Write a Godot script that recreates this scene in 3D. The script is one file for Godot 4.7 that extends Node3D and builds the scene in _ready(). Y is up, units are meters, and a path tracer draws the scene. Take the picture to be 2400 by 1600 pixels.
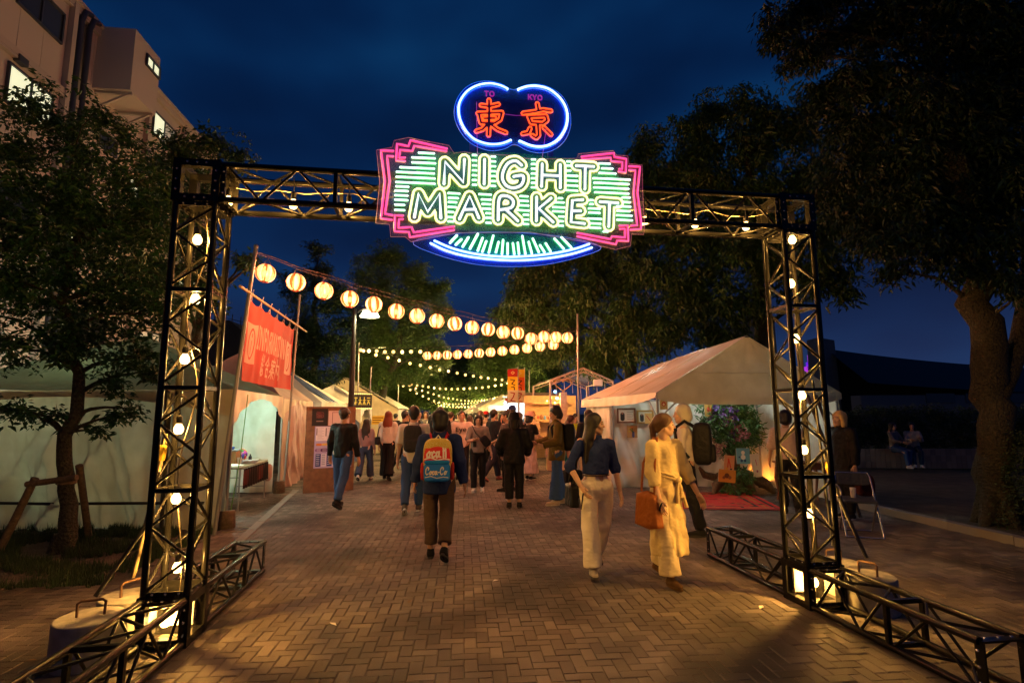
extends Node3D
# A street-food market at dusk: a black truss gate with a neon sign, lantern strings, tents, trees and a crowd.
# The camera stands at (0, 1.6, 0) and looks along -z; the street runs away from it, a few degrees to the left.

class MB:
	# collects triangles; quads and triangles are given counter-clockwise seen from outside
	var v := PackedVector3Array()
	var n := PackedVector3Array()
	var t := PackedVector2Array()
	var ix := PackedInt32Array()
	func tri(a: Vector3, b: Vector3, c: Vector3):
		var k := v.size()
		var nn := (b - a).cross(c - a).normalized()
		v.append_array([a, b, c]); n.append_array([nn, nn, nn]); t.append_array([Vector2.ZERO, Vector2(1, 0), Vector2(1, 1)])
		ix.append_array([k, k + 2, k + 1])
	func quad(a: Vector3, b: Vector3, c: Vector3, d: Vector3):
		var k := v.size()
		var nn := (b - a).cross(c - a).normalized()
		v.append_array([a, b, c, d]); n.append_array([nn, nn, nn, nn])
		t.append_array([Vector2(0, 1), Vector2(1, 1), Vector2(1, 0), Vector2(0, 0)])
		ix.append_array([k, k + 2, k + 1, k, k + 3, k + 2])
	func box(c: Vector3, s: Vector3, b := Basis()):
		var x := b.x * s.x * 0.5
		var y := b.y * s.y * 0.5
		var z := b.z * s.z * 0.5
		quad(c - x - y + z, c + x - y + z, c + x + y + z, c - x + y + z)
		quad(c + x - y - z, c - x - y - z, c - x + y - z, c + x + y - z)
		quad(c + x - y + z, c + x - y - z, c + x + y - z, c + x + y + z)
		quad(c - x - y - z, c - x - y + z, c - x + y + z, c - x + y - z)
		quad(c - x + y + z, c + x + y + z, c + x + y - z, c - x + y - z)
		quad(c - x - y - z, c + x - y - z, c + x - y + z, c - x - y + z)
	func bar(a: Vector3, b: Vector3, w: float, h := -1.0, up := Vector3.UP):
		var y := (b - a).normalized()
		var x := up.cross(y)
		if x.length() < 0.01:
			x = Vector3.RIGHT.cross(y)
		x = x.normalized()
		box((a + b) * 0.5, Vector3(w, a.distance_to(b), h if h > 0 else w), Basis(x, y, x.cross(y)))
	func tube(p: Array, r, sides := 6, closed := false, flat := 1.0, up := Vector3.ZERO):
		var m := p.size()
		var base := v.size()
		var side := Vector3.ZERO
		for i in m:
			var prev: Vector3 = p[(i - 1 + m) % m] if closed or i > 0 else p[i]
			var next: Vector3 = p[(i + 1) % m] if closed or i < m - 1 else p[i]
			var d := (next - prev).normalized()
			if up != Vector3.ZERO:
				side = up.cross(d)
			elif side == Vector3.ZERO:
				side = d.cross(Vector3.UP if absf(d.y) < 0.9 else Vector3.RIGHT)
			side = (side - d * side.dot(d)).normalized()
			var o := d.cross(side)
			var rr: float = r[i] if r is Array else r
			for j in sides:
				var w := TAU * j / sides
				var q := side * cos(w) + o * sin(w) * flat
				v.append(p[i] + q * rr); n.append(q.normalized()); t.append(Vector2(float(j) / sides, i))
		for i in (m if closed else m - 1):
			for j in sides:
				var a := base + i * sides + j
				var b := base + i * sides + (j + 1) % sides
				var c := base + ((i + 1) % m) * sides + j
				var d := base + ((i + 1) % m) * sides + (j + 1) % sides
				ix.append_array([a, c, b, b, c, d])
		if not closed:
			for e in 2:
				var i := 0 if e == 0 else m - 1
				var d: Vector3 = (p[0] - p[1]).normalized() if e == 0 else (p[m - 1] - p[m - 2]).normalized()
				var k := v.size()
				for j in sides:
					v.append(v[base + i * sides + j]); n.append(d); t.append(Vector2.ZERO)
				for j in range(1, sides - 1):
					ix.append_array([k, k + j, k + j + 1] if e == 0 else [k, k + j + 1, k + j])
	func lathe(prof: Array, sides := 16, xf := Transform3D(), a0 := 0.0, a1 := TAU):
		var base := v.size()
		var m := prof.size()
		for i in m:
			var p: Vector2 = prof[i]
			var d: Vector2 = prof[mini(i + 1, m - 1)] - prof[maxi(i - 1, 0)]
			var nn := Vector2(d.y, -d.x).normalized()
			for j in sides + 1:
				var w := lerpf(a0, a1, float(j) / sides)
				v.append(xf * Vector3(cos(w) * p.x, p.y, -sin(w) * p.x))
				n.append((xf.basis * Vector3(cos(w) * nn.x, nn.y, -sin(w) * nn.x)).normalized())
				t.append(Vector2(float(j) / sides, float(i) / (m - 1)))
		for i in m - 1:
			for j in sides:
				var a := base + i * (sides + 1) + j
				var c := a + sides + 1
				ix.append_array([a, c + 1, a + 1, a, c, c + 1])
	func ball(c: Vector3, r: Vector3, b := Basis(), lat := 8, lon := 12):
		var pr := []
		for i in lat + 1:
			var w := -PI / 2 + PI * i / lat
			pr.append(Vector2(maxf(cos(w), 0.001), sin(w)))
		lathe(pr, lon, Transform3D(b * Basis.from_scale(r), c))
	func sheet(nx: int, ny: int, f: Callable):
		# f(u, v) -> point, u to the right, v downwards seen from the front
		var base := v.size()
		for j in ny + 1:
			for i in nx + 1:
				v.append(f.call(float(i) / nx, float(j) / ny)); t.append(Vector2(float(i) / nx, float(j) / ny))
		for j in ny + 1:
			for i in nx + 1:
				var du: Vector3 = v[base + j * (nx + 1) + mini(i + 1, nx)] - v[base + j * (nx + 1) + maxi(i - 1, 0)]
				var dv: Vector3 = v[base + mini(j + 1, ny) * (nx + 1) + i] - v[base + maxi(j - 1, 0) * (nx + 1) + i]
				n.append(dv.cross(du).normalized())
		for j in ny:
			for i in nx:
				var a := base + j * (nx + 1) + i
				var c := a + nx + 1
				ix.append_array([a, a + 1, c + 1, a, c + 1, c])
	func rounded(size: Vector3, e: float, xf := Transform3D(), seg := 10):
		# a pillow-like box: a superellipsoid of exponent e
		var s := size * 0.5
		var pw := func(x: float) -> float: return signf(x) * pow(absf(x), e)
		sheet_closed(seg * 2, seg, func(u: float, w: float) -> Vector3:
			var a := TAU * u
			var b := PI * (w - 0.5)
			return xf * Vector3(pw.call(cos(b)) * pw.call(cos(a)) * s.x, -pw.call(sin(b)) * s.y, -pw.call(cos(b)) * pw.call(sin(a)) * s.z))
	func sheet_closed(nx: int, ny: int, f: Callable):
		var m := MB.new()
		m.sheet(nx, ny, f)
		for i in m.v.size():
			m.n[i] = Vector3.ZERO
		for k in range(0, m.ix.size(), 3):
			var a := m.ix[k]
			var b := m.ix[k + 1]
			var c := m.ix[k + 2]
			var fn := (m.v[c] - m.v[a]).cross(m.v[b] - m.v[a])
			m.n[a] += fn; m.n[b] += fn; m.n[c] += fn
		for j in ny + 1:
			var q := m.n[j * (nx + 1)] + m.n[j * (nx + 1) + nx]
			m.n[j * (nx + 1)] = q; m.n[j * (nx + 1) + nx] = q
		for i in m.v.size():
			m.n[i] = m.n[i].normalized() if m.n[i].length() > 1e-9 else Vector3.UP
		add(m)
	func prism(poly: PackedVector2Array, depth: float, xf := Transform3D()):
		var p := poly
		if Geometry2D.is_polygon_clockwise(p):
			p.reverse()
		var tr := Geometry2D.triangulate_polygon(p)
		for k in range(0, tr.size(), 3):
			var a := p[tr[k]]
			var b := p[tr[k + 1]]
			var c := p[tr[k + 2]]
			if (b - a).cross(c - a) < 0:
				var s := b
				b = c
				c = s
			tri(xf * Vector3(a.x, a.y, depth), xf * Vector3(b.x, b.y, depth), xf * Vector3(c.x, c.y, depth))
			tri(xf * Vector3(a.x, a.y, 0), xf * Vector3(c.x, c.y, 0), xf * Vector3(b.x, b.y, 0))
		for i in p.size():
			var a := p[i]
			var b := p[(i + 1) % p.size()]
			quad(xf * Vector3(a.x, a.y, 0), xf * Vector3(b.x, b.y, 0), xf * Vector3(b.x, b.y, depth), xf * Vector3(a.x, a.y, depth))
	func add(m: MB, xf := Transform3D()):
		var k := v.size()
		var flip := xf.basis.determinant() < 0
		var nb := xf.basis.inverse().transposed()
		for i in m.v.size():
			v.append(xf * m.v[i]); n.append((nb * m.n[i]).normalized())
		t.append_array(m.t)
		for i in range(0, m.ix.size(), 3):
			if flip:
				ix.append_array([k + m.ix[i], k + m.ix[i + 2], k + m.ix[i + 1]])
			else:
				ix.append_array([k + m.ix[i], k + m.ix[i + 1], k + m.ix[i + 2]])
	func mesh() -> ArrayMesh:
		var a := []
		a.resize(Mesh.ARRAY_MAX)
		a[Mesh.ARRAY_VERTEX] = v
		a[Mesh.ARRAY_NORMAL] = n
		a[Mesh.ARRAY_TEX_UV] = t
		a[Mesh.ARRAY_INDEX] = ix
		var m := ArrayMesh.new()
		m.add_surface_from_arrays(Mesh.PRIMITIVE_TRIANGLES, a)
		return m

var M := {}
var used := {}
var rng := RandomNumberGenerator.new()
var noise := FastNoiseLite.new()

func numbered(s: String) -> String:
	if not used.has(s):
		used[s] = 0
		return s
	used[s] += 1
	return "%s_%03d" % [s, used[s]]

func tag(o: Node3D, label: String, category: String, group := "", kind := "") -> Node3D:
	o.set_meta("label", label)
	o.set_meta("category", category)
	if group: o.set_meta("group", group)
	if kind: o.set_meta("kind", kind)
	return o

func thing(called: String, label: String, category: String, at := Vector3.ZERO, turn := 0.0, group := "") -> Node3D:
	var o := Node3D.new()
	o.name = numbered(called)
	add_child(o)
	o.position = at
	o.rotation.y = turn
	return tag(o, label, category, group)

func obj(called: String, m, material: Material, parent: Node = null) -> MeshInstance3D:
	var o := MeshInstance3D.new()
	o.mesh = m.mesh() if m is MB else m
	o.material_override = material
	if parent == null or parent == self:
		o.name = numbered(called)
		add_child(o)
	else:
		var k := 0
		var nm := called
		while parent.has_node(nm):
			k += 1
			nm = "%s_%03d" % [called, k]
		o.name = nm
		parent.add_child(o)
	return o

func piece(called: String, m, material: Material, parent: Node, k: int) -> MeshInstance3D:
	# a numbered piece without looking for a free name
	var o := MeshInstance3D.new()
	o.mesh = m
	o.material_override = material
	o.name = called if k == 0 else "%s_%03d" % [called, k]
	parent.add_child(o)
	return o

func struct(called: String, m, material: Material) -> MeshInstance3D:
	var o := obj(called, m, material)
	o.set_meta("kind", "structure")
	return o

func lamp(parent: Node3D, at: Vector3, color: Color, energy: float, size := 0.01, rng_m := 30.0) -> OmniLight3D:
	var l := OmniLight3D.new()
	l.name = "glow"
	l.light_color = color
	l.light_energy = energy
	l.light_size = size
	l.omni_range = rng_m
	l.omni_attenuation = 2.0
	l.shadow_enabled = true
	parent.add_child(l, true)
	l.position = at
	return l

func col(r: float, g: float, b: float) -> Color:   # linear base colour
	return Color(r, g, b).linear_to_srgb()

func mat(key: String, c: Color, rough := 0.7, metal := 0.0) -> StandardMaterial3D:
	var m := StandardMaterial3D.new()
	m.resource_name = key
	m.albedo_color = c
	m.roughness = rough
	m.metallic = metal
	M[key] = m
	return m

func glow(key: String, c: Color, e: float, base := Color(0.8, 0.8, 0.8)) -> StandardMaterial3D:
	var m := mat(key, base, 0.4)
	m.emission_enabled = true
	m.emission = c
	m.emission_energy_multiplier = e
	return m

func noise_tex(freq: float, seed_: int, octaves := 4, as_normal := false, bump := 4.0, size := 512, ramp = null) -> NoiseTexture2D:
	var f := FastNoiseLite.new()
	f.seed = seed_
	f.frequency = freq
	f.fractal_octaves = octaves
	var t := NoiseTexture2D.new()
	t.width = size
	t.height = size
	t.seamless = true
	t.noise = f
	t.as_normal_map = as_normal
	t.bump_strength = bump
	if ramp:
		t.color_ramp = ramp
	return t

func ramp(a: Color, b: Color, c = null) -> Gradient:
	var g := Gradient.new()
	g.set_color(0, a)
	g.set_color(1, b)
	if c != null:
		g.set_color(1, c)
		g.add_point(0.5, b)
	return g

func tri_map(m: StandardMaterial3D, scale: float, normal: Texture2D = null, strength := 1.0, colour: Texture2D = null, world := false) -> StandardMaterial3D:
	m.uv1_triplanar = true
	m.uv1_world_triplanar = world
	m.uv1_scale = Vector3.ONE * scale
	if normal:
		m.normal_enabled = true
		m.normal_texture = normal
		m.normal_scale = strength
	if colour:
		m.albedo_texture = colour
	return m

# ---- drawing flat prints into images --------------------------------------------------------------------------
func fill_tri(im: Image, a: Vector2, b: Vector2, c: Vector2, color: Color):
	var lo := a.min(b).min(c).floor()
	var hi := a.max(b).max(c).ceil()
	var ar := (b - a).cross(c - a)
	if absf(ar) < 1e-6: return
	for y in range(maxi(0, int(lo.y)), mini(im.get_height(), int(hi.y) + 1)):
		for x in range(maxi(0, int(lo.x)), mini(im.get_width(), int(hi.x) + 1)):
			var p := Vector2(x + 0.5, y + 0.5)
			var w0 := (b - a).cross(p - a) / ar
			var w1 := (c - b).cross(p - b) / ar
			var w2 := (a - c).cross(p - c) / ar
			if w0 >= 0 and w1 >= 0 and w2 >= 0:
				im.set_pixel(x, y, color)

func stroke(im: Image, pts: Array, width: float, color: Color):
	for i in pts.size() - 1:
		var a: Vector2 = pts[i]
		var b: Vector2 = pts[i + 1]
		var lo := a.min(b) - Vector2.ONE * width
		var hi := a.max(b) + Vector2.ONE * width
		for y in range(maxi(0, int(lo.y)), mini(im.get_height(), int(hi.y) + 1)):
			for x in range(maxi(0, int(lo.x)), mini(im.get_width(), int(hi.x) + 1)):
				var p := Vector2(x + 0.5, y + 0.5)
				if p.distance_to(Geometry2D.get_closest_point_to_segment(p, a, b)) <= width * 0.5:
					im.set_pixel(x, y, color)

func text_tris(s: String, bold := true, face := "Droid Sans") -> MB:
	# lettering 1 high, centred on the origin
	var f := SystemFont.new()
	f.font_names = PackedStringArray([face])
	f.font_weight = 700 if bold else 400
	var tm := TextMesh.new()
	tm.font = f
	tm.text = s
	tm.font_size = 64
	tm.pixel_size = 1.0 / 64
	tm.depth = 0.02
	tm.curve_step = 2.0
	var mb := MB.new()
	var a := tm.get_mesh_arrays()
	if a.size() == 0 or a[Mesh.ARRAY_VERTEX] == null: return mb
	mb.v = a[Mesh.ARRAY_VERTEX]
	mb.n = a[Mesh.ARRAY_NORMAL]
	mb.t = a[Mesh.ARRAY_TEX_UV]
	mb.ix = a[Mesh.ARRAY_INDEX] if a[Mesh.ARRAY_INDEX] != null else PackedInt32Array(range(mb.v.size()))
	return mb

func print_text(im: Image, s: String, at: Vector2, size: Vector2, color: Color, bold := true, slant := 0.0, face := "Droid Sans"):
	# lettering stretched into a box of that size centred at a pixel
	var mb := text_tris(s, bold, face)
	if mb.v.is_empty(): return
	var lo := mb.v[0]
	var hi := mb.v[0]
	for p in mb.v:
		lo = lo.min(p)
		hi = hi.max(p)
	var mid := (lo + hi) * 0.5
	var k := Vector2(size.x / maxf(hi.x - lo.x, 0.01), size.y / maxf(hi.y - lo.y, 0.01))
	for i in range(0, mb.ix.size(), 3):
		if mb.n[mb.ix[i]].z < 0.5: continue
		var q := []
		for j in 3:
			var p := mb.v[mb.ix[i + j]] - mid
			q.append(at + Vector2((p.x + p.y * slant) * k.x, -p.y * k.y))
		fill_tri(im, q[0], q[1], q[2], color)

func canvas(w: int, h: int, c: Color) -> Image:
	var im := Image.create(w, h, false, Image.FORMAT_RGB8)
	im.fill(c)
	return im

func print_mat(key: String, im: Image, rough := 0.7) -> StandardMaterial3D:
	var m := mat(key, Color.WHITE, rough)
	m.albedo_texture = ImageTexture.create_from_image(im)
	m.texture_repeat = false
	return m

func _ready():
	rng.seed = 20240607
	noise.seed = 11
	noise.frequency = 1.0
	noise.fractal_type = FastNoiseLite.FRACTAL_NONE
	camera_and_sky()
	materials()
	ground()
	street_setting()
	left_building()
	far_buildings()
	trees()
	gate()
	neon_sign()
	tents_left()
	tent_right()
	stalls_right()
	strings()
	people()
	small_things()

func camera_and_sky():
	var cam := Camera3D.new()
	cam.name = "camera"
	cam.position = Vector3(0, 1.6, 0)
	cam.rotation = Vector3(0.13366, 0, -0.0036)
	cam.fov = 64.57
	cam.near = 0.05
	cam.far = 4000.0
	add_child(cam)
	cam.current = true
	var sky := ProceduralSkyMaterial.new()
	sky.sky_top_color = col(0.0010, 0.0085, 0.036)
	sky.sky_horizon_color = col(0.021, 0.024, 0.060)
	sky.sky_curve = 0.09
	sky.ground_bottom_color = col(0.004, 0.004, 0.006)
	sky.ground_horizon_color = col(0.010, 0.012, 0.024)
	# thin uneven dusk cloud, a little brighter towards where the sun went down (right of the street)
	var cloud := FastNoiseLite.new()
	cloud.seed = 5
	cloud.frequency = 1.6
	cloud.fractal_octaves = 4
	var im := Image.create(512, 256, false, Image.FORMAT_RGBA8)
	for y in 256:
		var up := PI * (0.5 - (y + 0.5) / 256.0)
		for x in 512:
			var az := TAU * (x + 0.5) / 512.0
			var d := Vector3(cos(up) * sin(az), sin(up), cos(up) * cos(az))
			var q := cloud.get_noise_3d(d.x * 1.2, d.y * 3.2, d.z * 1.2)
			var side := 0.5 - 0.5 * cos(az - 0.62 * TAU - 0.0)
			var w := clampf(0.42 + 0.95 * q, 0.0, 1.0)
			im.set_pixel(x, y, Color(0.05 + 0.05 * w, 0.24 + 0.16 * w, 0.53 + 0.14 * w, clampf(w * 0.8 + 0.2, 0.0, 1.0)))
	sky.sky_cover = ImageTexture.create_from_image(im)
	sky.sky_cover_modulate = Color(0.62, 0.62, 0.62, 0.52)
	var env := Environment.new()
	env.background_mode = Environment.BG_SKY
	env.sky = Sky.new()
	env.sky.sky_material = sky
	env.background_energy_multiplier = 1.0
	env.tonemap_mode = Environment.TONE_MAPPER_LINEAR
	env.tonemap_exposure = 1.0
	env.sdfgi_enabled = true
	env.ssao_enabled = true
	env.ssil_enabled = true
	var we := WorldEnvironment.new()
	we.name = "dusk"
	we.environment = env
	add_child(we)

var fabric_n: Texture2D
var fold_n: Texture2D
var bark_n: Texture2D
var grain_n: Texture2D

func materials():
	fabric_n = noise_tex(0.02, 3, 3, true, 10.0)
	fold_n = noise_tex(0.010, 7, 2, true, 18.0)
	bark_n = noise_tex(0.03, 9, 5, true, 14.0)
	grain_n = noise_tex(0.12, 13, 3, true, 7.0)
	mat("black_steel", col(0.007, 0.0068, 0.0066), 0.18).metallic_specular = 0.32
	mat("galvanised", col(0.32, 0.31, 0.30), 0.45, 0.6)
	mat("chrome", col(0.5, 0.5, 0.5), 0.25, 0.9)
	mat("rust", col(0.09, 0.045, 0.025), 0.9)
	mat("black", col(0.012, 0.012, 0.013), 0.6)
	mat("black_cloth", col(0.014, 0.014, 0.017), 0.9)
	mat("cable", col(0.02, 0.02, 0.02), 0.5)
	mat("pale_cable", col(0.20, 0.165, 0.11), 0.6)
	tri_map(mat("concrete", col(0.95, 0.95, 0.95), 0.9), 2.0, grain_n, 0.5, noise_tex(0.01, 21, 5, false, 1, 512, ramp(col(0.20, 0.19, 0.17), col(0.36, 0.34, 0.31))))
	tri_map(mat("bark", col(0.9, 0.9, 0.9), 0.95), 1.6, bark_n, 2.6, noise_tex(0.02, 31, 5, false, 1, 512, ramp(col(0.022, 0.020, 0.013), col(0.085, 0.075, 0.045))))
	tri_map(mat("wood", col(1, 1, 1), 0.7), 2.0, fabric_n, 0.25, noise_tex(0.012, 41, 4, false, 1, 256, ramp(col(0.13, 0.055, 0.025), col(0.22, 0.10, 0.045))))
	tri_map(mat("old_wood", col(1, 1, 1), 0.9), 3.0, bark_n, 0.8, noise_tex(0.02, 43, 4, false, 1, 256, ramp(col(0.07, 0.045, 0.028), col(0.2, 0.14, 0.085))))
	mat("white_tarp", col(0.76, 0.74, 0.69), 0.55)
	mat("cream_tarp", col(0.76, 0.69, 0.50), 0.6)
	mat("grey_tarp", col(0.66, 0.65, 0.52), 0.55)
	mat("green_tarp", col(0.16, 0.22, 0.15), 0.6)
	mat("peach_tarp", col(0.62, 0.46, 0.40), 0.6)
	mat("blue_tarp", col(0.16, 0.26, 0.50), 0.6)
	var dirt := noise_tex(0.008, 57, 5, false, 1, 512, ramp(Color(0.86, 0.84, 0.79), Color(1, 1, 1)))
	for k in ["white_tarp", "cream_tarp", "grey_tarp", "peach_tarp", "blue_tarp", "green_tarp"]:
		tri_map(M[k], 0.45, fabric_n, 0.12, dirt)
		M[k].backlight_enabled = true
		M[k].backlight = Color(0.45, 0.45, 0.45)
	glow("bulb", Color(1.0, 0.80, 0.50), 9.0)
	glow("white_bulb", Color(1.0, 0.79, 0.42), 3.0)
	glow("led_white", Color(0.85, 0.95, 1.0), 9.0)
	glow("tube_white", Color(0.95, 1.0, 0.92), 5.0)
	mat("skin", col(0.50, 0.29, 0.19), 0.55)
	mat("skin_light", col(0.56, 0.35, 0.25), 0.55)
	for k in ["skin", "skin_light"]:
		M[k].subsurf_scatter_enabled = true
		M[k].subsurf_scatter_strength = 0.08
	mat("eye", col(0.01, 0.008, 0.006), 0.3)
	mat("lip", col(0.30, 0.09, 0.07), 0.5)
	mat("paper", col(0.72, 0.70, 0.66), 0.8)
	mat("cardboard", col(0.38, 0.25, 0.12), 0.85)

# ---- ground --------------------------------------------------------------------------------------------------
const STREET := 0.09      # the street and its paving lean this much (radians) to the left

func on_grass(p: Vector3) -> bool:
	return p.x < -4.15 + 0.12 * (p.z + 8.0) and p.z < -5.35 - 0.06 * (p.x + 4.5) and p.z > -8.3

func ground():
	var g := MB.new()
	g.quad(Vector3(-900, -0.035, 300), Vector3(900, -0.035, 300), Vector3(900, -0.035, -1600), Vector3(-900, -0.035, -1600))
	tri_map(mat("soil", col(1, 1, 1), 0.97), 0.5, grain_n, 1.0, noise_tex(0.01, 51, 5, false, 1, 512, ramp(col(0.055, 0.045, 0.034), col(0.12, 0.10, 0.075))), true)
	var gr := struct("ground", g, M.soil)
	tag(gr, "dark earth and mortar bed under and beside the paving", "ground", "", "structure")
	# herringbone paving blocks, two units long and one wide
	const U := 0.0875
	var b := MB.new()
	var w := 0.0845
	var l := 0.172
	var c := 0.005
	var top := [Vector3(-l / 2 + c, 0, w / 2 - c), Vector3(l / 2 - c, 0, w / 2 - c), Vector3(l / 2 - c, 0, -w / 2 + c), Vector3(-l / 2 + c, 0, -w / 2 + c)]
	var mid := [Vector3(-l / 2, -c, w / 2), Vector3(l / 2, -c, w / 2), Vector3(l / 2, -c, -w / 2), Vector3(-l / 2, -c, -w / 2)]
	b.quad(top[0], top[1], top[2], top[3])
	for i in 4:
		var j := (i + 1) % 4
		b.quad(mid[i], mid[j], top[j], top[i])
		b.quad(mid[i] - Vector3(0, 0.03, 0), mid[j] - Vector3(0, 0.03, 0), mid[j], mid[i])
	var block := b.mesh()
	var speck := noise_tex(0.22, 61, 3, false, 1, 512, ramp(Color(0.62, 0.62, 0.62), Color(1, 1, 1)))
	var stain := noise_tex(0.004, 63, 4, false, 1, 512, ramp(Color(0.35, 0.33, 0.31), Color(1, 1, 1), Color(0.8, 0.79, 0.78)))
	var tones := []
	for i in 7:
		var k: float = [0.8, 0.95, 1.0, 1.1, 1.2, 0.88, 1.42][i]
		var m := tri_map(mat("paver_tone_%d" % i, col(0.222 * k, 0.182 * k, 0.156 * k), 0.82), 1.7, grain_n, 0.8, speck, true)
		m.detail_enabled = true
		m.detail_blend_mode = BaseMaterial3D.BLEND_MODE_MUL
		m.detail_albedo = stain
		m.detail_uv_layer = BaseMaterial3D.DETAIL_UV_2
		m.uv2_triplanar = true
		m.uv2_world_triplanar = true
		m.uv2_scale = Vector3.ONE * 0.21
		tones.append(m)
	var field := tri_map(mat("paver_field", Color.WHITE, 0.82), 1.7, grain_n, 0.8, speck, true)
	field.vertex_color_use_as_albedo = true
	field.detail_enabled = true
	field.detail_blend_mode = BaseMaterial3D.BLEND_MODE_MUL
	field.detail_albedo = stain
	field.detail_uv_layer = BaseMaterial3D.DETAIL_UV_2
	field.uv2_triplanar = true
	field.uv2_world_triplanar = true
	field.uv2_scale = Vector3.ONE * 0.21
	var turn := Basis(Vector3.UP, STREET)
	var near := []
	var rest := []
	for j in range(-12, 490):
		for i in range(-114, 94):
			var cls := posmod(i - j, 4)
			var p: Vector3
			var rot := 0.0
			if cls == 0:
				p = Vector3((i + 1.0) * U, 0, -(j + 0.5) * U)
			elif cls == 3:
				p = Vector3((i + 0.5) * U, 0, -(j + 1.0) * U)
				rot = PI / 2
			else:
				continue
			p = turn * p + Vector3(0, 0, -1.2)
			if p.x > 6.25 + 0.02 * p.z and p.z < -6.0 or on_grass(p) or p.x < -9.5 or p.x > 8.4:
				continue
			if absf(p.x) > 1.05 * -p.z + 1.2: continue
			var pos := p + Vector3(0, rng.randf_range(-0.0022, 0.0022), 0)
			var bs := Basis(Vector3.UP, STREET + rot + rng.randf_range(-0.012, 0.012) + (PI if rng.randf() < 0.5 else 0.0))
			bs = Basis(Vector3(rng.randf_range(-1, 1), 0, rng.randf_range(-1, 1)).normalized(), rng.randf_range(0, 0.010)) * bs
			var xf := Transform3D(bs, pos)
			var sx := absf(p.x) / (-p.z)
			if p.z > -4.6 and p.z < -2.35 and p.x > -1.75 and p.x < 1.9 and sx < 0.9:
				near.append([p.length(), xf])
			else:
				rest.append(xf)
	near.sort_custom(func(x, y): return x[0] < y[0])
	for i in near.size():
		if i < 298:
			var q := piece("paver", block, tones[rng.randi_range(0, 6)], gr, i)
			q.transform = near[i][1]
		else:
			rest.append(near[i][1])
	var mm := MultiMesh.new()
	mm.transform_format = MultiMesh.TRANSFORM_3D
	mm.use_colors = true
	mm.mesh = block
	mm.instance_count = rest.size()
	for i in rest.size():
		mm.set_instance_transform(i, rest[i])
		var k: float = [0.8, 0.95, 1.0, 1.1, 1.2, 0.88, 1.42][rng.randi_range(0, 6)]
		mm.set_instance_color(i, Color(0.222 * k, 0.182 * k, 0.156 * k))
	var mi := MultiMeshInstance3D.new()
	mi.name = "paver_field"
	mi.multimesh = mm
	mi.material_override = field
	mi.set_meta("kind", "stuff")
	gr.add_child(mi)

func leaf_mesh(count: int, len_: float, wid: float, spread: float, droop: float, s: int) -> ArrayMesh:
	# a sprig: leaves, each two folded halves, along a short hanging twig
	var r := RandomNumberGenerator.new()
	r.seed = s
	var m := MB.new()
	for i in count:
		var a := TAU * r.randf()
		var out := Vector3(cos(a), r.randf_range(-0.9, 0.5) - droop, sin(a)).normalized()
		var at := Vector3(cos(a), 0, sin(a)) * spread * r.randf() + Vector3(0, r.randf_range(-1, 1) * spread * 0.8, 0)
		var side := out.cross(Vector3(r.randf_range(-1, 1), 1.2, r.randf_range(-1, 1))).normalized() * wid * 0.5
		var up := side.cross(out).normalized() * wid * 0.18
		var k := r.randf_range(0.75, 1.2)
		var tip := at + out * len_ * k
		var mid := at + out * len_ * k * 0.42
		m.tri(at, mid + side + up, tip)
		m.tri(at, tip, mid - side + up)
	return m.mesh()

func scatter(called: String, parent: Node, mesh_: Mesh, material: Material, places: Array, kind := "stuff"):
	var mm := MultiMesh.new()
	mm.transform_format = MultiMesh.TRANSFORM_3D
	mm.use_colors = true
	mm.mesh = mesh_
	mm.instance_count = places.size()
	for i in places.size():
		mm.set_instance_transform(i, places[i])
		var k := rng.randf_range(0.6, 1.35)
		mm.set_instance_color(i, Color(k * rng.randf_range(0.75, 1.15), k, k * rng.randf_range(0.7, 1.05)))
	var mi := MultiMeshInstance3D.new()
	mi.multimesh = mm
	mi.material_override = material
	mi.name = numbered(called) if parent == self else called
	if kind: mi.set_meta("kind", kind)
	parent.add_child(mi, true)
	return mi

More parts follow.
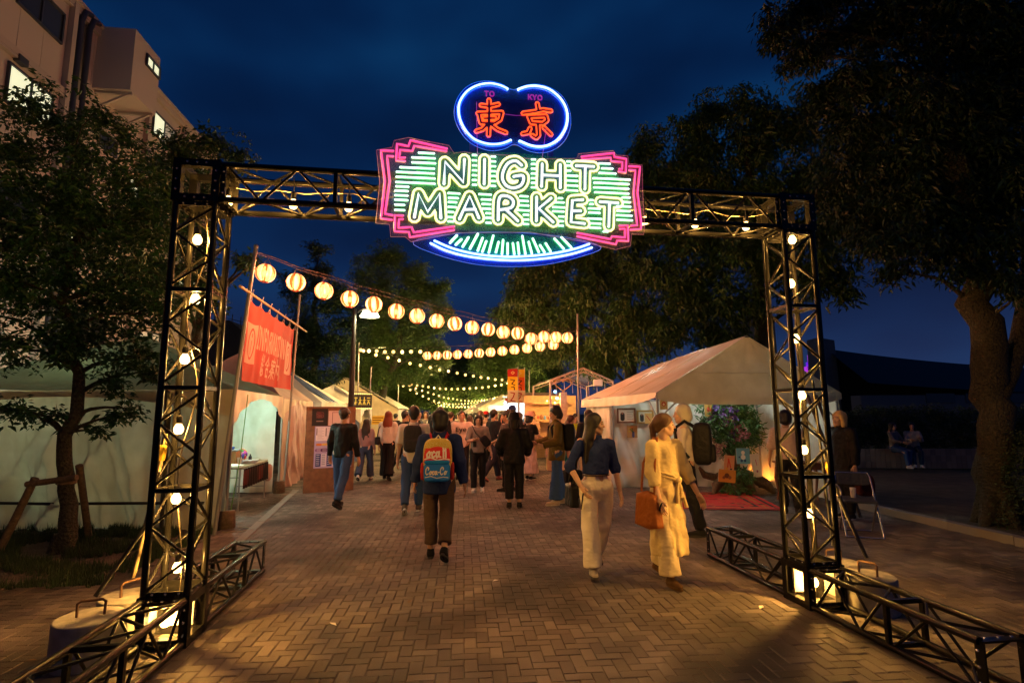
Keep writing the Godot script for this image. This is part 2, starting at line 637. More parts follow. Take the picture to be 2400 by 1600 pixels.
func street_setting():
	# flush edge stones along the left of the street
	tri_map(mat("edge_stone", col(0.20, 0.18, 0.16), 0.9), 2.0, grain_n, 0.6)
	var e := thing("edge_stones", "pale flush edge stones running along the left side of the street", "kerb")
	var st := MB.new()
	st.box(Vector3.ZERO, Vector3(0.12, 0.05, 0.58))
	var sm := st.mesh()
	var d := Vector3(-sin(0.24), 0, -cos(0.24))
	for i in 9:
		var q := piece("stone", sm, M.edge_stone, e, i)
		q.position = Vector3(-3.45, -0.014, -7.0) + d * 0.6 * i
		q.rotation.y = 0.24
	# raised kerb on the right, where the planting of the big tree begins
	var kb := thing("planting_kerb", "low stone kerb along the dark planting bed on the right", "kerb")
	var ks := MB.new()
	ks.box(Vector3(0, 0.03, 0), Vector3(0.14, 0.14, 0.88))
	var km := ks.mesh()
	for i in 9:
		var q := piece("kerb_stone", km, M.edge_stone, kb, i)
		q.position = Vector3(5.95 + 0.09 * maxi(0, 5 - i), 0, -4.6 - 0.9 * i)
		q.rotation.y = 0.05 if i > 5 else 0.12
	# grass patch at the left tree
	var blade := MB.new()
	for i in 7:
		var a := TAU * i / 7 + 0.3
		var o := Vector3(cos(a), 0, sin(a))
		var s := Vector3(-o.z, 0, o.x) * 0.004
		blade.tri(o * 0.012 - s, o * 0.012 + s, o * (0.03 + 0.01 * (i % 3)) + Vector3(0, 0.05 + 0.016 * (i % 4), 0))
	mat("grass", col(0.022, 0.045, 0.013), 0.8).vertex_color_use_as_albedo = true
	var pl := []
	for i in 9000:
		var p := Vector3(rng.randf_range(-8.6, -4.0), -0.03, rng.randf_range(-8.2, -5.0))
		if not on_grass(p) or noise.get_noise_2d(p.x * 1.3, p.z * 1.3) < -0.22: continue
		pl.append(Transform3D(Basis(Vector3.UP, rng.randf() * TAU) * Basis.from_scale(Vector3.ONE * rng.randf_range(0.6, 1.5)), p))
	tag(scatter("grass", self, blade.mesh(), M.grass, pl), "short dark grass at the foot of the left tree", "grass", "", "stuff")
	# low tiled wall and hedge on the right
	var wl := thing("tiled_wall", "low tiled bench wall in front of the dark hedge", "wall", Vector3(7.4, 0, -16.3), -0.07)
	var core := MB.new()
	core.box(Vector3(6, 0.27, -0.2), Vector3(12.6, 0.54, 0.3))
	obj("wall_core", core, M.concrete, wl)
	tri_map(mat("wall_tile", col(0.34, 0.24, 0.17), 0.6), 3.0, grain_n, 0.3)
	tri_map(mat("wall_tile_dark", col(0.25, 0.18, 0.13), 0.6), 3.0, grain_n, 0.3)
	var tl := MB.new()
	tl.box(Vector3.ZERO, Vector3(0.128, 0.17, 0.02))
	var tlm := tl.mesh()
	var k := 0
	for r in 3:
		for i in 90:
			var q := piece("tile", tlm, M.wall_tile if rng.randf() < 0.6 else M.wall_tile_dark, wl, k)
			q.position = Vector3(-0.2 + i * 0.14, 0.1 + r * 0.182, -0.042)
			k += 1
	var lf := leaf_mesh(14, 0.06, 0.035, 0.10, 0.0, 71)
	mat("hedge_leaf", col(0.035, 0.06, 0.025), 0.7).vertex_color_use_as_albedo = true
	var hp := []
	for i in 5200:
		var u := rng.randf()
		var face := rng.randf()
		var p := Vector3(6.9 + u * 14.0, rng.randf_range(0.5, 1.72 + 0.25 * noise.get_noise_1d(u * 9.0)), -16.9 + u * 1.0 - face * face * 1.4)
		hp.append(Transform3D(Basis(Vector3.UP, rng.randf() * TAU) * Basis.from_scale(Vector3.ONE * rng.randf_range(0.9, 1.7)), p))
	tag(scatter("hedge", self, lf, M.hedge_leaf, hp), "long dark clipped hedge behind the tiled wall on the right", "hedge", "", "stuff")
	var sp := []
	for i in 900:
		var a := rng.randf() * TAU
		var r := sqrt(rng.randf())
		var h := rng.randf()
		sp.append(Transform3D(Basis(Vector3.UP, rng.randf() * TAU) * Basis.from_scale(Vector3.ONE * rng.randf_range(0.5, 1.0)), Vector3(7.55 + cos(a) * r * (0.75 - 0.3 * h), 0.05 + h * 1.25, -7.75 + sin(a) * r * 0.5)))
	tag(scatter("bush", self, lf, M.hedge_leaf, sp), "dark leafy bush growing round the foot of the big right tree", "bush", "", "stuff")

# ---- the prefab building on the left and the far skyline ------------------------------------------------------
func left_building():
	tri_map(mat("panel_cream", col(0.42, 0.355, 0.325), 0.75), 0.8, grain_n, 0.15)
	tri_map(mat("panel_frame", col(0.38, 0.32, 0.295), 0.7), 0.8, grain_n, 0.15)
	mat("window_dark", col(0.03, 0.035, 0.04), 0.08)
	glow("window_lit", Color(0.84, 0.86, 0.70), 1.15)
	glow("window_dim", Color(0.72, 0.76, 0.66), 0.16)
	mat("frame_dark", col(0.03, 0.035, 0.05), 0.5)
	var b := thing("prefab_building", "tall cream prefab office block with dark and lit windows behind the left tree", "building", Vector3(-11.7, 0, -20), 0.1185)
	var body := MB.new()
	body.box(Vector3(-4.0, 5.75, 17.5), Vector3(7.9, 11.5, 35.2))
	obj("wall_core", body, M.panel_cream, b)
	var rf := MB.new()
	rf.box(Vector3(-3.95, 11.72, 17.5), Vector3(8.2, 0.10, 35.5))
	obj("roof", rf, M.panel_frame, b)
	var cols := [-17.0, -14.75, -12.5, -10.25, -8.05, -4.6, -2.4, -0.2]
	var post := MB.new()
	post.box(Vector3(0.04, 5.8, 0), Vector3(0.19, 11.6, 0.14))
	var pm := post.mesh()
	for i in cols.size():
		var q := piece("post", pm, M.panel_frame, b, i)
		q.position.z = -cols[i]
	for f in 6:
		var y := 11.6 - f * 2.34
		var lg := MB.new()
		lg.box(Vector3(0.03, y, 17.5), Vector3(0.15, 0.14, 35.3))
		lg.box(Vector3(0.055, y - 0.11, 17.5), Vector3(0.10, 0.05, 35.2))
		obj("ledge", lg, M.panel_frame, b)
	# wall panels between the posts, each its own board, then the windows
	var np := 0
	for f in 5:
		var top := 11.5 - f * 2.34
		for i in cols.size() - 1:
			var s0: float = cols[i] + 0.08
			var s1: float = cols[i + 1] - 0.08
			var cnt := 3 if s1 - s0 < 2.6 else 4
			for k in cnt:
				var wd := (s1 - s0) / cnt
				var p := MB.new()
				p.box(Vector3(-0.02, top - 1.1, -(s0 + wd * (k + 0.5))), Vector3(0.06, 2.1, wd - 0.012))
				piece("wall_panel", p.mesh(), M.panel_cream, b, np)
				np += 1
	var wins := [[-8.97, 10.72, 1.31, 0.74, 0], [-3.62, 10.68, 1.3, 0.72, 3], [-6.27, 8.9, 0.72, 0.45, 0], [-9.0, 8.52, 1.25, 0.85, 1],
		[-4.75, 8.2, 0.9, 0.5, 1], [-3.5, 8.6, 1.0, 0.6, 2], [-7.15, 6.15, 0.9, 0.55, 1], [-11.4, 10.72, 1.3, 0.74, 0], [-11.4, 8.5, 1.3, 0.8, 1],
		[-1.3, 10.7, 1.3, 0.72, 2], [-1.3, 8.4, 1.3, 0.72, 0], [-9.1, 6.1, 1.3, 0.72, 0],
		[-3.5, 6.1, 1.3, 0.72, 0], [-1.3, 6.1, 1.3, 0.72, 1], [-6.3, 3.8, 1.3, 0.72, 0], [-3.5, 3.8, 1.3, 0.72, 2]]
	for w in wins:
		window(b, Vector3(0.012, w[1], -w[0]), w[2], w[3], w[4])
	# the cabin that stands out from the top floor, on brackets, with its small lit window
	var cab := MB.new()
	cab.box(Vector3(0.47, 10.88, 6.46), Vector3(0.92, 1.74, 1.24))
	var cb := obj("hanging_cabin", cab, M.panel_cream, b)
	window(cb, Vector3(0.934, 11.26, 6.21), 0.64, 0.30, 1)
	for z in [5.95, 6.95]:
		var br := MB.new()
		br.bar(Vector3(0.0, 9.5, z), Vector3(0.85, 9.98, z), 0.06)
		br.bar(Vector3(0.0, 9.97, z), Vector3(0.92, 9.97, z), 0.07)
		obj("bracket", br, M.panel_frame, cb)
	var pp := MB.new()
	for z in [7.86, 7.55]:
		pp.tube([Vector3(0.12, 0.0, z), Vector3(0.12, 11.3, z), Vector3(0.12, 11.62, z - 0.1), Vector3(0.1, 11.72, z - 0.35)], 0.07, 8)
	obj("drain_pipe", pp, M.frame_dark, b)
	for spec in [[-9.4, 9.15, 0.5], [-6.0, 9.55, 0.3]]:
		var v := MB.new()
		v.box(Vector3(0.06, spec[1], -spec[0]), Vector3(0.16, 0.16, spec[2] * 0.5))
		obj("vent_hood", v, M.frame_dark, b)

func window(parent: Node3D, at: Vector3, w: float, h: float, lit: int):
	# on a wall that faces +x: frame with a middle rail and two panes
	var fr := MB.new()
	for s in [-1, 1]:
		fr.box(at + Vector3(0.02, s * h / 2, 0), Vector3(0.07, 0.045, w + 0.045))
		fr.box(at + Vector3(0.02, 0, s * w / 2), Vector3(0.07, h - 0.046, 0.045))
	fr.box(at + Vector3(0.018, 0, 0), Vector3(0.06, h - 0.046, 0.04))
	var f := obj("window", fr, M.frame_dark, parent)
	for s in [-1, 1]:
		var p := MB.new()
		p.box(at + Vector3(0.012, 0, s * w / 4), Vector3(0.012, h - 0.05, w / 2 - 0.043))
		obj("window_pane", p, M.window_lit if lit == 1 or (lit == 3 and s == 1) else (M.window_dim if lit >= 2 else M.window_dark), f)

func far_buildings():
	mat("far_concrete", col(0.13, 0.14, 0.16), 0.9)
	mat("far_roof", col(0.022, 0.024, 0.03), 0.8)
	var gym := thing("stadium", "huge dark gymnasium with a sagging swept roof far off on the right", "building", Vector3(0, 0, 0))
	var roof := MB.new()
	roof.sheet(24, 4, func(u: float, w: float) -> Vector3:
		var x := 45.5 + 60.0 * u
		var y := 7.3 + 3.6 * pow(1.0 - u, 2.6) + 4.0 * maxf(u - 0.5, 0.0) * u
		return Vector3(x, lerpf(y, y * 0.55 - 0.6, w) , -78.0 + 9.0 * w))
	roof.sheet(24, 1, func(u: float, w: float) -> Vector3:
		var x := 45.5 + 60.0 * u
		var y := 7.3 + 3.6 * pow(1.0 - u, 2.6) + 4.0 * maxf(u - 0.5, 0.0) * u
		return Vector3(x, lerpf(y, 0.0, w), -78.1 - 30.0 * (0.0 if w > 0.5 else 0.0)))
	obj("roof", roof, M.far_roof, gym)
	var wall := MB.new()
	wall.box(Vector3(75, 1.9, -69.5), Vector3(62, 3.8, 2.0))
	obj("wall", wall, M.far_concrete, gym)
	for i in 9:
		var w := MB.new()
		w.box(Vector3(54.0 + i * 5.0, 3.4, -68.44), Vector3(3.6, 1.2, 0.1))
		piece("window", w.mesh(), M.window_dark, gym, i)
	var pil := MB.new()
	pil.prism(PackedVector2Array([Vector2(43.6, 0), Vector2(46.4, 0), Vector2(46.1, 11.9), Vector2(43.8, 12.3)]), 3.0, Transform3D(Basis(), Vector3(0, 0, -79.5)))
	obj("pylon", pil, M.far_concrete, gym)
	var bl := thing("office_slab", "dark slanted concrete slab building behind the white tent", "building")
	var s := MB.new()
	s.prism(PackedVector2Array([Vector2(21.5, 0), Vector2(28.8, 0), Vector2(28.6, 11.6), Vector2(27.4, 12.7), Vector2(23.4, 8.6)]), 8.0, Transform3D(Basis(), Vector3(0, 0, -66)))
	obj("wall", s, M.far_concrete, bl)
	# the stepped skyscraper lit purple and blue
	var t := thing("lit_tower", "distant stepped tower lit purple and blue, seen through the right truss leg", "building", Vector3(662, 0, -1200))
	glow("tower_blue", Color(0.16, 0.22, 1.0), 0.55)
	glow("tower_violet", Color(0.45, 0.10, 1.0), 0.6)
	glow("tower_rose", Color(0.85, 0.25, 1.0), 0.6)
	var y := 0.0
	var lv := [[44.0, 56.0, "tower_blue"], [34.0, 14.0, "tower_violet"], [26.0, 16.0, "tower_blue"], [17.0, 18.0, "tower_rose"], [9.0, 10.0, "tower_violet"], [3.0, 16.0, "tower_rose"]]
	for i in lv.size():
		var m := MB.new()
		m.box(Vector3(0, y + lv[i][1] / 2, 0), Vector3(lv[i][0], lv[i][1], lv[i][0]))
		obj("tier", m, M[lv[i][2]] if i > 0 else M.far_concrete, t)
		if i > 0:
			var fin := MB.new()
			for k in 5:
				fin.box(Vector3((k - 2) * lv[i][0] / 4.4, y + lv[i][1] / 2, lv[i][0] / 2 + 0.4), Vector3(lv[i][0] / 18, lv[i][1], 0.8))
			obj("fin", fin, M.far_concrete, t)
		y += lv[i][1]
	var h := thing("dark_roof_house", "dark pitched roof with a rail of thin masts behind the left truss leg", "building", Vector3(-17.5, 0, -31), 0.1)
	var hb := MB.new()
	hb.prism(PackedVector2Array([Vector2(-4, 0), Vector2(4, 0), Vector2(4, 4.6), Vector2(1.0, 7.1), Vector2(-4, 7.3)]), 7.0, Transform3D(Basis(), Vector3(0, 0, -7)))
	obj("wall", hb, M.far_roof, h)
	for i in 7:
		var r := MB.new()
		r.tube([Vector3(-0.6 + i * 0.5, 6.2, -0.6), Vector3(-0.6 + i * 0.5, 7.9 - 0.12 * i, -0.6)], 0.03, 5)
		if i < 6:
			r.tube([Vector3(-0.6 + i * 0.5, 7.6 - 0.12 * i, -0.6), Vector3(-0.1 + i * 0.5, 7.48 - 0.12 * i, -0.6)], 0.02, 5)
		obj("mast", r, M.black, h)

# ---- trees ---------------------------------------------------------------------------------------------------
func tree(called: String, label: String, trunk: Array, blobs: Array, sprig: Mesh, leaf: Material, dens: float, size := 1.0, droop := 0.0):
	var root: Vector3 = trunk[0][0]
	var t := thing(called, label, "tree", root)
	var tb := MB.new()
	var pts := []
	var rad := []
	for i in trunk.size() - 1:
		for k in 4:
			var w := k / 4.0
			var p: Vector3 = trunk[i][0].lerp(trunk[i + 1][0], w) - root
			pts.append(p + Vector3(noise.get_noise_2d(p.y * 2.0, 3.1), 0, noise.get_noise_2d(p.y * 2.0, 9.7)) * 0.12 * (0.0 if i + k == 0 else 1.0))
			rad.append(lerpf(trunk[i][1], trunk[i + 1][1], w))
	pts.append(trunk[-1][0] - root)
	rad.append(trunk[-1][1])
	tb.tube(pts, rad, 12)
	# root flare
	for k in 5:
		var a := TAU * k / 5 + 0.4
		var r0: float = trunk[0][1]
		tb.tube([Vector3(cos(a), 0, sin(a)) * r0 * 1.35 + Vector3(0, -0.06, 0), Vector3(cos(a), 0, sin(a)) * r0 * 0.9 + Vector3(0, r0 * 0.55, 0), Vector3(cos(a), 0, sin(a)) * r0 * 0.5 + Vector3(0, r0 * 2.0, 0)], [r0 * 0.25, r0 * 0.42, r0 * 0.45], 8)
	obj("trunk", tb, M.bark, t)
	var lb := MB.new()
	var places := []
	for b in blobs:
		var c := Vector3(b[0], b[1], b[2]) - root
		# the limb leaves the trunk below the clump
		var best := 0
		var bd := 1e9
		for i in pts.size():
			if i < 4: continue
			var d: float = c.distance_to(pts[i]) + maxf(0.0, pts[i].y - c.y + 0.3 * c.distance_to(pts[i])) * 1.5
			if d < bd:
				bd = d
				best = i
		var from: Vector3 = pts[best]
		var r: float = b[3]
		var lr := minf(rad[best] * 0.55, 0.018 + 0.018 * from.distance_to(c))
		var midp := from.lerp(c, 0.5) + Vector3(rng.randf_range(-0.1, 0.1), 0.08 * from.distance_to(c), rng.randf_range(-0.1, 0.1))
		lb.tube([from, from.lerp(midp, 0.5) + Vector3(0, 0.02, 0), midp, midp.lerp(c, 0.55), c], [lr, lr * 0.85, lr * 0.6, lr * 0.42, lr * 0.25], 6)
		var twigs := []
		for k in 6:
			var o := Vector3(rng.randf_range(-1, 1), rng.randf_range(-0.7, 0.7), rng.randf_range(-1, 1)).normalized() * r * rng.randf_range(0.6, 0.95)
			lb.tube([midp.lerp(c, 0.6 + 0.06 * k), c + o * 0.5 + Vector3(0, 0.05 * r, 0), c + o], [lr * 0.28, lr * 0.18, lr * 0.06], 4)
			twigs.append(o)
		var cnt := int(dens * pow(r, 2.2) * 100.0) + 8
		for k in cnt:
			# leaves gather along the twigs and towards the outside of the clump
			var o: Vector3
			if k % 3 != 0:
				o = twigs[rng.randi() % twigs.size()] * rng.randf_range(0.35, 1.12) + Vector3(rng.randf_range(-1, 1), rng.randf_range(-0.9, 0.5) - droop, rng.randf_range(-1, 1)) * r * 0.30
			else:
				o = Vector3(rng.randf_range(-1, 1), rng.randf_range(-0.75, 0.75), rng.randf_range(-1, 1)).normalized() * r * pow(rng.randf(), 0.4)
			var bs := Basis(Vector3.UP, rng.randf() * TAU) * Basis(Vector3.RIGHT, rng.randf_range(-0.6, 0.6)) * Basis.from_scale(Vector3.ONE * (0.55 + 0.95 * rng.randf() * rng.randf() + 0.3 * rng.randf()) * size)
			places.append(Transform3D(bs, c + o))
	obj("limb", lb, M.bark, t)
	scatter("crown", t, sprig, leaf, places)

func trees():
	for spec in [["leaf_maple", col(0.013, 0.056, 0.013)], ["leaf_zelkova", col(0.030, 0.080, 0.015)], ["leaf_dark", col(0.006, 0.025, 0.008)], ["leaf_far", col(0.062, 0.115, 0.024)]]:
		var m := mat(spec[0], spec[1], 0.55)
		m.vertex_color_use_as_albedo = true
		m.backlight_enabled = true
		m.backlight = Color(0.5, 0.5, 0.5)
	var maple := leaf_mesh(13, 0.085, 0.036, 0.10, 0.25, 81)
	var hang := leaf_mesh(15, 0.085, 0.030, 0.11, 0.9, 82)
	var far := leaf_mesh(18, 0.15, 0.06, 0.22, 0.3, 83)
	var A := [[-6.34, 5.46, -6.60, 0.55], [-6.79, 5.07, -6.90, 0.60], [-6.10, 5.76, -6.90, 0.45], [-5.46, 5.52, -6.60, 0.30], [-5.98, 5.36, -7.10, 0.50], [-6.03, 4.50, -6.60, 0.70], [-5.45, 4.61, -6.70, 0.60], [-5.18, 5.30, -7.00, 0.40], [-5.00, 4.69, -6.90, 0.50], [-6.24, 3.90, -6.70, 0.70]]
	A += [[-5.49, 3.87, -6.60, 0.70], [-5.17, 4.09, -6.90, 0.60], [-4.80, 4.28, -7.10, 0.45], [-6.14, 3.24, -6.80, 0.60], [-5.26, 3.24, -6.60, 0.60], [-4.95, 3.49, -6.90, 0.60], [-4.80, 2.95, -7.10, 0.45], [-5.82, 2.60, -6.70, 0.50], [-5.24, 2.61, -6.80, 0.55], [-4.79, 2.34, -6.90, 0.40]]
	A += [[-6.30, 3.30, -6.60, 0.60], [-6.45, 2.50, -6.80, 0.40], [-5.08, 2.06, -6.80, 0.30], [-4.70, 2.18, -7.00, 0.25], [-5.89, 1.65, -6.60, 0.22], [-5.60, 1.62, -6.70, 0.16], [-5.00, 1.62, -6.90, 0.16], [-4.85, 1.69, -7.00, 0.14], [-5.18, 1.43, -6.80, 0.13], [-6.11, 1.70, -6.60, 0.16]]
	A += [[-7.2, 4.2, -6.8, 0.7], [-7.2, 3.0, -6.8, 0.6], [-5.6, 3.2, -7.3, 0.6], [-5.9, 4.2, -7.4, 0.7]]
	tree("maple_tree", "young maple by the left truss leg, leafy, propped on wooden stakes", [[Vector3(-5.46, -0.03, -6.8), 0.105], [Vector3(-5.50, 0.7, -6.8), 0.085], [Vector3(-5.46, 1.36, -6.8), 0.075], [Vector3(-5.56, 2.4, -6.8), 0.06], [Vector3(-5.73, 3.6, -6.8), 0.045], [Vector3(-5.85, 5.0, -6.8), 0.02]], A, maple, M.leaf_maple, 3.0)
	var D := [[-6.50, 7.06, -10.50, 0.60], [-6.04, 7.26, -10.80, 0.50], [-5.76, 7.06, -11.00, 0.35], [-6.89, 6.77, -10.30, 0.60], [-6.71, 5.98, -10.40, 0.80], [-6.35, 6.43, -10.80, 0.50], [-6.42, 4.83, -10.20, 0.70], [-6.17, 3.87, -10.20, 0.70], [-4.90, 4.35, -9.60, 0.25], [-4.51, 4.27, -9.20, 0.14], [-7.58, 5.67, -10.30, 0.90], [-7.03, 4.25, -10.30, 0.80]]
	tree("street_tree", "dark leafy tree rising behind the tent at the left truss leg", [[Vector3(-7.0, 0, -12.4), 0.16], [Vector3(-6.9, 2.2, -12.0), 0.12], [Vector3(-6.7, 4.5, -11.2), 0.08], [Vector3(-6.5, 6.6, -10.7), 0.03]], D, maple, M.leaf_maple, 3.2, 1.2)
	var E := [[-8.52, 8.76, -23.00, 0.55], [-8.38, 7.68, -23.00, 0.70], [-8.81, 6.86, -22.00, 0.90], [-7.33, 6.30, -22.00, 1.00], [-8.19, 5.30, -21.50, 1.20], [-8.45, 4.01, -21.00, 1.00], [-7.09, 4.23, -21.50, 1.20], [-7.72, 2.98, -21.00, 1.20], [-9.01, 4.87, -21.00, 0.70], [-6.58, 5.38, -22.00, 0.80], [-8.66, 3.24, -20.00, 0.80]]
	tree("street_tree", "tall narrow-topped tree behind the banner and the first lanterns", [[Vector3(-8.0, 0, -22), 0.2], [Vector3(-8.1, 3, -22), 0.15], [Vector3(-8.3, 6, -22.3), 0.09], [Vector3(-8.5, 8.4, -23), 0.03]], E, far, M.leaf_dark, 2.6, 0.8)
	var F := [[-6.40, 9.53, -27.00, 1.10], [-6.91, 8.37, -26.50, 1.20], [-5.25, 8.49, -27.00, 1.30], [-4.20, 7.69, -27.50, 1.20], [-5.88, 6.93, -26.00, 1.40], [-6.80, 6.19, -25.50, 1.20], [-4.53, 5.78, -27.00, 1.30], [-5.83, 4.99, -26.00, 1.40], [-6.82, 4.45, -25.00, 1.20], [-4.22, 4.56, -28.00, 1.20], [-5.37, 3.80, -27.00, 1.30], [-6.37, 3.24, -25.00, 1.00], [-3.69, 6.86, -28.00, 0.70]]
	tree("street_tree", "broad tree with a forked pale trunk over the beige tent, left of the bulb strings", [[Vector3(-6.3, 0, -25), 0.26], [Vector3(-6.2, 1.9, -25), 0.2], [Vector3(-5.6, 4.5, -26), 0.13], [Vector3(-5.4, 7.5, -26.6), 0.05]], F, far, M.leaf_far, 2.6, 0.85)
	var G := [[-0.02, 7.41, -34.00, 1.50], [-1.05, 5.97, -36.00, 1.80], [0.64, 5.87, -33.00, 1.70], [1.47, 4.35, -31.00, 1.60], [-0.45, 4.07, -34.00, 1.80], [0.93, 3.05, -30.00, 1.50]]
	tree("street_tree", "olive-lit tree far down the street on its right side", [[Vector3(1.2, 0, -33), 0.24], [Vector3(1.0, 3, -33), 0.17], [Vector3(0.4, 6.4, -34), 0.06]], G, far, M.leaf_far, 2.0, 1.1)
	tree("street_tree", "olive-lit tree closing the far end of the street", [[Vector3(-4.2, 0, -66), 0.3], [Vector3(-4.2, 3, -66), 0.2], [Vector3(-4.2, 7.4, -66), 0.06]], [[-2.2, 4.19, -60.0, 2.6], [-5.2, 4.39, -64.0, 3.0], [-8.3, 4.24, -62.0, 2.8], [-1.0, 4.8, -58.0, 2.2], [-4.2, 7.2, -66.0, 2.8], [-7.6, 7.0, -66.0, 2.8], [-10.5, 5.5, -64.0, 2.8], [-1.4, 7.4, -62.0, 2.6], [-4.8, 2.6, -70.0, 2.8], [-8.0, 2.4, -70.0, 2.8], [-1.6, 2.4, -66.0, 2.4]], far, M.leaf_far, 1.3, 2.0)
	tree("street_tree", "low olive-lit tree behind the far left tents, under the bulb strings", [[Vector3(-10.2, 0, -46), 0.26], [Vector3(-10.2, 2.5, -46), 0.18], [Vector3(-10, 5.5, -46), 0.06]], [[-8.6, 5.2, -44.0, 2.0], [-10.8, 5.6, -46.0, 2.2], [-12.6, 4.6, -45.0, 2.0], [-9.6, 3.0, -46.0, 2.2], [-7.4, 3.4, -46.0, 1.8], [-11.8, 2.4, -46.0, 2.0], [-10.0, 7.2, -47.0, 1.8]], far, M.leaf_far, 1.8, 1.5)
	var B := [[0.20, 5.64, -17.00, 0.70], [0.91, 6.07, -17.00, 0.90], [1.90, 6.79, -17.00, 1.00], [0.06, 4.97, -18.00, 0.50], [1.21, 5.02, -17.50, 0.90], [2.37, 5.23, -16.50, 1.10], [1.72, 4.08, -17.00, 0.90], [3.08, 6.35, -16.50, 1.10], [3.02, 7.59, -16.00, 1.00], [3.73, 8.86, -16.00, 0.90], [4.18, 9.74, -15.50, 0.60], [4.67, 8.76, -15.50, 1.10], [4.23, 7.40, -15.50, 1.10], [3.91, 5.79, -15.50, 1.10], [3.48, 4.36, -15.50, 1.00], [3.01, 3.86, -16.50, 0.90], [2.67, 3.24, -17.00, 0.70], [1.08, 3.78, -18.00, 0.80]]
	tree("zelkova_tree", "zelkova with hanging orange-lit leaves above the lantern string and clear tent", [[Vector3(4.4, 0, -19.5), 0.3], [Vector3(4.2, 2.4, -19), 0.23], [Vector3(3.8, 5.0, -17.4), 0.15], [Vector3(4.0, 8.4, -16), 0.05]], B, hang, M.leaf_zelkova, 2.6, 1.9, 0.5)
	var B2 := [[5.48, 9.88, -15.00, 0.80], [6.03, 10.57, -15.00, 0.70], [5.67, 8.53, -15.00, 1.10], [5.34, 6.94, -15.00, 1.10], [5.14, 5.40, -15.00, 1.10], [4.71, 4.14, -15.00, 1.00], [6.84, 10.40, -14.50, 0.70], [6.89, 9.21, -14.50, 1.10], [6.67, 7.65, -14.50, 1.10], [6.46, 6.13, -14.50, 1.10], [6.13, 4.78, -14.50, 0.90], [5.92, 3.89, -15.00, 0.70]]
	B2 += [[7.79, 9.71, -14.00, 0.90], [7.78, 8.06, -14.00, 1.10], [7.55, 6.46, -14.00, 1.10], [7.69, 5.25, -14.00, 0.70], [8.23, 5.46, -13.50, 0.70], [8.51, 4.83, -13.50, 0.40], [8.32, 6.63, -13.50, 0.80]]
	tree("zelkova_tree", "dense dark zelkova behind the white tent and the right end of the gate", [[Vector3(7.5, 0, -16), 0.3], [Vector3(7.3, 3.2, -15.6), 0.22], [Vector3(6.9, 6.4, -14.8), 0.13], [Vector3(6.7, 9.6, -14.5), 0.05]], B2, hang, M.leaf_zelkova, 2.8, 1.9, 0.5)
	var C := [[4.68, 8.28, -8.60, 0.40], [5.02, 7.79, -8.60, 0.45], [5.28, 8.78, -8.80, 0.50], [5.87, 8.43, -8.80, 0.60], [5.89, 7.38, -8.60, 0.50], [5.86, 7.26, -9.20, 0.50], [6.65, 8.27, -8.60, 0.80], [6.61, 7.00, -8.40, 0.80], [6.39, 6.72, -9.00, 0.70], [6.29, 6.18, -9.40, 0.80], [7.25, 7.65, -8.20, 0.90], [7.26, 6.49, -8.20, 0.80]]
	C += [[6.80, 6.02, -8.60, 0.80], [6.58, 5.34, -8.80, 0.70], [6.82, 4.94, -8.40, 0.70], [6.36, 5.26, -9.40, 0.70], [6.32, 4.22, -8.20, 0.40], [5.86, 3.75, -8.00, 0.25], [6.80, 4.22, -8.20, 0.45], [6.05, 4.29, -8.40, 0.35], [8.00, 7.65, -8.00, 0.90], [7.84, 6.37, -8.00, 0.80], [7.50, 5.52, -8.20, 0.80], [7.82, 5.13, -8.00, 0.70]]
	C += [[7.33, 4.65, -8.20, 0.50], [7.50, 4.09, -7.80, 0.50], [7.25, 3.62, -7.80, 0.30], [7.28, 3.31, -7.60, 0.22], [6.12, 4.64, -9.00, 0.30], [6.86, 3.81, -8.00, 0.30], [8.56, 7.11, -8.00, 1.00], [8.45, 5.27, -8.00, 0.90], [7.34, 9.10, -8.40, 1.00], [8.29, 9.08, -8.20, 1.00], [6.19, 9.38, -8.80, 0.80]]
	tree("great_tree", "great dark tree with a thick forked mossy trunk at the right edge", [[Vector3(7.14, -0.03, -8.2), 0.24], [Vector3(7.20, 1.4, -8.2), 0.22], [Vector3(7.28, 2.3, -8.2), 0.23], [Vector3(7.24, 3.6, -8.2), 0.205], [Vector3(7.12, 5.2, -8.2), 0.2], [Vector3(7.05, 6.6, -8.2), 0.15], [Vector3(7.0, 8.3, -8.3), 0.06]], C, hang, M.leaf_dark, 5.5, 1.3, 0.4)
	# its second stem, and the bent one leaning out of the frame
	var second := MB.new()
	second.tube([Vector3(0.12, 1.75, 0), Vector3(0.38, 2.2, 0), Vector3(0.72, 2.75, -0.06), Vector3(0.98, 3.5, -0.1), Vector3(1.1, 4.6, 0), Vector3(1.3, 6.4, 0.1)], [0.15, 0.15, 0.14, 0.13, 0.11, 0.06], 10)
	obj("stem", second, M.bark, get_node("great_tree"))

# ---- the truss gate ------------------------------------------------------------------------------------------
const TR := 0.283        # width of the square truss
var gate_node: Node3D
var GATE := Transform3D(Basis(Vector3.UP, 0.1412), Vector3(-2.3025, 0, -4.0164))   # local x along the beam, z towards the camera

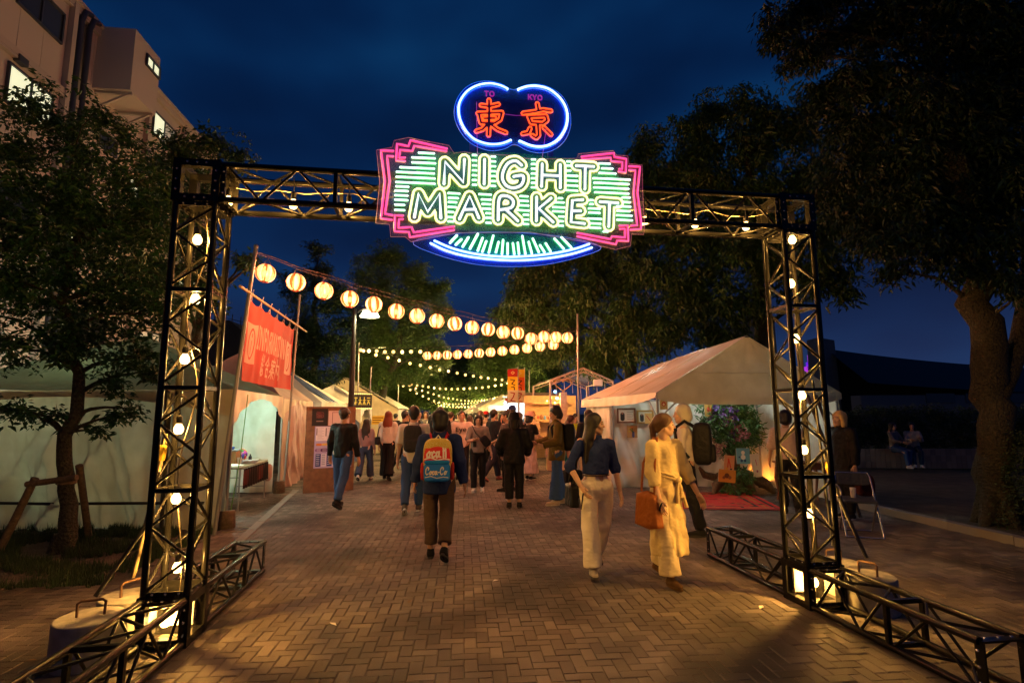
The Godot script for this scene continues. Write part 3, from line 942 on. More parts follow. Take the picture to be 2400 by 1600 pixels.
func truss(called: String, length: float, xf: Transform3D, joints: Array) -> MeshInstance3D:
	# a square box truss that runs along local y from 0, its section in x (0..TR) and z (-TR..0)
	var chord := MB.new()
	chord.tube([Vector3(0, 0, 0), Vector3(0, length, 0)], 0.0245, 10)
	var cm := chord.mesh()
	var shell := MB.new()
	shell.tube([Vector3(0.0, 0, 0), Vector3(0.0, length, 0)], 0.0245, 10)
	var o := obj(called, shell, M.black_steel, gate_node)
	o.transform = xf
	var k := 0
	for p in [Vector3(TR, 0, 0), Vector3(TR, 0, -TR), Vector3(0, 0, -TR)]:
		var q := piece("chord", cm, M.black_steel, o, k)
		q.position = p
		k += 1
	# zigzag braces on the four faces, in panels between the joints
	var br := 0
	var pl := 0
	var unit := CylinderMesh.new()
	unit.top_radius = 0.0105
	unit.bottom_radius = 0.0105
	unit.height = 1.0
	unit.radial_segments = 8
	unit.rings = 1
	var faces := [[Vector3(0, 0, 0), Vector3(TR, 0, 0)], [Vector3(TR, 0, 0), Vector3(TR, 0, -TR)], [Vector3(TR, 0, -TR), Vector3(0, 0, -TR)], [Vector3(0, 0, -TR), Vector3(0, 0, 0)]]
	var all := [0.0] + joints + [length]
	for s in all.size() - 1:
		var y0: float = all[s] + (0.03 if s > 0 else 0.03)
		var y1: float = all[s + 1] - 0.03
		var cnt := maxi(1, int(round((y1 - y0) / 0.245)))
		for f in 4:
			for i in cnt:
				var ya := lerpf(y0, y1, float(i) / cnt)
				var yb := lerpf(y0, y1, float(i + 1) / cnt)
				var flip := (i + f) % 2 == 0
				var a: Vector3 = faces[f][0 if flip else 1] + Vector3(0, ya, 0)
				var b: Vector3 = faces[f][1 if flip else 0] + Vector3(0, yb, 0)
				var d := (b - a).normalized()
				var q := piece("brace", unit, M.black_steel, o, br)
				br += 1
				var x := d.cross(Vector3(0.3, 0.1, 0.9)).normalized()
				q.transform = Transform3D(Basis(x, d * a.distance_to(b), x.cross(d)), (a + b) * 0.5)
	for y in all:
		var e := MB.new()
		for f in 4:
			var a: Vector3 = faces[f][0] + Vector3(0, y, 0)
			var b: Vector3 = faces[f][1] + Vector3(0, y, 0)
			if y == 0.0 or y == length:
				e.bar(a, b, 0.012, 0.055, Vector3.UP)
			else:
				e.bar(a, b, 0.03, 0.03)
		piece("end_frame" if (y == 0.0 or y == length) else "rung", e.mesh(), M.black_steel, o, pl)
		pl += 1
		if y == 0.0 or y == length:
			var bo := MB.new()
			for f in 4:
				for w in [0.2, 0.5, 0.8]:
					var p: Vector3 = faces[f][0].lerp(faces[f][1], w)
					var outw: Vector3 = (p - Vector3(TR / 2, 0, -TR / 2)).normalized()
					bo.ball(Vector3(p.x, y + (0.012 if y == 0 else -0.012), p.z) + outw * 0.004, Vector3.ONE * 0.011, Basis(), 4, 6)
			piece("bolt", bo.mesh(), M.chrome, o, pl)
	return o

func corner_block(at: Vector3):
	# cube of welded angle frames with bolted plates
	var b := MB.new()
	var w := 0.06
	for x in [0.0, TR]:
		for z in [0.0, -TR]:
			b.box(at + Vector3(x, TR / 2, z), Vector3(w, TR + w, w))
	for y in [0.0, TR]:
		for s in [0.0, -TR]:
			b.box(at + Vector3(TR / 2, y, s), Vector3(TR - w, w - 0.004, w - 0.004))
			b.box(at + Vector3(0.0 if s == 0.0 else TR, y, -TR / 2), Vector3(w - 0.004, w - 0.004, TR - w))
	var o := obj("corner_block", b, M.black_steel, gate_node)
	var bo := MB.new()
	for x in [0.0, TR]:
		for y in [0.06, 0.14, 0.22]:
			bo.ball(at + Vector3(x, y, 0.032), Vector3(0.011, 0.011, 0.006), Basis(), 4, 6)
	for x in [0.07, 0.14, 0.21]:
		for y in [0.0, TR]:
			bo.ball(at + Vector3(x, y, 0.031), Vector3(0.011, 0.011, 0.006), Basis(), 4, 6)
	obj("bolt", bo, M.chrome, o)

func gate():
	gate_node = thing("truss_gate", "black square-truss gate with two legs and a beam spanning the street", "gate")
	gate_node.transform = GATE
	var H := 3.547
	for s in 2:
		var x := -TR if s == 0 else 4.80
		corner_block(Vector3(x, 0.03, 0))
		corner_block(Vector3(x, H - TR, 0))
		truss("truss_leg", H - 2 * TR - 0.09, Transform3D(Basis(), Vector3(x, TR + 0.06, 0)), [0.72, 1.46, 2.2])
		# foot trusses running forwards and backwards along the street
		var lie_back := Basis(Vector3(1, 0, 0), Vector3(0, 0, -1), Vector3(0, 1, 0))
		var lie_fwd := Basis(Vector3(1, 0, 0), Vector3(0, 0, 1), Vector3(0, -1, 0))
		truss("foot_truss", 1.455 if s == 0 else 1.365, Transform3D(lie_back, Vector3(x, TR + 0.03, -TR - 0.035)), [0.9])
		truss("foot_truss", 1.40, Transform3D(lie_fwd, Vector3(x, 0.03, 0.035)), [0.75])
	var along := Basis(Vector3(0, -1, 0), Vector3(1, 0, 0), Vector3(0, 0, 1))
	truss("truss_beam", 4.80 - 0.07, Transform3D(along, Vector3(0.035, H, 0)), [0.86, 2.4, 3.9])
	mat("plate", col(0.34, 0.32, 0.27), 0.7)
	# cables strung through the beam and the legs
	var cb := MB.new()
	var pts := []
	for i in 25:
		pts.append(Vector3(0.02 + i * 0.198, H - 0.10 - 0.035 * absf(sin(i * 0.9)) - 0.02 * sin(i * 2.3), -0.17 + 0.02 * sin(i * 1.7)))
	cb.tube(pts, 0.0055, 6)
	obj("beam_cable", cb, M.pale_cable, gate_node)
	for s in 2:
		var x := -0.15 if s == 0 else 4.94
		var c := MB.new()
		var q := []
		for i in 20:
			q.append(Vector3(x + 0.05 * sin(i * 0.8 + s), 3.3 - i * 0.16, -0.16 + 0.03 * cos(i * 1.1)))
		c.tube(q, 0.005, 6)
		obj("leg_cable", c, M.pale_cable, gate_node)
		# switch boxes lit by the lowest bulb
		var p := MB.new()
		p.box(Vector3(x + (0.02 if s == 0 else -0.02), 0.17, -0.23), Vector3(0.19, 0.20, 0.015))
		obj("notice_plate", p, M.plate, gate_node)
	# bulbs: their own things, hung in the legs and the beam
	var k := 0
	var legs := ["left", "right"]
	for s in 2:
		var ys: Array = [2.98, 2.50, 2.03, 1.50, 0.99, 0.50, 0.13] if s == 0 else [3.20, 2.78, 2.27, 1.76, 1.28, 0.74, 0.17]
		var xs: Array = [-0.17, -0.15, -0.195, -0.2, -0.18, -0.135, -0.19] if s == 0 else [4.985, 4.94, 4.945, 4.965, 4.945, 4.945, 4.95]
		for i in ys.size():
			gate_bulb(Vector3(xs[i], ys[i], -0.14), "hanging bulb in the %s truss leg, %s from the top" % [legs[s], ["first", "second", "third", "fourth", "fifth", "sixth", "lowest, seventh"][i]], 0.32)
	var xs := [0.04, 0.54, 0.98, 3.55, 4.03, 4.53]
	for i in 6:
		gate_bulb(Vector3(xs[i], 3.31, -0.14), "hanging bulb under the gate beam, %s from the left leg" % ["first", "second", "third, left of the neon sign", "fourth, right of the neon sign", "fifth", "sixth and last"][i], 0.32)

var bulb_parts := {}
func gate_bulb(p: Vector3, label: String, drop: float):
	var t := thing("hanging_bulb", label, "light bulb", GATE * p, 0.0, "warm bulbs hung in the truss gate")
	if bulb_parts.is_empty():
		var g := MB.new()
		g.lathe([Vector2(0.001, -0.042), Vector2(0.02, -0.038), Vector2(0.031, -0.022), Vector2(0.034, -0.004), Vector2(0.03, 0.014), Vector2(0.02, 0.03), Vector2(0.014, 0.042)], 14)
		var s := MB.new()
		s.lathe([Vector2(0.015, 0.036), Vector2(0.021, 0.04), Vector2(0.021, 0.085), Vector2(0.012, 0.10), Vector2(0.001, 0.102)], 12)
		var c := MB.new()
		c.tube([Vector3(0, 0.10, 0), Vector3(0.004, 0.17, 0.003), Vector3(-0.01, 0.23, -0.01)], 0.0045, 5)
		bulb_parts = {"g": g.mesh(), "s": s.mesh(), "c": c.mesh()}
	obj("bulb_glass", bulb_parts.g, M.bulb, t)
	obj("socket", bulb_parts.s, M.black, t)
	obj("cord", bulb_parts.c, M.cable, t)
	lamp(t, Vector3.ZERO, Color(1.0, 0.72, 0.33), LAMP_GATE, 0.012)

const LAMP_GATE := 1.0
const LAMP_LANTERN := 0.95
const LAMP_STRING := 6.5

# ---- the neon sign -------------------------------------------------------------------------------------------
func V(x: float, y: float) -> Vector2:
	return Vector2(x, y)

var sign_node: Node3D

func to3(p: Array, z: float) -> Array:
	return p.map(func(q): return Vector3(q.x, q.y, z))

func smooth(p: Array, closed := false, step := 5) -> Array:
	var out := []
	var n := p.size()
	for i in (n if closed else n - 1):
		var a: Vector2 = p[(i - 1 + n) % n] if closed or i > 0 else p[i]
		var b: Vector2 = p[i]
		var c: Vector2 = p[(i + 1) % n]
		var d: Vector2 = p[(i + 2) % n] if closed or i < n - 2 else c
		for k in step:
			out.append(b.cubic_interpolate(c, a, d, float(k) / step))
	if not closed: out.append(p[n - 1])
	return out

func neon(called: String, p: Array, core: String, jacket: String, r := 0.0058, closed := false):
	var m := MB.new()
	m.tube(to3(p, 0.017), r, 7, closed)
	for e in ([] if closed else [p[0], p[p.size() - 1]]):
		m.ball(Vector3(e.x, e.y, 0.017), Vector3.ONE * r, Basis(), 4, 7)
	var o := obj(called, m, M[core], sign_node)
	var j := MB.new()
	j.tube(to3(p, 0.0105), r * (1.45 if jacket == "neon_blue_jacket" else 1.3), 8, closed)
	obj("jacket", j, M[jacket], o)
	return o

func outline_of(strokes: Array, r: float) -> Array:
	# the contour round a group of strokes: closed polygons, the holes among them
	var polys: Array = []
	var holes: Array = []
	for s in strokes:
		for q in Geometry2D.offset_polyline(PackedVector2Array(s), r, Geometry2D.JOIN_ROUND, Geometry2D.END_ROUND):
			if Geometry2D.is_polygon_clockwise(q):
				holes.append(q)
				continue
			var cut: Array = []
			for h in holes: cut.append_array(Geometry2D.clip_polygons(h, q))
			holes = cut
			var cur: PackedVector2Array = q
			var rest := []
			for o in polys:
				var merged := Geometry2D.merge_polygons(cur, o)
				var outer := merged.filter(func(h): return not Geometry2D.is_polygon_clockwise(h))
				if outer.size() == 1:
					cur = outer[0]
					holes.append_array(merged.filter(func(h): return Geometry2D.is_polygon_clockwise(h)))
				else:
					rest.append(o)
			polys = rest
			polys.append(cur)
	return polys + holes

func resample(p, step: float) -> Array:
	var out := []
	var n: int = p.size()
	for i in n:
		var a: Vector2 = p[i]
		var b: Vector2 = p[(i + 1) % n]
		if out.is_empty() or a.distance_to(out[-1]) > step * 0.5: out.append(a)
		var c := int(a.distance_to(b) / step)
		for k in range(1, c):
			out.append(a.lerp(b, float(k) / c))
	return out

func scaled(p: Array, k: float) -> Array:
	return p.map(func(q): return q * k)

func neon_sign():
	glow("neon_white", Color(0.93, 0.97, 1.0), 1.9)
	glow("neon_white_jacket", Color(0.50, 0.56, 0.72), 0.55)
	glow("neon_yellow", Color(1.0, 1.0, 0.66), 2.2)
	glow("neon_yellow_jacket", Color(0.68, 0.66, 0.03), 0.75)
	glow("neon_green", Color(0.80, 1.0, 0.90), 2.6)
	glow("neon_green_jacket", Color(0.0, 0.78, 0.34), 0.9)
	glow("neon_pink", Color(1.0, 0.30, 0.62), 1.3)
	glow("neon_pink_jacket", Color(0.95, 0.02, 0.34), 0.9)
	glow("neon_blue", Color(0.74, 0.94, 1.0), 2.6)
	glow("neon_blue_jacket", Color(0.0, 0.38, 1.0), 2.0)
	glow("neon_orange", Color(1.0, 0.36, 0.06), 1.5)
	glow("neon_orange_jacket", Color(1.0, 0.06, 0.10), 0.8)
	glow("neon_violet", Color(0.72, 0.10, 0.62), 0.65)
	glow("neon_edge_pink", Color(0.85, 0.30, 0.40), 0.28)
	glow("neon_edge_blue", Color(0.10, 0.45, 1.0), 0.75)
	glow("neon_edge_green", Color(0.10, 0.6, 0.42), 0.45)
	var ac := mat("acrylic", Color(0.9, 0.95, 1.0, 0.14), 0.5)
	ac.transparency = BaseMaterial3D.TRANSPARENCY_ALPHA
	var acg := mat("acrylic_green", Color(0.40, 1.0, 0.75, 0.30), 0.5)
	acg.transparency = BaseMaterial3D.TRANSPARENCY_ALPHA
	var acb := mat("acrylic_blue", Color(0.25, 0.5, 1.0, 0.42), 0.5)
	acb.transparency = BaseMaterial3D.TRANSPARENCY_ALPHA
	mat("sign_back", col(0.03, 0.03, 0.06), 0.5)
	mat("sign_post", col(0.05, 0.06, 0.25), 0.5)
	sign_node = thing("neon_sign", "large neon sign reading Tokyo and Night Market hung on the gate beam", "neon sign")
	sign_node.transform = GATE * Transform3D(Basis(), Vector3(2.35, 3.4, 0.10))
	var letters := {}
	letters["N"] = [[V(-0.591, 0.043), V(-0.585, 0.231), V(-0.435, 0.064), V(-0.428, 0.261)]]
	letters["I"] = [[V(-0.263, 0.272), V(-0.266, 0.062)]]
	letters["G"] = [[V(0.045, 0.242), V(-0.004, 0.276), V(-0.070, 0.250), V(-0.110, 0.173), V(-0.113, 0.105), V(-0.081, 0.056), V(-0.027, 0.040), V(0.033, 0.063), V(0.059, 0.110), V(0.052, 0.152), V(-0.021, 0.139)]]
	letters["H"] = [[V(0.219, 0.263), V(0.212, 0.068)], [V(0.216, 0.165), V(0.369, 0.168)], [V(0.373, 0.267), V(0.370, 0.065)]]
	letters["T"] = [[V(0.511, 0.267), V(0.662, 0.268)], [V(0.588, 0.267), V(0.581, 0.066)]]
	letters["M"] = [[V(-0.821, -0.249), V(-0.791, -0.051), V(-0.717, -0.200), V(-0.625, -0.042), V(-0.612, -0.244)]]
	letters["A"] = [[V(-0.464, -0.245), V(-0.383, -0.050), V(-0.308, -0.229)], [V(-0.428, -0.167), V(-0.336, -0.159)]]
	letters["R"] = [[V(-0.151, -0.238), V(-0.141, -0.054), V(-0.076, -0.033), V(-0.027, -0.070), V(-0.044, -0.129), V(-0.141, -0.154)], [V(-0.087, -0.149), V(0.010, -0.238)]]
	letters["K"] = [[V(0.169, -0.028), V(0.165, -0.230)], [V(0.291, -0.030), V(0.185, -0.126), V(0.305, -0.235)]]
	letters["E"] = [[V(0.561, -0.029), V(0.471, -0.039), V(0.456, -0.228), V(0.571, -0.236)], [V(0.465, -0.131), V(0.540, -0.127)]]
	letters["T2"] = [[V(0.711, -0.039), V(0.865, -0.042)], [V(0.791, -0.040), V(0.779, -0.250)]]
	var bars := []
	bars += [[V(-0.796, 0.293), V(-0.675, 0.295)], [V(-0.847, 0.250), V(-0.669, 0.253)], [V(-0.846, 0.208), V(-0.664, 0.211)], [V(-0.940, 0.161), V(-0.673, 0.165)], [V(-0.966, 0.120), V(-0.673, 0.124)], [V(-0.967, 0.079), V(-0.667, 0.082)], [V(-0.968, 0.035), V(-0.666, 0.038)]]
	bars += [[V(-0.967, -0.001), V(-0.873, 0.000)], [V(-0.972, -0.037), V(-0.877, -0.036)], [V(-0.974, -0.075), V(-0.879, -0.074)], [V(-0.973, -0.112), V(-0.879, -0.112)], [V(-0.972, -0.153), V(-0.902, -0.153)], [V(-0.971, -0.197), V(-0.901, -0.196)]]
	bars += [[V(-0.360, 0.303), V(-0.332, 0.303)], [V(-0.360, 0.257), V(-0.332, 0.258)], [V(-0.359, 0.214), V(-0.331, 0.215)], [V(-0.359, 0.172), V(-0.331, 0.172)], [V(-0.359, 0.130), V(-0.331, 0.130)], [V(-0.359, 0.088), V(-0.331, 0.089)], [V(-0.358, 0.048), V(-0.331, 0.048)]]
	bars += [[V(-0.207, 0.300), V(-0.175, 0.301)], [V(-0.207, 0.258), V(-0.175, 0.259)], [V(-0.207, 0.216), V(-0.175, 0.217)], [V(-0.207, 0.173), V(-0.175, 0.174)], [V(-0.206, 0.131), V(-0.175, 0.132)], [V(-0.206, 0.088), V(-0.175, 0.089)], [V(-0.206, 0.047), V(-0.175, 0.047)]]
	bars += [[V(0.131, 0.297), V(0.159, 0.298)], [V(0.130, 0.257), V(0.159, 0.258)], [V(0.130, 0.217), V(0.159, 0.217)], [V(0.129, 0.174), V(0.158, 0.175)], [V(0.129, 0.133), V(0.158, 0.134)], [V(0.129, 0.093), V(0.157, 0.094)], [V(0.128, 0.054), V(0.157, 0.054)]]
	bars += [[V(0.433, 0.300), V(0.461, 0.300)], [V(0.433, 0.263), V(0.461, 0.263)], [V(0.428, 0.218), V(0.460, 0.219)], [V(0.428, 0.174), V(0.518, 0.176)], [V(0.427, 0.131), V(0.517, 0.132)], [V(0.426, 0.088), V(0.516, 0.089)], [V(0.425, 0.046), V(0.515, 0.046)]]
	bars += [[V(0.712, 0.300), V(0.804, 0.302)], [V(0.734, 0.258), V(0.826, 0.260)], [V(0.710, 0.215), V(0.852, 0.217)], [V(0.656, 0.165), V(0.976, 0.170)], [V(0.664, 0.126), V(0.963, 0.130)], [V(0.661, 0.084), V(0.961, 0.088)], [V(0.668, 0.042), V(0.960, 0.045)]]
	bars += [[V(-0.555, -0.034), V(-0.466, -0.034)], [V(-0.550, -0.074), V(-0.478, -0.073)], [V(-0.551, -0.109), V(-0.491, -0.109)], [V(-0.553, -0.150), V(-0.492, -0.150)], [V(-0.552, -0.192), V(-0.513, -0.192)], [V(-0.552, -0.235), V(-0.516, -0.235)], [V(-0.551, -0.271), V(-0.516, -0.271)]]
	bars += [[V(-0.305, -0.029), V(-0.211, -0.029)], [V(-0.285, -0.073), V(-0.213, -0.072)], [V(-0.280, -0.111), V(-0.216, -0.111)], [V(-0.274, -0.150), V(-0.216, -0.150)], [V(-0.248, -0.187), V(-0.216, -0.187)], [V(-0.247, -0.226), V(-0.212, -0.226)], [V(-0.247, -0.268), V(-0.212, -0.268)]]
	bars += [[V(0.033, -0.027), V(0.093, -0.027)], [V(0.030, -0.067), V(0.095, -0.067)], [V(0.027, -0.106), V(0.098, -0.106)], [V(0.016, -0.148), V(0.101, -0.148)], [V(0.059, -0.185), V(0.097, -0.185)], [V(0.059, -0.226), V(0.097, -0.225)], [V(0.061, -0.264), V(0.096, -0.264)]]
	bars += [[V(0.355, -0.027), V(0.385, -0.027)], [V(0.329, -0.065), V(0.396, -0.064)], [V(0.306, -0.107), V(0.401, -0.106)], [V(0.304, -0.143), V(0.394, -0.142)], [V(0.355, -0.185), V(0.394, -0.185)], [V(0.357, -0.225), V(0.387, -0.225)], [V(0.356, -0.264), V(0.387, -0.264)]]
	bars += [[V(0.621, -0.030), V(0.647, -0.029)], [V(0.623, -0.064), V(0.646, -0.064)], [V(0.611, -0.102), V(0.704, -0.102)], [V(0.612, -0.139), V(0.703, -0.138)], [V(0.602, -0.190), V(0.715, -0.190)], [V(0.616, -0.231), V(0.706, -0.231)], [V(0.618, -0.269), V(0.705, -0.269)], [V(0.733, -0.297), V(0.769, -0.297)]]
	bars += [[V(0.907, 0.009), V(0.970, 0.010)], [V(0.911, -0.031), V(0.971, -0.031)], [V(0.858, -0.071), V(0.973, -0.070)], [V(0.857, -0.110), V(0.966, -0.110)], [V(0.854, -0.149), V(0.982, -0.149)], [V(0.855, -0.189), V(0.984, -0.189)]]
	var pink := []
	pink.append([V(-0.998, 0.296), V(-1.096, 0.295), V(-1.058, 0.038), V(-1.080, -0.272), V(-0.994, -0.279)])
	pink.append([V(-0.997, 0.251), V(-1.046, 0.251), V(-1.020, 0.040), V(-1.049, -0.231), V(-0.990, -0.241)])
	pink.append([V(-0.570, 0.345), V(-0.864, 0.398), V(-0.880, 0.346), V(-0.971, 0.359), V(-0.973, 0.217), V(-0.903, 0.215)])
	pink.append([V(-0.575, 0.322), V(-0.834, 0.352), V(-0.848, 0.306), V(-0.945, 0.310), V(-0.950, 0.243), V(-0.904, 0.246)])
	pink.append([V(-0.908, -0.240), V(-0.972, -0.240), V(-0.971, -0.372), V(-0.860, -0.372), V(-0.852, -0.414), V(-0.505, -0.339)])
	pink.append([V(-0.908, -0.269), V(-0.940, -0.271), V(-0.942, -0.341), V(-0.840, -0.331), V(-0.822, -0.373), V(-0.505, -0.310)])
	pink.append([V(0.558, 0.351), V(0.842, 0.403), V(0.849, 0.368), V(0.953, 0.357), V(0.943, 0.233), V(0.879, 0.240)])
	pink.append([V(0.557, 0.323), V(0.814, 0.360), V(0.818, 0.327), V(0.917, 0.325), V(0.913, 0.262), V(0.886, 0.263)])
	pink.append([V(0.974, 0.293), V(1.073, 0.294), V(1.041, 0.057), V(1.066, -0.219), V(1.059, -0.260), V(0.967, -0.270)])
	pink.append([V(0.973, 0.258), V(1.031, 0.259), V(1.007, 0.055), V(1.029, -0.227), V(0.973, -0.235)])
	pink.append([V(0.870, -0.240), V(0.945, -0.233), V(0.946, -0.370), V(0.849, -0.368), V(0.837, -0.402), V(0.507, -0.347)])
	pink.append([V(0.875, -0.268), V(0.919, -0.263), V(0.918, -0.340), V(0.805, -0.334), V(0.793, -0.359), V(0.508, -0.318)])
	var blue := []
	blue.append([V(-0.689, -0.458), V(-0.555, -0.517), V(-0.346, -0.560), V(-0.040, -0.573), V(0.240, -0.546), V(0.460, -0.499), V(0.628, -0.440)])
	blue.append([V(-0.659, -0.436), V(-0.503, -0.497), V(-0.294, -0.536), V(-0.040, -0.544), V(0.241, -0.513), V(0.461, -0.463), V(0.606, -0.410)])
	blue.append([V(-0.074, 0.911), V(-0.135, 0.935), V(-0.223, 0.945), V(-0.322, 0.919), V(-0.409, 0.859), V(-0.466, 0.769), V(-0.480, 0.686), V(-0.464, 0.595), V(-0.417, 0.506), V(-0.352, 0.442), V(-0.266, 0.411), V(-0.189, 0.406), V(-0.113, 0.421), V(-0.047, 0.453)])
	blue.append([V(0.021, 0.913), V(0.100, 0.946), V(0.190, 0.956), V(0.292, 0.933), V(0.382, 0.860), V(0.430, 0.771), V(0.439, 0.676), V(0.415, 0.580), V(0.354, 0.487), V(0.274, 0.431), V(0.196, 0.412), V(0.118, 0.418), V(0.030, 0.450)])
	var ticks := []
	ticks += [[V(-0.483, -0.385), V(-0.537, -0.447)], [V(-0.447, -0.416), V(-0.491, -0.461)], [V(-0.391, -0.397), V(-0.436, -0.475)], [V(-0.316, -0.366), V(-0.378, -0.489)], [V(-0.277, -0.397), V(-0.315, -0.502)]]
	ticks += [[V(-0.247, -0.423), V(-0.278, -0.510)], [V(-0.191, -0.374), V(-0.226, -0.515)], [V(-0.148, -0.425), V(-0.169, -0.510)], [V(-0.111, -0.407), V(-0.120, -0.522)], [V(-0.074, -0.433), V(-0.074, -0.520)]]
	ticks += [[V(-0.031, -0.431), V(-0.020, -0.518)], [V(0.009, -0.424), V(0.019, -0.516)], [V(0.047, -0.367), V(0.071, -0.514)], [V(0.099, -0.414), V(0.124, -0.507)], [V(0.133, -0.385), V(0.181, -0.494)]]
	ticks += [[V(0.193, -0.438), V(0.228, -0.492)], [V(0.240, -0.420), V(0.279, -0.484)], [V(0.314, -0.378), V(0.389, -0.458)], [V(0.374, -0.364), V(0.455, -0.447)]]
	var kanji := []
	kanji.append([[V(-0.227, 0.800), V(-0.225, 0.706), V(-0.227, 0.590), V(-0.231, 0.486)], [V(-0.294, 0.748), V(-0.223, 0.742), V(-0.148, 0.768)], [V(-0.321, 0.673), V(-0.234, 0.682), V(-0.118, 0.697)], [V(-0.310, 0.665), V(-0.293, 0.591), V(-0.179, 0.599)], [V(-0.118, 0.697), V(-0.135, 0.632), V(-0.179, 0.599)], [V(-0.266, 0.633), V(-0.179, 0.642)], [V(-0.244, 0.577), V(-0.282, 0.534), V(-0.333, 0.513)], [V(-0.206, 0.580), V(-0.157, 0.543), V(-0.086, 0.519)]])
	kanji.append([[V(0.183, 0.801), V(0.194, 0.734)], [V(0.059, 0.703), V(0.154, 0.725), V(0.233, 0.749), V(0.301, 0.743)], [V(0.109, 0.677), V(0.255, 0.695), V(0.266, 0.657), V(0.230, 0.625), V(0.131, 0.623), V(0.109, 0.677)], [V(0.187, 0.610), V(0.192, 0.516), V(0.169, 0.491), V(0.136, 0.512)], [V(0.120, 0.575), V(0.102, 0.533), V(0.055, 0.520)], [V(0.237, 0.590), V(0.298, 0.530)]])
	var panel := [V(-0.995, 0.394), V(-0.882, 0.427), V(-0.555, 0.382), V(-0.512, 0.317), V(-0.427, 0.335), V(-0.341, 0.323), V(-0.179, 0.328), V(-0.048, 0.332), V(0.084, 0.312), V(0.173, 0.312), V(0.521, 0.340), V(0.533, 0.382), V(0.845, 0.433), V(0.873, 0.393), V(0.972, 0.394), V(0.981, 0.323), V(1.098, 0.319), V(1.094, 0.060), V(1.100, -0.252), V(1.086, -0.304), V(0.983, -0.303), V(0.968, -0.406), V(0.836, -0.443), V(0.573, -0.389), V(0.112, -0.325), V(-0.484, -0.358), V(-0.843, -0.447), V(-0.889, -0.408), V(-1.001, -0.413), V(-1.013, -0.312), V(-1.119, -0.306), V(-1.099, 0.036), V(-1.132, 0.303), V(-1.009, 0.334)]
	var lens := [V(-0.828, -0.443), V(-0.505, -0.361), V(-0.039, -0.329), V(0.419, -0.351), V(0.718, -0.425), V(0.515, -0.519), V(0.240, -0.590), V(-0.040, -0.617), V(-0.346, -0.606), V(-0.647, -0.537)]
	var crown := [V(-0.023, 0.918), V(-0.124, 0.965), V(-0.234, 0.980), V(-0.344, 0.955), V(-0.431, 0.894), V(-0.493, 0.795), V(-0.516, 0.683), V(-0.498, 0.581), V(-0.444, 0.482), V(-0.373, 0.412), V(-0.276, 0.370), V(-0.189, 0.360), V(-0.091, 0.386), V(-0.009, 0.429), V(0.096, 0.382), V(0.207, 0.368), V(0.308, 0.396), V(0.399, 0.467), V(0.457, 0.571), V(0.476, 0.679), V(0.461, 0.785), V(0.406, 0.894), V(0.304, 0.964), V(0.191, 0.988), V(0.078, 0.966)]
	var back := [V(-0.360, 0.833), V(0.319, 0.824), V(0.311, 0.464), V(-0.347, 0.448)]
	# acrylic backing boards
	for spec in [[panel, "acrylic", 0.0, "neon_edge_pink"], [lens, "acrylic_blue", -0.012, "neon_edge_blue"], [crown, "acrylic_blue", 0.0, "neon_edge_blue"]]:
		var pts: Array = smooth(spec[0], true, 4) if spec[0] != panel else spec[0]
		var m := MB.new()
		m.prism(PackedVector2Array(pts), 0.005, Transform3D(Basis(), Vector3(0, 0, spec[2] - 0.003)))
		var o := obj("acrylic_board", m, M[spec[1]], sign_node)
		var e := MB.new()
		e.tube(to3(pts, spec[2]), 0.0026, 5, true)
		obj("board_edge", e, M[spec[3]], o)
	# the green-tinted inner board behind the letters
	var inner := MB.new()
	inner.prism(PackedVector2Array([V(-0.80, 0.19), V(-0.62, 0.33), V(-0.05, 0.36), V(0.45, 0.34), V(0.80, 0.28), V(0.97, 0.15), V(0.97, -0.21), V(0.72, -0.30), V(0.0, -0.33), V(-0.45, -0.33), V(-0.86, -0.21), V(-0.84, 0.1)]), 0.003, Transform3D(Basis(), Vector3(0, 0, -0.013)))
	obj("letter_board", inner, M.acrylic_green, sign_node)
	var fan := MB.new()
	fan.prism(PackedVector2Array([V(-0.56, -0.40), V(-0.30, -0.355), V(0.0, -0.345), V(0.30, -0.36), V(0.52, -0.40), V(0.40, -0.50), V(0.0, -0.545), V(-0.42, -0.50)]), 0.003, Transform3D(Basis(), Vector3(0, 0, -0.005)))
	obj("ray_board", fan, M.acrylic_green, sign_node)
	var bk := MB.new()
	bk.prism(PackedVector2Array(back), 0.008, Transform3D(Basis(), Vector3(0, 0, -0.025)))
	var bo := obj("backing_plate", bk, M.sign_back, sign_node)
	var fr := MB.new()
	for i in 4:
		var a: Vector2 = back[i]
		var b: Vector2 = back[(i + 1) % 4]
		fr.bar(Vector3(a.x, a.y, -0.028), Vector3(b.x, b.y, -0.028), 0.03, 0.03, Vector3.BACK)
	obj("backing_frame", fr, M.sign_post, bo)
	var po := MB.new()
	for x in [-0.36, 0.305]:
		po.box(Vector3(x, 0.24, -0.055), Vector3(0.045, 1.18, 0.03))
	obj("support_post", po, M.sign_post, sign_node)
	# letters: a white core stroke inside, a yellow contour round it
	for key in letters:
		for s in letters[key]:
			var path: Array = s
			if key == "G" or key == "R": path = smooth(s) if s.size() > 2 else s
			neon("letter_stroke", path, "neon_white", "neon_white_jacket", 0.0108)
		for q in outline_of(letters[key].map(func(s): return scaled(smooth(s) if (key == "G" or (key == "R" and s.size() > 2)) else s, 100.0)), 4.2):
			var pts := resample(scaled(Array(q), 0.01), 0.016)
			if pts.size() > 5: neon("letter_outline", pts, "neon_yellow", "neon_yellow_jacket", 0.0094, true)
	for b in bars: neon("green_bar", b, "neon_green", "neon_green_jacket", 0.0086)
	for b in ticks: neon("green_ray", b, "neon_green", "neon_green_jacket", 0.0098)
	for p in pink: neon("pink_border", resample_open(p), "neon_pink", "neon_pink_jacket", 0.0080)
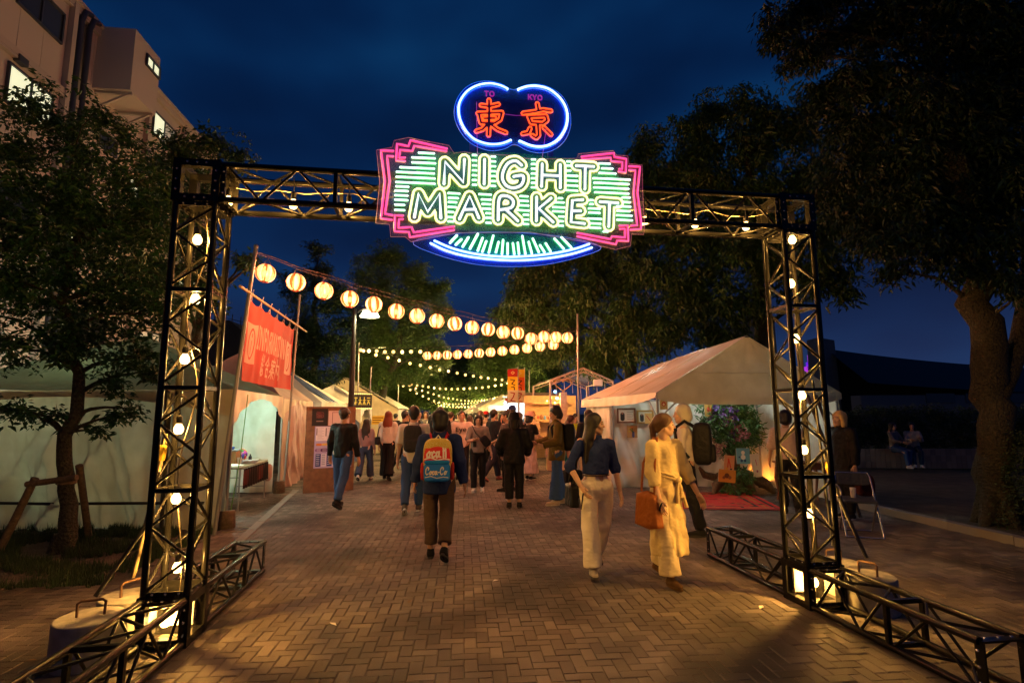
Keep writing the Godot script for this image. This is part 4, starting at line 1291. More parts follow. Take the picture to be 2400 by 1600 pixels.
	for i in blue.size(): neon("blue_arc", smooth(blue[i]), "neon_blue", "neon_blue_jacket", 0.0088 if i < 2 else 0.0115)
	for g in kanji:
		for q in outline_of(g.map(func(s): return scaled(s, 100.0)), 1.5):
			var pts := resample(scaled(Array(q), 0.01), 0.012)
			if pts.size() > 5: neon("kanji_outline", pts, "neon_orange", "neon_orange_jacket", 0.0062, true)
	for w in [["TO", V(-0.223, 0.862), 0.086], ["KYO", V(0.167, 0.862), 0.125]]:
		var m := text_tris(w[0])
		if m.v.size():
			var lo := m.v[0]
			var hi := m.v[0]
			for p in m.v:
				lo = lo.min(p)
				hi = hi.max(p)
			var t2 := MB.new()
			var k: float = w[2] / (hi.x - lo.x)
			t2.add(m, Transform3D(Basis.from_scale(Vector3(k, 0.048 / (hi.y - lo.y), 0.4)), Vector3(w[1].x, w[1].y, 0.006) - Vector3((lo.x + hi.x) * 0.5 * k, (lo.y + hi.y) * 0.5 * 0.048 / (hi.y - lo.y), 0)))
			obj("small_lettering", t2, M.neon_violet, sign_node)
	var wr := MB.new()
	wr.tube([Vector3(-0.09, 0.69, 0.004), Vector3(0.0, 0.685, 0.004), Vector3(0.06, 0.69, 0.004)], 0.002, 4)
	wr.tube([Vector3(-0.33, 0.78, 0.004), Vector3(-0.325, 0.45, 0.004), Vector3(-0.32, 0.30, 0.004)], 0.002, 4)
	wr.tube([Vector3(0.26, 0.60, 0.004), Vector3(0.24, 0.45, 0.004), Vector3(0.22, 0.31, 0.004)], 0.002, 4)
	obj("lead_wire", wr, M.neon_violet, sign_node)
	# what the tubes throw into the street: sheets of light just in front of the groups of tubes
	for q in [["green_glow", 0.05, 0.0, 1.7, 0.55, Color(0.62, 1.0, 0.70), 1.5], ["pink_glow", -1.03, 0.0, 0.12, 0.6, Color(1.0, 0.12, 0.42), 0.25], ["pink_glow", 1.05, 0.0, 0.12, 0.6, Color(1.0, 0.10, 0.36), 0.25],
			["blue_glow", 0.0, -0.50, 0.9, 0.12, Color(0.16, 0.45, 1.0), 0.5], ["blue_glow", -0.02, 0.66, 0.85, 0.40, Color(0.16, 0.42, 1.0), 0.6]]:
		var l := AreaLight3D.new()
		l.name = q[0]
		l.area_size = Vector2(q[3], q[4])
		l.light_color = q[5]
		l.light_energy = q[6]
		l.shadow_enabled = true
		sign_node.add_child(l, true)
		l.position = Vector3(q[1], q[2], 0.035)
		l.rotation.y = PI

func resample_open(p: Array) -> Array:
	var out := []
	for i in p.size() - 1:
		var a: Vector2 = p[i]
		var b: Vector2 = p[i + 1]
		var c := maxi(1, int(a.distance_to(b) / 0.03))
		for k in c:
			out.append(a.lerp(b, float(k) / c))
	out.append(p[p.size() - 1])
	return out

# ---- tents ---------------------------------------------------------------------------------------------------
func patch(m: MB, a: Vector3, b: Vector3, c: Vector3, d: Vector3, sag := 0.0, nx := 12, ny := 8, wave := 0.0, seed_ := 0.0):
	# a b along the top (left to right), c d along the bottom (left to right)
	var nn := (b - a).cross(c - a).normalized()
	m.sheet(nx, ny, func(u: float, v: float) -> Vector3:
		var p := a.lerp(b, u).lerp(c.lerp(d, u), v)
		var env := sin(PI * u) * sin(PI * v)
		var q := noise.get_noise_3d(u * 3.1 + seed_, v * 1.7 + seed_ * 2.0, seed_)
		return p + Vector3.DOWN * sag * env + nn * wave * q * (0.25 + sin(PI * u)))

func drape(m: MB, a: Vector3, b: Vector3, h: float, folds: float, amp: float, seed_ := 0.0, lean := 0.0):
	# a hanging cloth from the line a-b down to h below, with folds that widen downwards and pull diagonally
	var out := (b - a).cross(Vector3.UP).normalized()
	var L := a.distance_to(b)
	m.sheet(int(clampf(L * 26.0, 30, 150)), 26, func(u: float, v: float) -> Vector3:
		var x := u * L
		var q := 0.6 * sin(u * folds + v * lean + 2.0 * noise.get_noise_2d(x + seed_, v * 2.0)) + 0.35 * sin(u * folds * 2.3 - v * lean * 1.7 + seed_)
		# sharp creases that pull diagonally from the ties at the top
		for k in 3:
			var w := noise.get_noise_2d(x * (0.9 + 0.5 * k) + v * (0.9 - 1.0 * k) + seed_ * 3.0, v * 0.35 + k * 7.0)
			q += 0.9 * (0.5 + 0.5 * cos(PI * w / 0.3)) * (1.0 - 0.25 * k) if absf(w) < 0.3 else 0.0
		return a.lerp(b, u) + Vector3(0, -h * v, 0) + out * amp * 1.7 * q * (0.25 + 0.75 * v) * (0.4 + 0.6 * sin(PI * u)))

func pole(called: String, parent: Node, a: Vector3, b: Vector3, r: float, material := "galvanised"):
	var m := MB.new()
	m.tube([a, b], r, 8)
	return obj(called, m, M[material], parent)

func valance(m: MB, a: Vector3, b: Vector3, drop: float, arch: float, n := 24):
	# band hanging from the eave a-b, deeper at the posts when arched
	var out := (b - a).cross(Vector3.UP).normalized()
	m.sheet(n, 3, func(u: float, v: float) -> Vector3:
		var e := pow(absf(2.0 * u - 1.0), 2.2)
		var d := drop + arch * e
		return a.lerp(b, u) + Vector3(0, -d * v, 0) + out * 0.02 * sin(u * 40.0) * v)

func pyramid_tent(label: String, at: Vector3, turn: float, w: float, d: float, eave: float, apex: float, roof_m: String, val_m: String, arch := 0.25) -> Node3D:
	var t := thing("market_tent", label, "tent", at, turn)
	var top := Vector3(0, apex, 0)
	var cs := [Vector3(-w / 2, eave, d / 2), Vector3(w / 2, eave, d / 2), Vector3(w / 2, eave, -d / 2), Vector3(-w / 2, eave, -d / 2)]
	var r := MB.new()
	for i in 4:
		var a: Vector3 = cs[i]
		var b: Vector3 = cs[(i + 1) % 4]
		patch(r, top + (a - top) * 0.02, top + (b - top) * 0.02, a, b, 0.16, 12, 10, 0.02, i * 3.0)
	obj("roof", r, M[roof_m], t)
	for i in 4:
		var v := MB.new()
		valance(v, cs[i], cs[(i + 1) % 4], 0.20, arch)
		obj("valance", v, M[val_m], t)
		pole("pole", t, Vector3(cs[i].x * 0.985, 0, cs[i].z * 0.985), cs[i] * Vector3(0.985, 1, 0.985), 0.02)
	return t

func tents_left():
	# first tent: its closed side faces the gate, its open side with the information desk faces the street
	var t := thing("information_tent", "first left tent, grey-white walls facing the gate and an arched opening with a desk", "tent")
	var fl := Vector3(-9.4, 1.98, -8.3)
	var fr := Vector3(-4.12, 1.98, -8.02)
	var br := Vector3(-4.86, 1.98, -11.5)
	var bl := Vector3(-10.0, 1.98, -12.0)
	var ap := Vector3(-6.9, 3.05, -9.9)
	var r := MB.new()
	patch(r, ap, ap + Vector3(0.1, 0, 0), fl, fr, 0.18, 16, 10, 0.02, 1.0)
	patch(r, ap + Vector3(0.1, 0, 0), ap + Vector3(0.1, 0, -0.1), fr, br, 0.18, 16, 10, 0.02, 2.0)
	patch(r, ap, ap + Vector3(-0.1, 0, 0), br, bl, 0.18, 12, 8, 0.02, 3.0)
	obj("roof", r, M.green_tarp, t)
	var fv := MB.new()
	fv.sheet(40, 4, func(u: float, v: float) -> Vector3:
		var p := fl.lerp(fr, u)
		var e := pow(absf(2.0 * u - 1.0), 2.0)
		return p + Vector3(0, -v * (0.10 + 0.30 * e), 0.03 + 0.01 * sin(u * 50.0) * v))
	obj("valance", fv, M.cream_tarp, t)
	var w := MB.new()
	drape(w, fl + Vector3(0, -0.02, -0.02), fr + Vector3(0, -0.02, -0.02), 1.98, 11.0, 0.08, 4.0, 3.0)
	obj("front_wall", w, M.grey_tarp, t)
	var band := MB.new()
	band.tube([fl + Vector3(0, -1.62, 0.09), fl.lerp(fr, 0.5) + Vector3(0, -1.64, 0.11), fr + Vector3(-0.3, -1.62, 0.07)], 0.022, 6)
	obj("ground_bar", band, M.black, t)
	var sv := MB.new()
	valance(sv, fr + Vector3(0.015, 0, 0), br + Vector3(0.015, 0, 0), 0.10, 0.42, 30)
	obj("side_valance", sv, M.cream_tarp, t)
	var back := MB.new()
	drape(back, Vector3(-5.75, 1.95, -8.4), Vector3(-6.25, 1.95, -11.4), 1.9, 17.0, 0.08, 9.0, 6.0)
	obj("inner_curtain", back, M.white_tarp, t)
	var back2 := MB.new()
	drape(back2, Vector3(-6.25, 1.95, -11.35), Vector3(-4.95, 1.95, -11.42), 1.92, 9.0, 0.04, 12.0, 2.0)
	obj("inner_curtain", back2, M.white_tarp, t)
	for p in [fr, br, fl]:
		pole("pole", t, Vector3(p.x, 0, p.z), p, 0.024)
	for p in [fr, br]:
		var f := MB.new()
		f.lathe([Vector2(0.001, 0.24), Vector2(0.10, 0.235), Vector2(0.115, 0.0), Vector2(0.001, 0.0)], 14, Transform3D(Basis(), Vector3(p.x + 0.02, 0, p.z)))
		obj("weight_bucket", f, M.old_wood, t)
	var lt := MB.new()
	lt.tube([Vector3(-5.2, 1.93, -9.4), Vector3(-5.35, 1.93, -10.2)], 0.018, 8)
	tag(obj("tube_lamp", lt, M.tube_white), "white tube lamp under the roof of the information tent", "lamp")
	lamp(get_node("tube_lamp"), Vector3(-5.27, 1.89, -9.8), Color(0.82, 1.0, 0.90), 3.0, 0.03)
	var lt2 := MB.new()
	lt2.tube([Vector3(-7.9, 1.9, -9.9), Vector3(-6.9, 1.9, -9.9)], 0.018, 8)
	var l2 := obj("tube_lamp", lt2, M.tube_white)
	tag(l2, "yellowish-white tube lamp in the closed left half of the information tent", "lamp")
	lamp(l2, Vector3(-7.4, 1.86, -9.9), Color(0.97, 1.0, 0.82), 9.0, 0.03)
	# second tent with the drawn peach curtain
	var t2 := thing("market_tent", "second left tent with a drawn peach-pink curtain behind the wooden notice board", "tent")
	var a2 := Vector3(-4.92, 1.95, -11.62)
	var b2 := Vector3(-5.35, 1.95, -14.6)
	var c2 := Vector3(-8.4, 1.95, -14.9)
	var d2 := Vector3(-8.0, 1.95, -11.9)
	var ap2 := Vector3(-6.65, 3.15, -13.2)
	var r2 := MB.new()
	patch(r2, ap2, ap2 + Vector3(0.05, 0, -0.05), a2, b2, 0.15, 12, 8, 0.02, 5.0)
	patch(r2, ap2, ap2 + Vector3(0.05, 0, 0), d2, a2, 0.15, 12, 8, 0.02, 6.0)
	patch(r2, ap2, ap2 + Vector3(0.05, 0, 0), b2, c2, 0.15, 12, 8, 0.02, 6.5)
	obj("roof", r2, M.peach_tarp, t2)
	var v2 := MB.new()
	valance(v2, a2, b2, 0.10, 0.38, 30)
	obj("valance", v2, M.cream_tarp, t2)
	var w2 := MB.new()
	drape(w2, a2 + Vector3(-0.03, 0, 0), b2 + Vector3(-0.03, 0, 0), 1.93, 15.0, 0.05, 2.0, 2.0)
	obj("curtain", w2, M.peach_tarp, t2)
	for p in [a2, b2]: pole("pole", t2, Vector3(p.x, 0, p.z - 0.04), p, 0.022)
	# further tents along the left
	var t3 := pyramid_tent("third left tent with a white and blue striped roof", Vector3(-7.15, 0, -16.6), 0.1, 3.4, 3.4, 1.95, 3.1, "white_tarp", "white_tarp", 0.3)
	for k in 3:
		var s := MB.new()
		var top := Vector3(0, 3.1, 0)
		var x0 := 0.55 - k * 0.5
		patch(s, top * 1.0 + Vector3(0.02, 0.012, 0.02), top + Vector3(0.02, 0.012, 0.0), Vector3(1.7, 1.965, x0 + 0.25), Vector3(1.7, 1.965, x0), 0.15, 3, 8)
		obj("blue_stripe", s, M.blue_tarp, t3)
	var w3 := MB.new()
	drape(w3, Vector3(1.66, 1.9, 1.68), Vector3(1.66, 1.9, -1.68), 1.88, 12.0, 0.04, 3.0, 2.0)
	obj("curtain", w3, M.white_tarp, t3)
	var t4 := pyramid_tent("small white tent with an arched pale blue curtain under the lit yellow sign", Vector3(-6.55, 0, -19.9), 0.1, 2.4, 2.4, 2.0, 2.7, "white_tarp", "white_tarp", 0.5)
	var w4 := MB.new()
	drape(w4, Vector3(-1.15, 1.9, 1.14), Vector3(1.15, 1.9, 1.14), 1.88, 14.0, 0.04, 5.0, 3.0)
	obj("curtain", w4, M.blue_tarp, t4)
	M["blue_tarp_pale"] = M.blue_tarp
	# beige gable tent
	var t5 := thing("gable_tent", "beige gable tent with a small yellow notice behind the red-haired visitor", "tent", Vector3(-6.9, 0, -24.0), 0.08)
	var g := MB.new()
	patch(g, Vector3(-0.2, 3.15, 1.5), Vector3(-0.2, 3.15, -2.5), Vector3(2.1, 1.85, 1.6), Vector3(2.1, 1.85, -2.6), 0.08, 8, 8, 0.02, 8.0)
	patch(g, Vector3(-0.2, 3.15, -2.5), Vector3(-0.2, 3.15, 1.5), Vector3(-2.3, 1.85, -2.6), Vector3(-2.3, 1.85, 1.6), 0.08, 8, 8, 0.02, 9.0)
	obj("roof", g, M.cream_tarp, t5)
	var gw := MB.new()
	gw.prism(PackedVector2Array([V(-2.2, 0.02), V(2.0, 0.02), V(2.0, 1.83), V(-0.2, 3.1), V(-2.2, 1.83)]), 0.01, Transform3D(Basis(), Vector3(0, 0, 1.4)))
	obj("gable_wall", gw, M.cream_tarp, t5)
	var gs := MB.new()
	drape(gs, Vector3(2.0, 1.8, 1.4), Vector3(2.0, 1.8, -2.5), 1.78, 12.0, 0.03, 3.0, 2.0)
	obj("side_wall", gs, M.cream_tarp, t5)
	var im := canvas(64, 40, Color(0.85, 0.68, 0.22))
	for k in 3: stroke(im, [Vector2(10, 9 + k * 11), Vector2(54 - 9 * k, 9 + k * 11)], 4, Color(0.35, 0.12, 0.05))
	var nt := MB.new()
	nt.quad(Vector3(0.9, 1.2, 1.42), Vector3(1.5, 1.2, 1.42), Vector3(1.5, 1.55, 1.42), Vector3(0.9, 1.55, 1.42))
	obj("notice", nt, print_mat("yellow_notice", im), t5)
	for k in 3:
		pyramid_tent("far tent on the left of the street, %s beyond the beige gable tent" % ["first", "second", "third"][k], Vector3(-8.6 - 0.95 * k, 0, -30.0 - 7.5 * k), 0.1, 3.2, 3.2, 1.9, 2.9, ["cream_tarp", "white_tarp", "cream_tarp"][k], "white_tarp", 0.2)

# ---- the white display tent on the right -----------------------------------------------------------------------
var tent_x := Vector3(0.993, 0, -0.119)
var tent_z := Vector3(-0.119, 0, -0.993)      # away from the gate
var tent_o := Vector3(2.5, 0, -9.4)
func T(x: float, y: float, z: float) -> Vector3:
	return tent_o + tent_x * x + tent_z * z + Vector3(0, y, 0)

func tent_right():
	var t := thing("display_tent", "large white gable tent on the right with a flower display inside", "tent")
	var r := MB.new()
	patch(r, T(1.72, 2.84, 4.3), T(1.72, 2.98, 0.0), T(-0.1, 1.96, 4.9), T(0.0, 1.96, 0.0), 0.07, 24, 16, 0.03, 1.0)
	obj("roof_slope", r, M.white_tarp, t)
	var r2 := MB.new()
	patch(r2, T(1.72, 2.98, 0.0), T(1.72, 2.84, 4.3), T(3.46, 1.96, 0.0), T(3.46, 1.96, 4.9), 0.07, 24, 16, 0.03, 2.0)
	obj("roof_slope", r2, M.white_tarp, t)
	var r3 := MB.new()
	r3.sheet(48, 16, func(u: float, v: float) -> Vector3:
		# the gable sheet bulges a little and wrinkles fan out from the ridge
		var p := T(1.72, 2.98, -0.004).lerp(T(3.46 * u, 1.96, -0.004), v)
		var fan := sin((u - 0.5) * 34.0 + 1.5 * noise.get_noise_2d(u * 4.0, v)) * 0.010 * sin(PI * v) * (0.5 + 0.5 * noise.get_noise_2d(u * 5.0 + 3.0, v * 2.0))
		return p - tent_z * (0.05 * sin(PI * u) * v + fan + 0.02))
	obj("gable_sheet", r3, M.cream_tarp, t)
	for q in [[0.0, 1.3], [0.0, 2.7]]:
		var sm := MB.new()
		sm.tube([T(1.70, 2.97 - 0.033 * q[1], q[1]), T(0.85, 2.445, q[1] * 1.05), T(-0.03, 1.975, q[1] * 1.1)], 0.006, 5)
		obj("seam", sm, M.cream_tarp, t)
	var hm := MB.new()
	var hp := []
	for i in 21: hp.append(T(0.62 + 2.2 * i / 20.0, 2.30 + 0.01 * sin(i * 1.7), -0.075 - 0.02 * sin(PI * i / 20.0)))
	hm.tube(hp, 0.006, 5)
	obj("seam", hm, M.cream_tarp, t)
	# skirts hang below the eaves and lift at the posts
	var sk := MB.new()
	sk.sheet(40, 3, func(u: float, v: float) -> Vector3:
		var lift := 0.10 * pow(absf(2.0 * u - 1.0), 6.0)
		return T(3.46 * u, 1.96 - v * (0.21 - lift), -0.03 - 0.05 * sin(PI * u) - 0.02 * v + 0.014 * sin(u * 46.0) * v))
	obj("skirt", sk, M.cream_tarp, t)
	var sk2 := MB.new()
	sk2.sheet(40, 3, func(u: float, v: float) -> Vector3:
		var lift := 0.12 * pow(u, 8.0)
		return T(-0.1 + 0.1 * u - 0.02 * v + 0.014 * sin(u * 60.0) * v, 1.96 - v * (0.19 - lift), 4.9 - 4.9 * u))
	obj("skirt", sk2, M.white_tarp, t)
	# walls
	var w := MB.new()
	drape(w, T(-0.05, 1.9, 2.62), T(3.38, 1.9, 2.58), 1.88, 21.0, 0.085, 6.0, 8.0)
	obj("back_wall", w, M.white_tarp, t)
	var w3 := MB.new()
	drape(w3, T(3.41, 1.9, 2.56), T(3.43, 1.9, 0.02), 1.88, 12.0, 0.035, 9.0, 3.0)
	obj("side_wall", w3, M.white_tarp, t)
	var w4 := MB.new()
	drape(w4, T(0.0, 1.85, 4.8), T(0.0, 1.85, 2.7), 1.83, 8.0, 0.03, 3.0, 2.0)
	obj("side_wall", w4, M.white_tarp, t)
	# frame
	for q in [[0.02, 0.02], [3.40, 0.03], [0.02, 2.6], [3.36, 2.52], [2.2, 2.54], [0.02, 4.8]]:
		pole("pole", t, T(q[0], 0, q[1]), T(q[0], 1.95, q[1]), 0.022)
	for q in [[0.02, 0.02, 3.4, 0.03], [0.02, 0.02, 0.02, 4.8], [0.02, 2.58, 3.38, 2.54], [3.40, 0.03, 3.38, 2.5]]:
		pole("eave_pipe", t, T(q[0], 1.88, q[1]), T(q[2], 1.88, q[3]), 0.018)
	for q in [[0.02, 0.02, 0.45, 0.02], [0.02, 0.02, 0.02, 0.45], [2.2, 2.54, 1.8, 2.54], [2.2, 2.54, 2.6, 2.53], [3.38, 0.05, 3.0, 0.05]]:
		pole("strut", t, T(q[0], 1.5, q[1]), T(q[2], 1.87, q[3]), 0.012)
	# lamps inside
	for q in [[1.45, 2.50, 3.2, 1.1], [1.85, 2.45, 1.35, 1.3]]:
		var lt := MB.new()
		lt.tube([T(q[0], q[1], q[2] - 0.5), T(q[0], q[1], q[2] + 0.5)], 0.02, 8)
		var o := obj("tube_lamp", lt, M.tube_white)
		tag(o, "white tube lamp under the display tent roof, %s" % ("behind the white back wall" if q[2] > 2.0 else "over the flower display"), "lamp")
		lamp(o, T(q[0], q[1] - 0.045, q[2]), Color(0.95, 1.0, 0.96), q[3], 0.03)
	var up := MB.new()
	up.lathe([Vector2(0.001, 0.0), Vector2(0.05, 0.0), Vector2(0.06, 0.10), Vector2(0.05, 0.105)], 12)
	var ul := thing("floor_lamp", "small warm uplight on the ground at the tent's back corner", "lamp", T(3.2, 0, 2.3))
	obj("housing", up, M.black, ul)
	var ub := MB.new()
	ub.ball(Vector3(0, 0.09, 0), Vector3(0.035, 0.03, 0.035), Basis(), 6, 10)
	obj("bulb_glass", ub, M.bulb, ul)
	lamp(ul, Vector3(0, 0.09, 0), Color(1.0, 0.58, 0.18), 0.5, 0.015)
	display(t)

func card(called: String, label: String, im: Image, at: Vector3, w: float, h: float, turn: float, tilt := 0.0):
	var t := thing(called, label, "picture card", at, turn, "picture cards shown in the display tent")
	t.rotation.z = tilt
	var b := MB.new()
	b.box(Vector3(0, 0, -0.006), Vector3(w, h, 0.010))
	obj("board", b, M.paper, t)
	var f := MB.new()
	f.quad(Vector3(-w / 2, -h / 2, 0.002), Vector3(w / 2, -h / 2, 0.002), Vector3(w / 2, h / 2, 0.002), Vector3(-w / 2, h / 2, 0.002))
	obj("print", f, print_mat("print_" + str(M.size()), im, 0.6), t)

func dots(im: Image, list: Array):
	for q in list:
		stroke(im, [Vector2(q[0], q[1]), Vector2(q[0] + 0.1, q[1])], q[2], q[3])

func display(_t: Node3D):
	var turn := -0.02
	var ochre := Color(0.78, 0.60, 0.30)
	var red := Color(0.75, 0.10, 0.10)
	var im := canvas(48, 60, ochre)
	dots(im, [[24, 26, 24, Color(0.8, 0.18, 0.12)], [20, 22, 10, Color(0.95, 0.4, 0.3)], [30, 46, 10, Color(0.4, 0.16, 0.1)]])
	card("picture_card", "ochre card with a red rose, hung in front of the flowers", im, T(1.72, 1.66, 1.55), 0.17, 0.26, turn)
	im = canvas(48, 60, ochre)
	dots(im, [[18, 26, 16, red], [30, 26, 16, red], [24, 34, 14, red]])
	card("picture_card", "ochre card with a small red heart, left of the flowers", im, T(1.32, 1.46, 1.75), 0.17, 0.22, turn, 0.03)
	im = canvas(48, 60, Color(0.85, 0.68, 0.40))
	dots(im, [[24, 28, 26, Color(0.8, 0.25, 0.12)], [24, 30, 14, Color(0.95, 0.8, 0.6)]])
	card("picture_card", "card with a round red flower, hung at the tent eave over the grey-haired visitor", im, T(0.62, 1.78, 1.2), 0.15, 0.2, turn)
	im = canvas(48, 60, Color(0.85, 0.68, 0.40))
	stroke(im, [Vector2(12, 15), Vector2(36, 45)], 4, red)
	card("picture_card", "plain ochre card half hidden behind the grey-haired visitor", im, T(0.72, 1.5, 2.3), 0.16, 0.22, turn)
	im = canvas(48, 60, Color(0.9, 0.82, 0.80))
	for a in 4:
		for b in 3: dots(im, [[9 + b * 15, 8 + a * 15, 7, Color(0.72, 0.12, 0.25)]])
	stroke(im, [Vector2(16, 30), Vector2(32, 30)], 8, Color(0.75, 0.15, 0.3))
	card("picture_card", "white card with rows of small red hearts, above the pink lilies", im, T(2.12, 1.44, 1.5), 0.18, 0.22, turn)
	im = canvas(64, 70, Color(0.42, 0.68, 0.80))
	dots(im, [[32, 20, 18, Color(0.93, 0.93, 0.92)], [32, 40, 22, Color(0.93, 0.93, 0.92)], [24, 56, 12, Color(0.12, 0.30, 0.55)], [40, 56, 12, Color(0.12, 0.30, 0.55)], [14, 40, 9, Color(0.12, 0.30, 0.55)]])
	card("picture_card", "light blue painting with white and dark blue blots, on the stump", im, T(2.18, 0.77, 1.15), 0.26, 0.30, turn)
	im = canvas(48, 70, Color(0.82, 0.58, 0.42))
	stroke(im, [Vector2(18, 50), Vector2(20, 15), Vector2(32, 50)], 5, Color(0.8, 0.25, 0.12))
	dots(im, [[14, 56, 9, Color(0.85, 0.6, 0.1)], [34, 58, 9, Color(0.2, 0.15, 0.2)]])
	card("picture_card", "peach card with a red arch, tucked left of the blue painting", im, T(1.92, 0.62, 1.22), 0.20, 0.32, turn, -0.12)
	im = canvas(40, 80, Color(0.87, 0.82, 0.78))
	stroke(im, [Vector2(20, 20), Vector2(24, 40)], 3, Color(0.75, 0.3, 0.45))
	dots(im, [[22, 60, 9, Color(0.6, 0.3, 0.45)]])
	card("picture_card", "tall narrow white card, right of the blue painting", im, T(2.47, 0.58, 1.2), 0.16, 0.45, turn, 0.08)
	im = canvas(70, 50, Color(0.80, 0.55, 0.20))
	dots(im, [[34, 24, 20, Color(0.40, 0.24, 0.14)], [46, 30, 14, Color(0.55, 0.35, 0.2)], [22, 32, 12, Color(0.5, 0.3, 0.16)]])
	card("picture_card", "wide orange card with a brown sketch, low on the driftwood", im, T(1.80, 0.40, 1.1), 0.33, 0.24, turn, -0.10)
	im = canvas(60, 60, Color(0.66, 0.52, 0.32))
	stroke(im, [Vector2(36, 34), Vector2(36, 52)], 14, Color(0.25, 0.28, 0.5))
	dots(im, [[18, 14, 8, Color(0.8, 0.65, 0.1)], [30, 10, 8, Color(0.85, 0.4, 0.1)], [14, 28, 8, Color(0.7, 0.65, 0.1)]])
	stroke(im, [Vector2(18, 16), Vector2(34, 32), Vector2(30, 12)], 3, Color(0.12, 0.4, 0.15))
	card("picture_card", "unframed drawing of a blue vase of flowers, below the framed photographs", im, T(0.42, 1.21, 2.52), 0.23, 0.26, turn)
	# two framed sheets on the wall
	mat("gold_frame", col(0.42, 0.26, 0.08), 0.4, 0.5)
	for k in 2:
		var pf := canvas(80, 60, Color(0.85, 0.82, 0.75))
		stroke(pf, [Vector2(22, 26), Vector2(22, 44)], 20, Color(0.10, 0.09, 0.09))
		dots(pf, [[22, 20, 10, Color(0.6, 0.42, 0.32)]])
		for j in 5: stroke(pf, [Vector2(44, 14 + j * 8), Vector2(72 - 5 * (j % 2), 14 + j * 8)], 1.6, Color(0.5, 0.48, 0.45))
		var f := thing("framed_sheet", ["framed sheet in a broad brown frame, left of two on the tent wall", "framed sheet in a narrow gold frame, right of two on the tent wall"][k], "picture frame", T([0.30, 0.73][k], [1.56, 1.53][k], 2.52), turn)
		var w: float = [0.37, 0.33][k]
		var h: float = [0.29, 0.26][k]
		var fm := MB.new()
		for s in [-1, 1]:
			fm.box(Vector3(0, s * h / 2, 0), Vector3(w + 0.04, 0.038, 0.03))
			fm.box(Vector3(s * w / 2, 0, 0), Vector3(0.038, h - 0.039, 0.028))
		obj("frame", fm, M.wood if k == 0 else M.gold_frame, f)
		var sh := MB.new()
		sh.quad(Vector3(-w / 2, -h / 2, 0.004), Vector3(w / 2, -h / 2, 0.004), Vector3(w / 2, h / 2, 0.004), Vector3(-w / 2, h / 2, 0.004))
		obj("print", sh, print_mat("framed_%d" % k, pf), f)
	# carpet
	var ci := canvas(128, 160, Color(0.66, 0.05, 0.03))
	for k in 3:
		var q := 6 + k * 9
		for p in [[Vector2(q, q), Vector2(127 - q, q)], [Vector2(127 - q, q), Vector2(127 - q, 159 - q)], [Vector2(127 - q, 159 - q), Vector2(q, 159 - q)], [Vector2(q, 159 - q), Vector2(q, q)]]:
			stroke(ci, p, 4.5, [Color(0.16, 0.03, 0.03), Color(0.60, 0.36, 0.10), Color(0.12, 0.03, 0.05)][k])
	for k in 150:
		var p := Vector2(rng.randf_range(8, 120), rng.randf_range(8, 152))
		stroke(ci, [p, p + Vector2(rng.randf_range(-7, 7), rng.randf_range(-5, 5))], 3.5, [Color(0.15, 0.02, 0.04), Color(0.58, 0.32, 0.08), Color(0.62, 0.06, 0.04)][k % 3])
	var cm := MB.new()
	var co := Vector3(3.72, 0.014, -10.28)
	var cx := Vector3(0.98, 0, 0.10)
	var cz := Vector3(0.14, 0, -0.99)
	cm.sheet(20, 24, func(u: float, v: float) -> Vector3:
		return co + cx * (u - 0.5) * 1.9 + cz * (0.5 - v) * 2.0 + Vector3(0, 0.010 * absf(noise.get_noise_2d(u * 7.0, v * 7.0)), 0))
	var cmat := print_mat("carpet_print", ci, 0.95)
	tag(obj("carpet", cm, cmat), "red patterned oriental carpet on the paving before the flower display", "carpet")
	# driftwood stump with flowers
	var st := thing("driftwood", "gnarled driftwood stump with spreading roots carrying the flowers", "driftwood", T(2.25, 0, 1.75))
	var sm := MB.new()
	sm.tube([Vector3(0, 0.05, 0), Vector3(0.02, 0.45, 0), Vector3(0.05, 0.9, 0.02), Vector3(0.0, 1.35, 0), Vector3(-0.03, 1.9, 0)], [0.24, 0.15, 0.12, 0.11, 0.06], 12)
	obj("trunk", sm, M.old_wood, st)
	for q in [[-0.75, 0.52, 0.25, 0.07], [-0.5, 0.0, 0.3, 0.09], [0.75, 0.0, 0.25, 0.10], [0.55, 0.02, -0.3, 0.1], [0.28, 0.0, 0.4, 0.09], [-0.1, 0.0, 0.45, 0.1]]:
		var rt := MB.new()
		rt.tube([Vector3(0, 0.42, 0), Vector3(q[0] * 0.5, 0.30, q[2] * 0.5), Vector3(q[0] * 0.85, 0.16 + q[1] * 0.4, q[2] * 0.85), Vector3(q[0], q[1], q[2])], [0.12, q[3] * 1.2, q[3], q[3] * 0.4], 8)
		obj("root", rt, M.old_wood, st)
	mat("fern", col(0.05, 0.13, 0.035), 0.6).vertex_color_use_as_albedo = true
	mat("fern_light", col(0.13, 0.22, 0.04), 0.6).vertex_color_use_as_albedo = true
	mat("orchid", col(0.16, 0.05, 0.32), 0.6).vertex_color_use_as_albedo = true
	mat("lily", col(0.50, 0.16, 0.24), 0.6).vertex_color_use_as_albedo = true
	mat("lily_white", col(0.60, 0.42, 0.42), 0.6).vertex_color_use_as_albedo = true
	var fl := thing("flower_arrangement", "tall arrangement of purple orchids, pink lilies and ferns on the driftwood", "flowers", st.position)
	var lf := leaf_mesh(12, 0.13, 0.03, 0.06, 0.1, 91)
	var pt := leaf_mesh(9, 0.07, 0.04, 0.03, 0.0, 92)
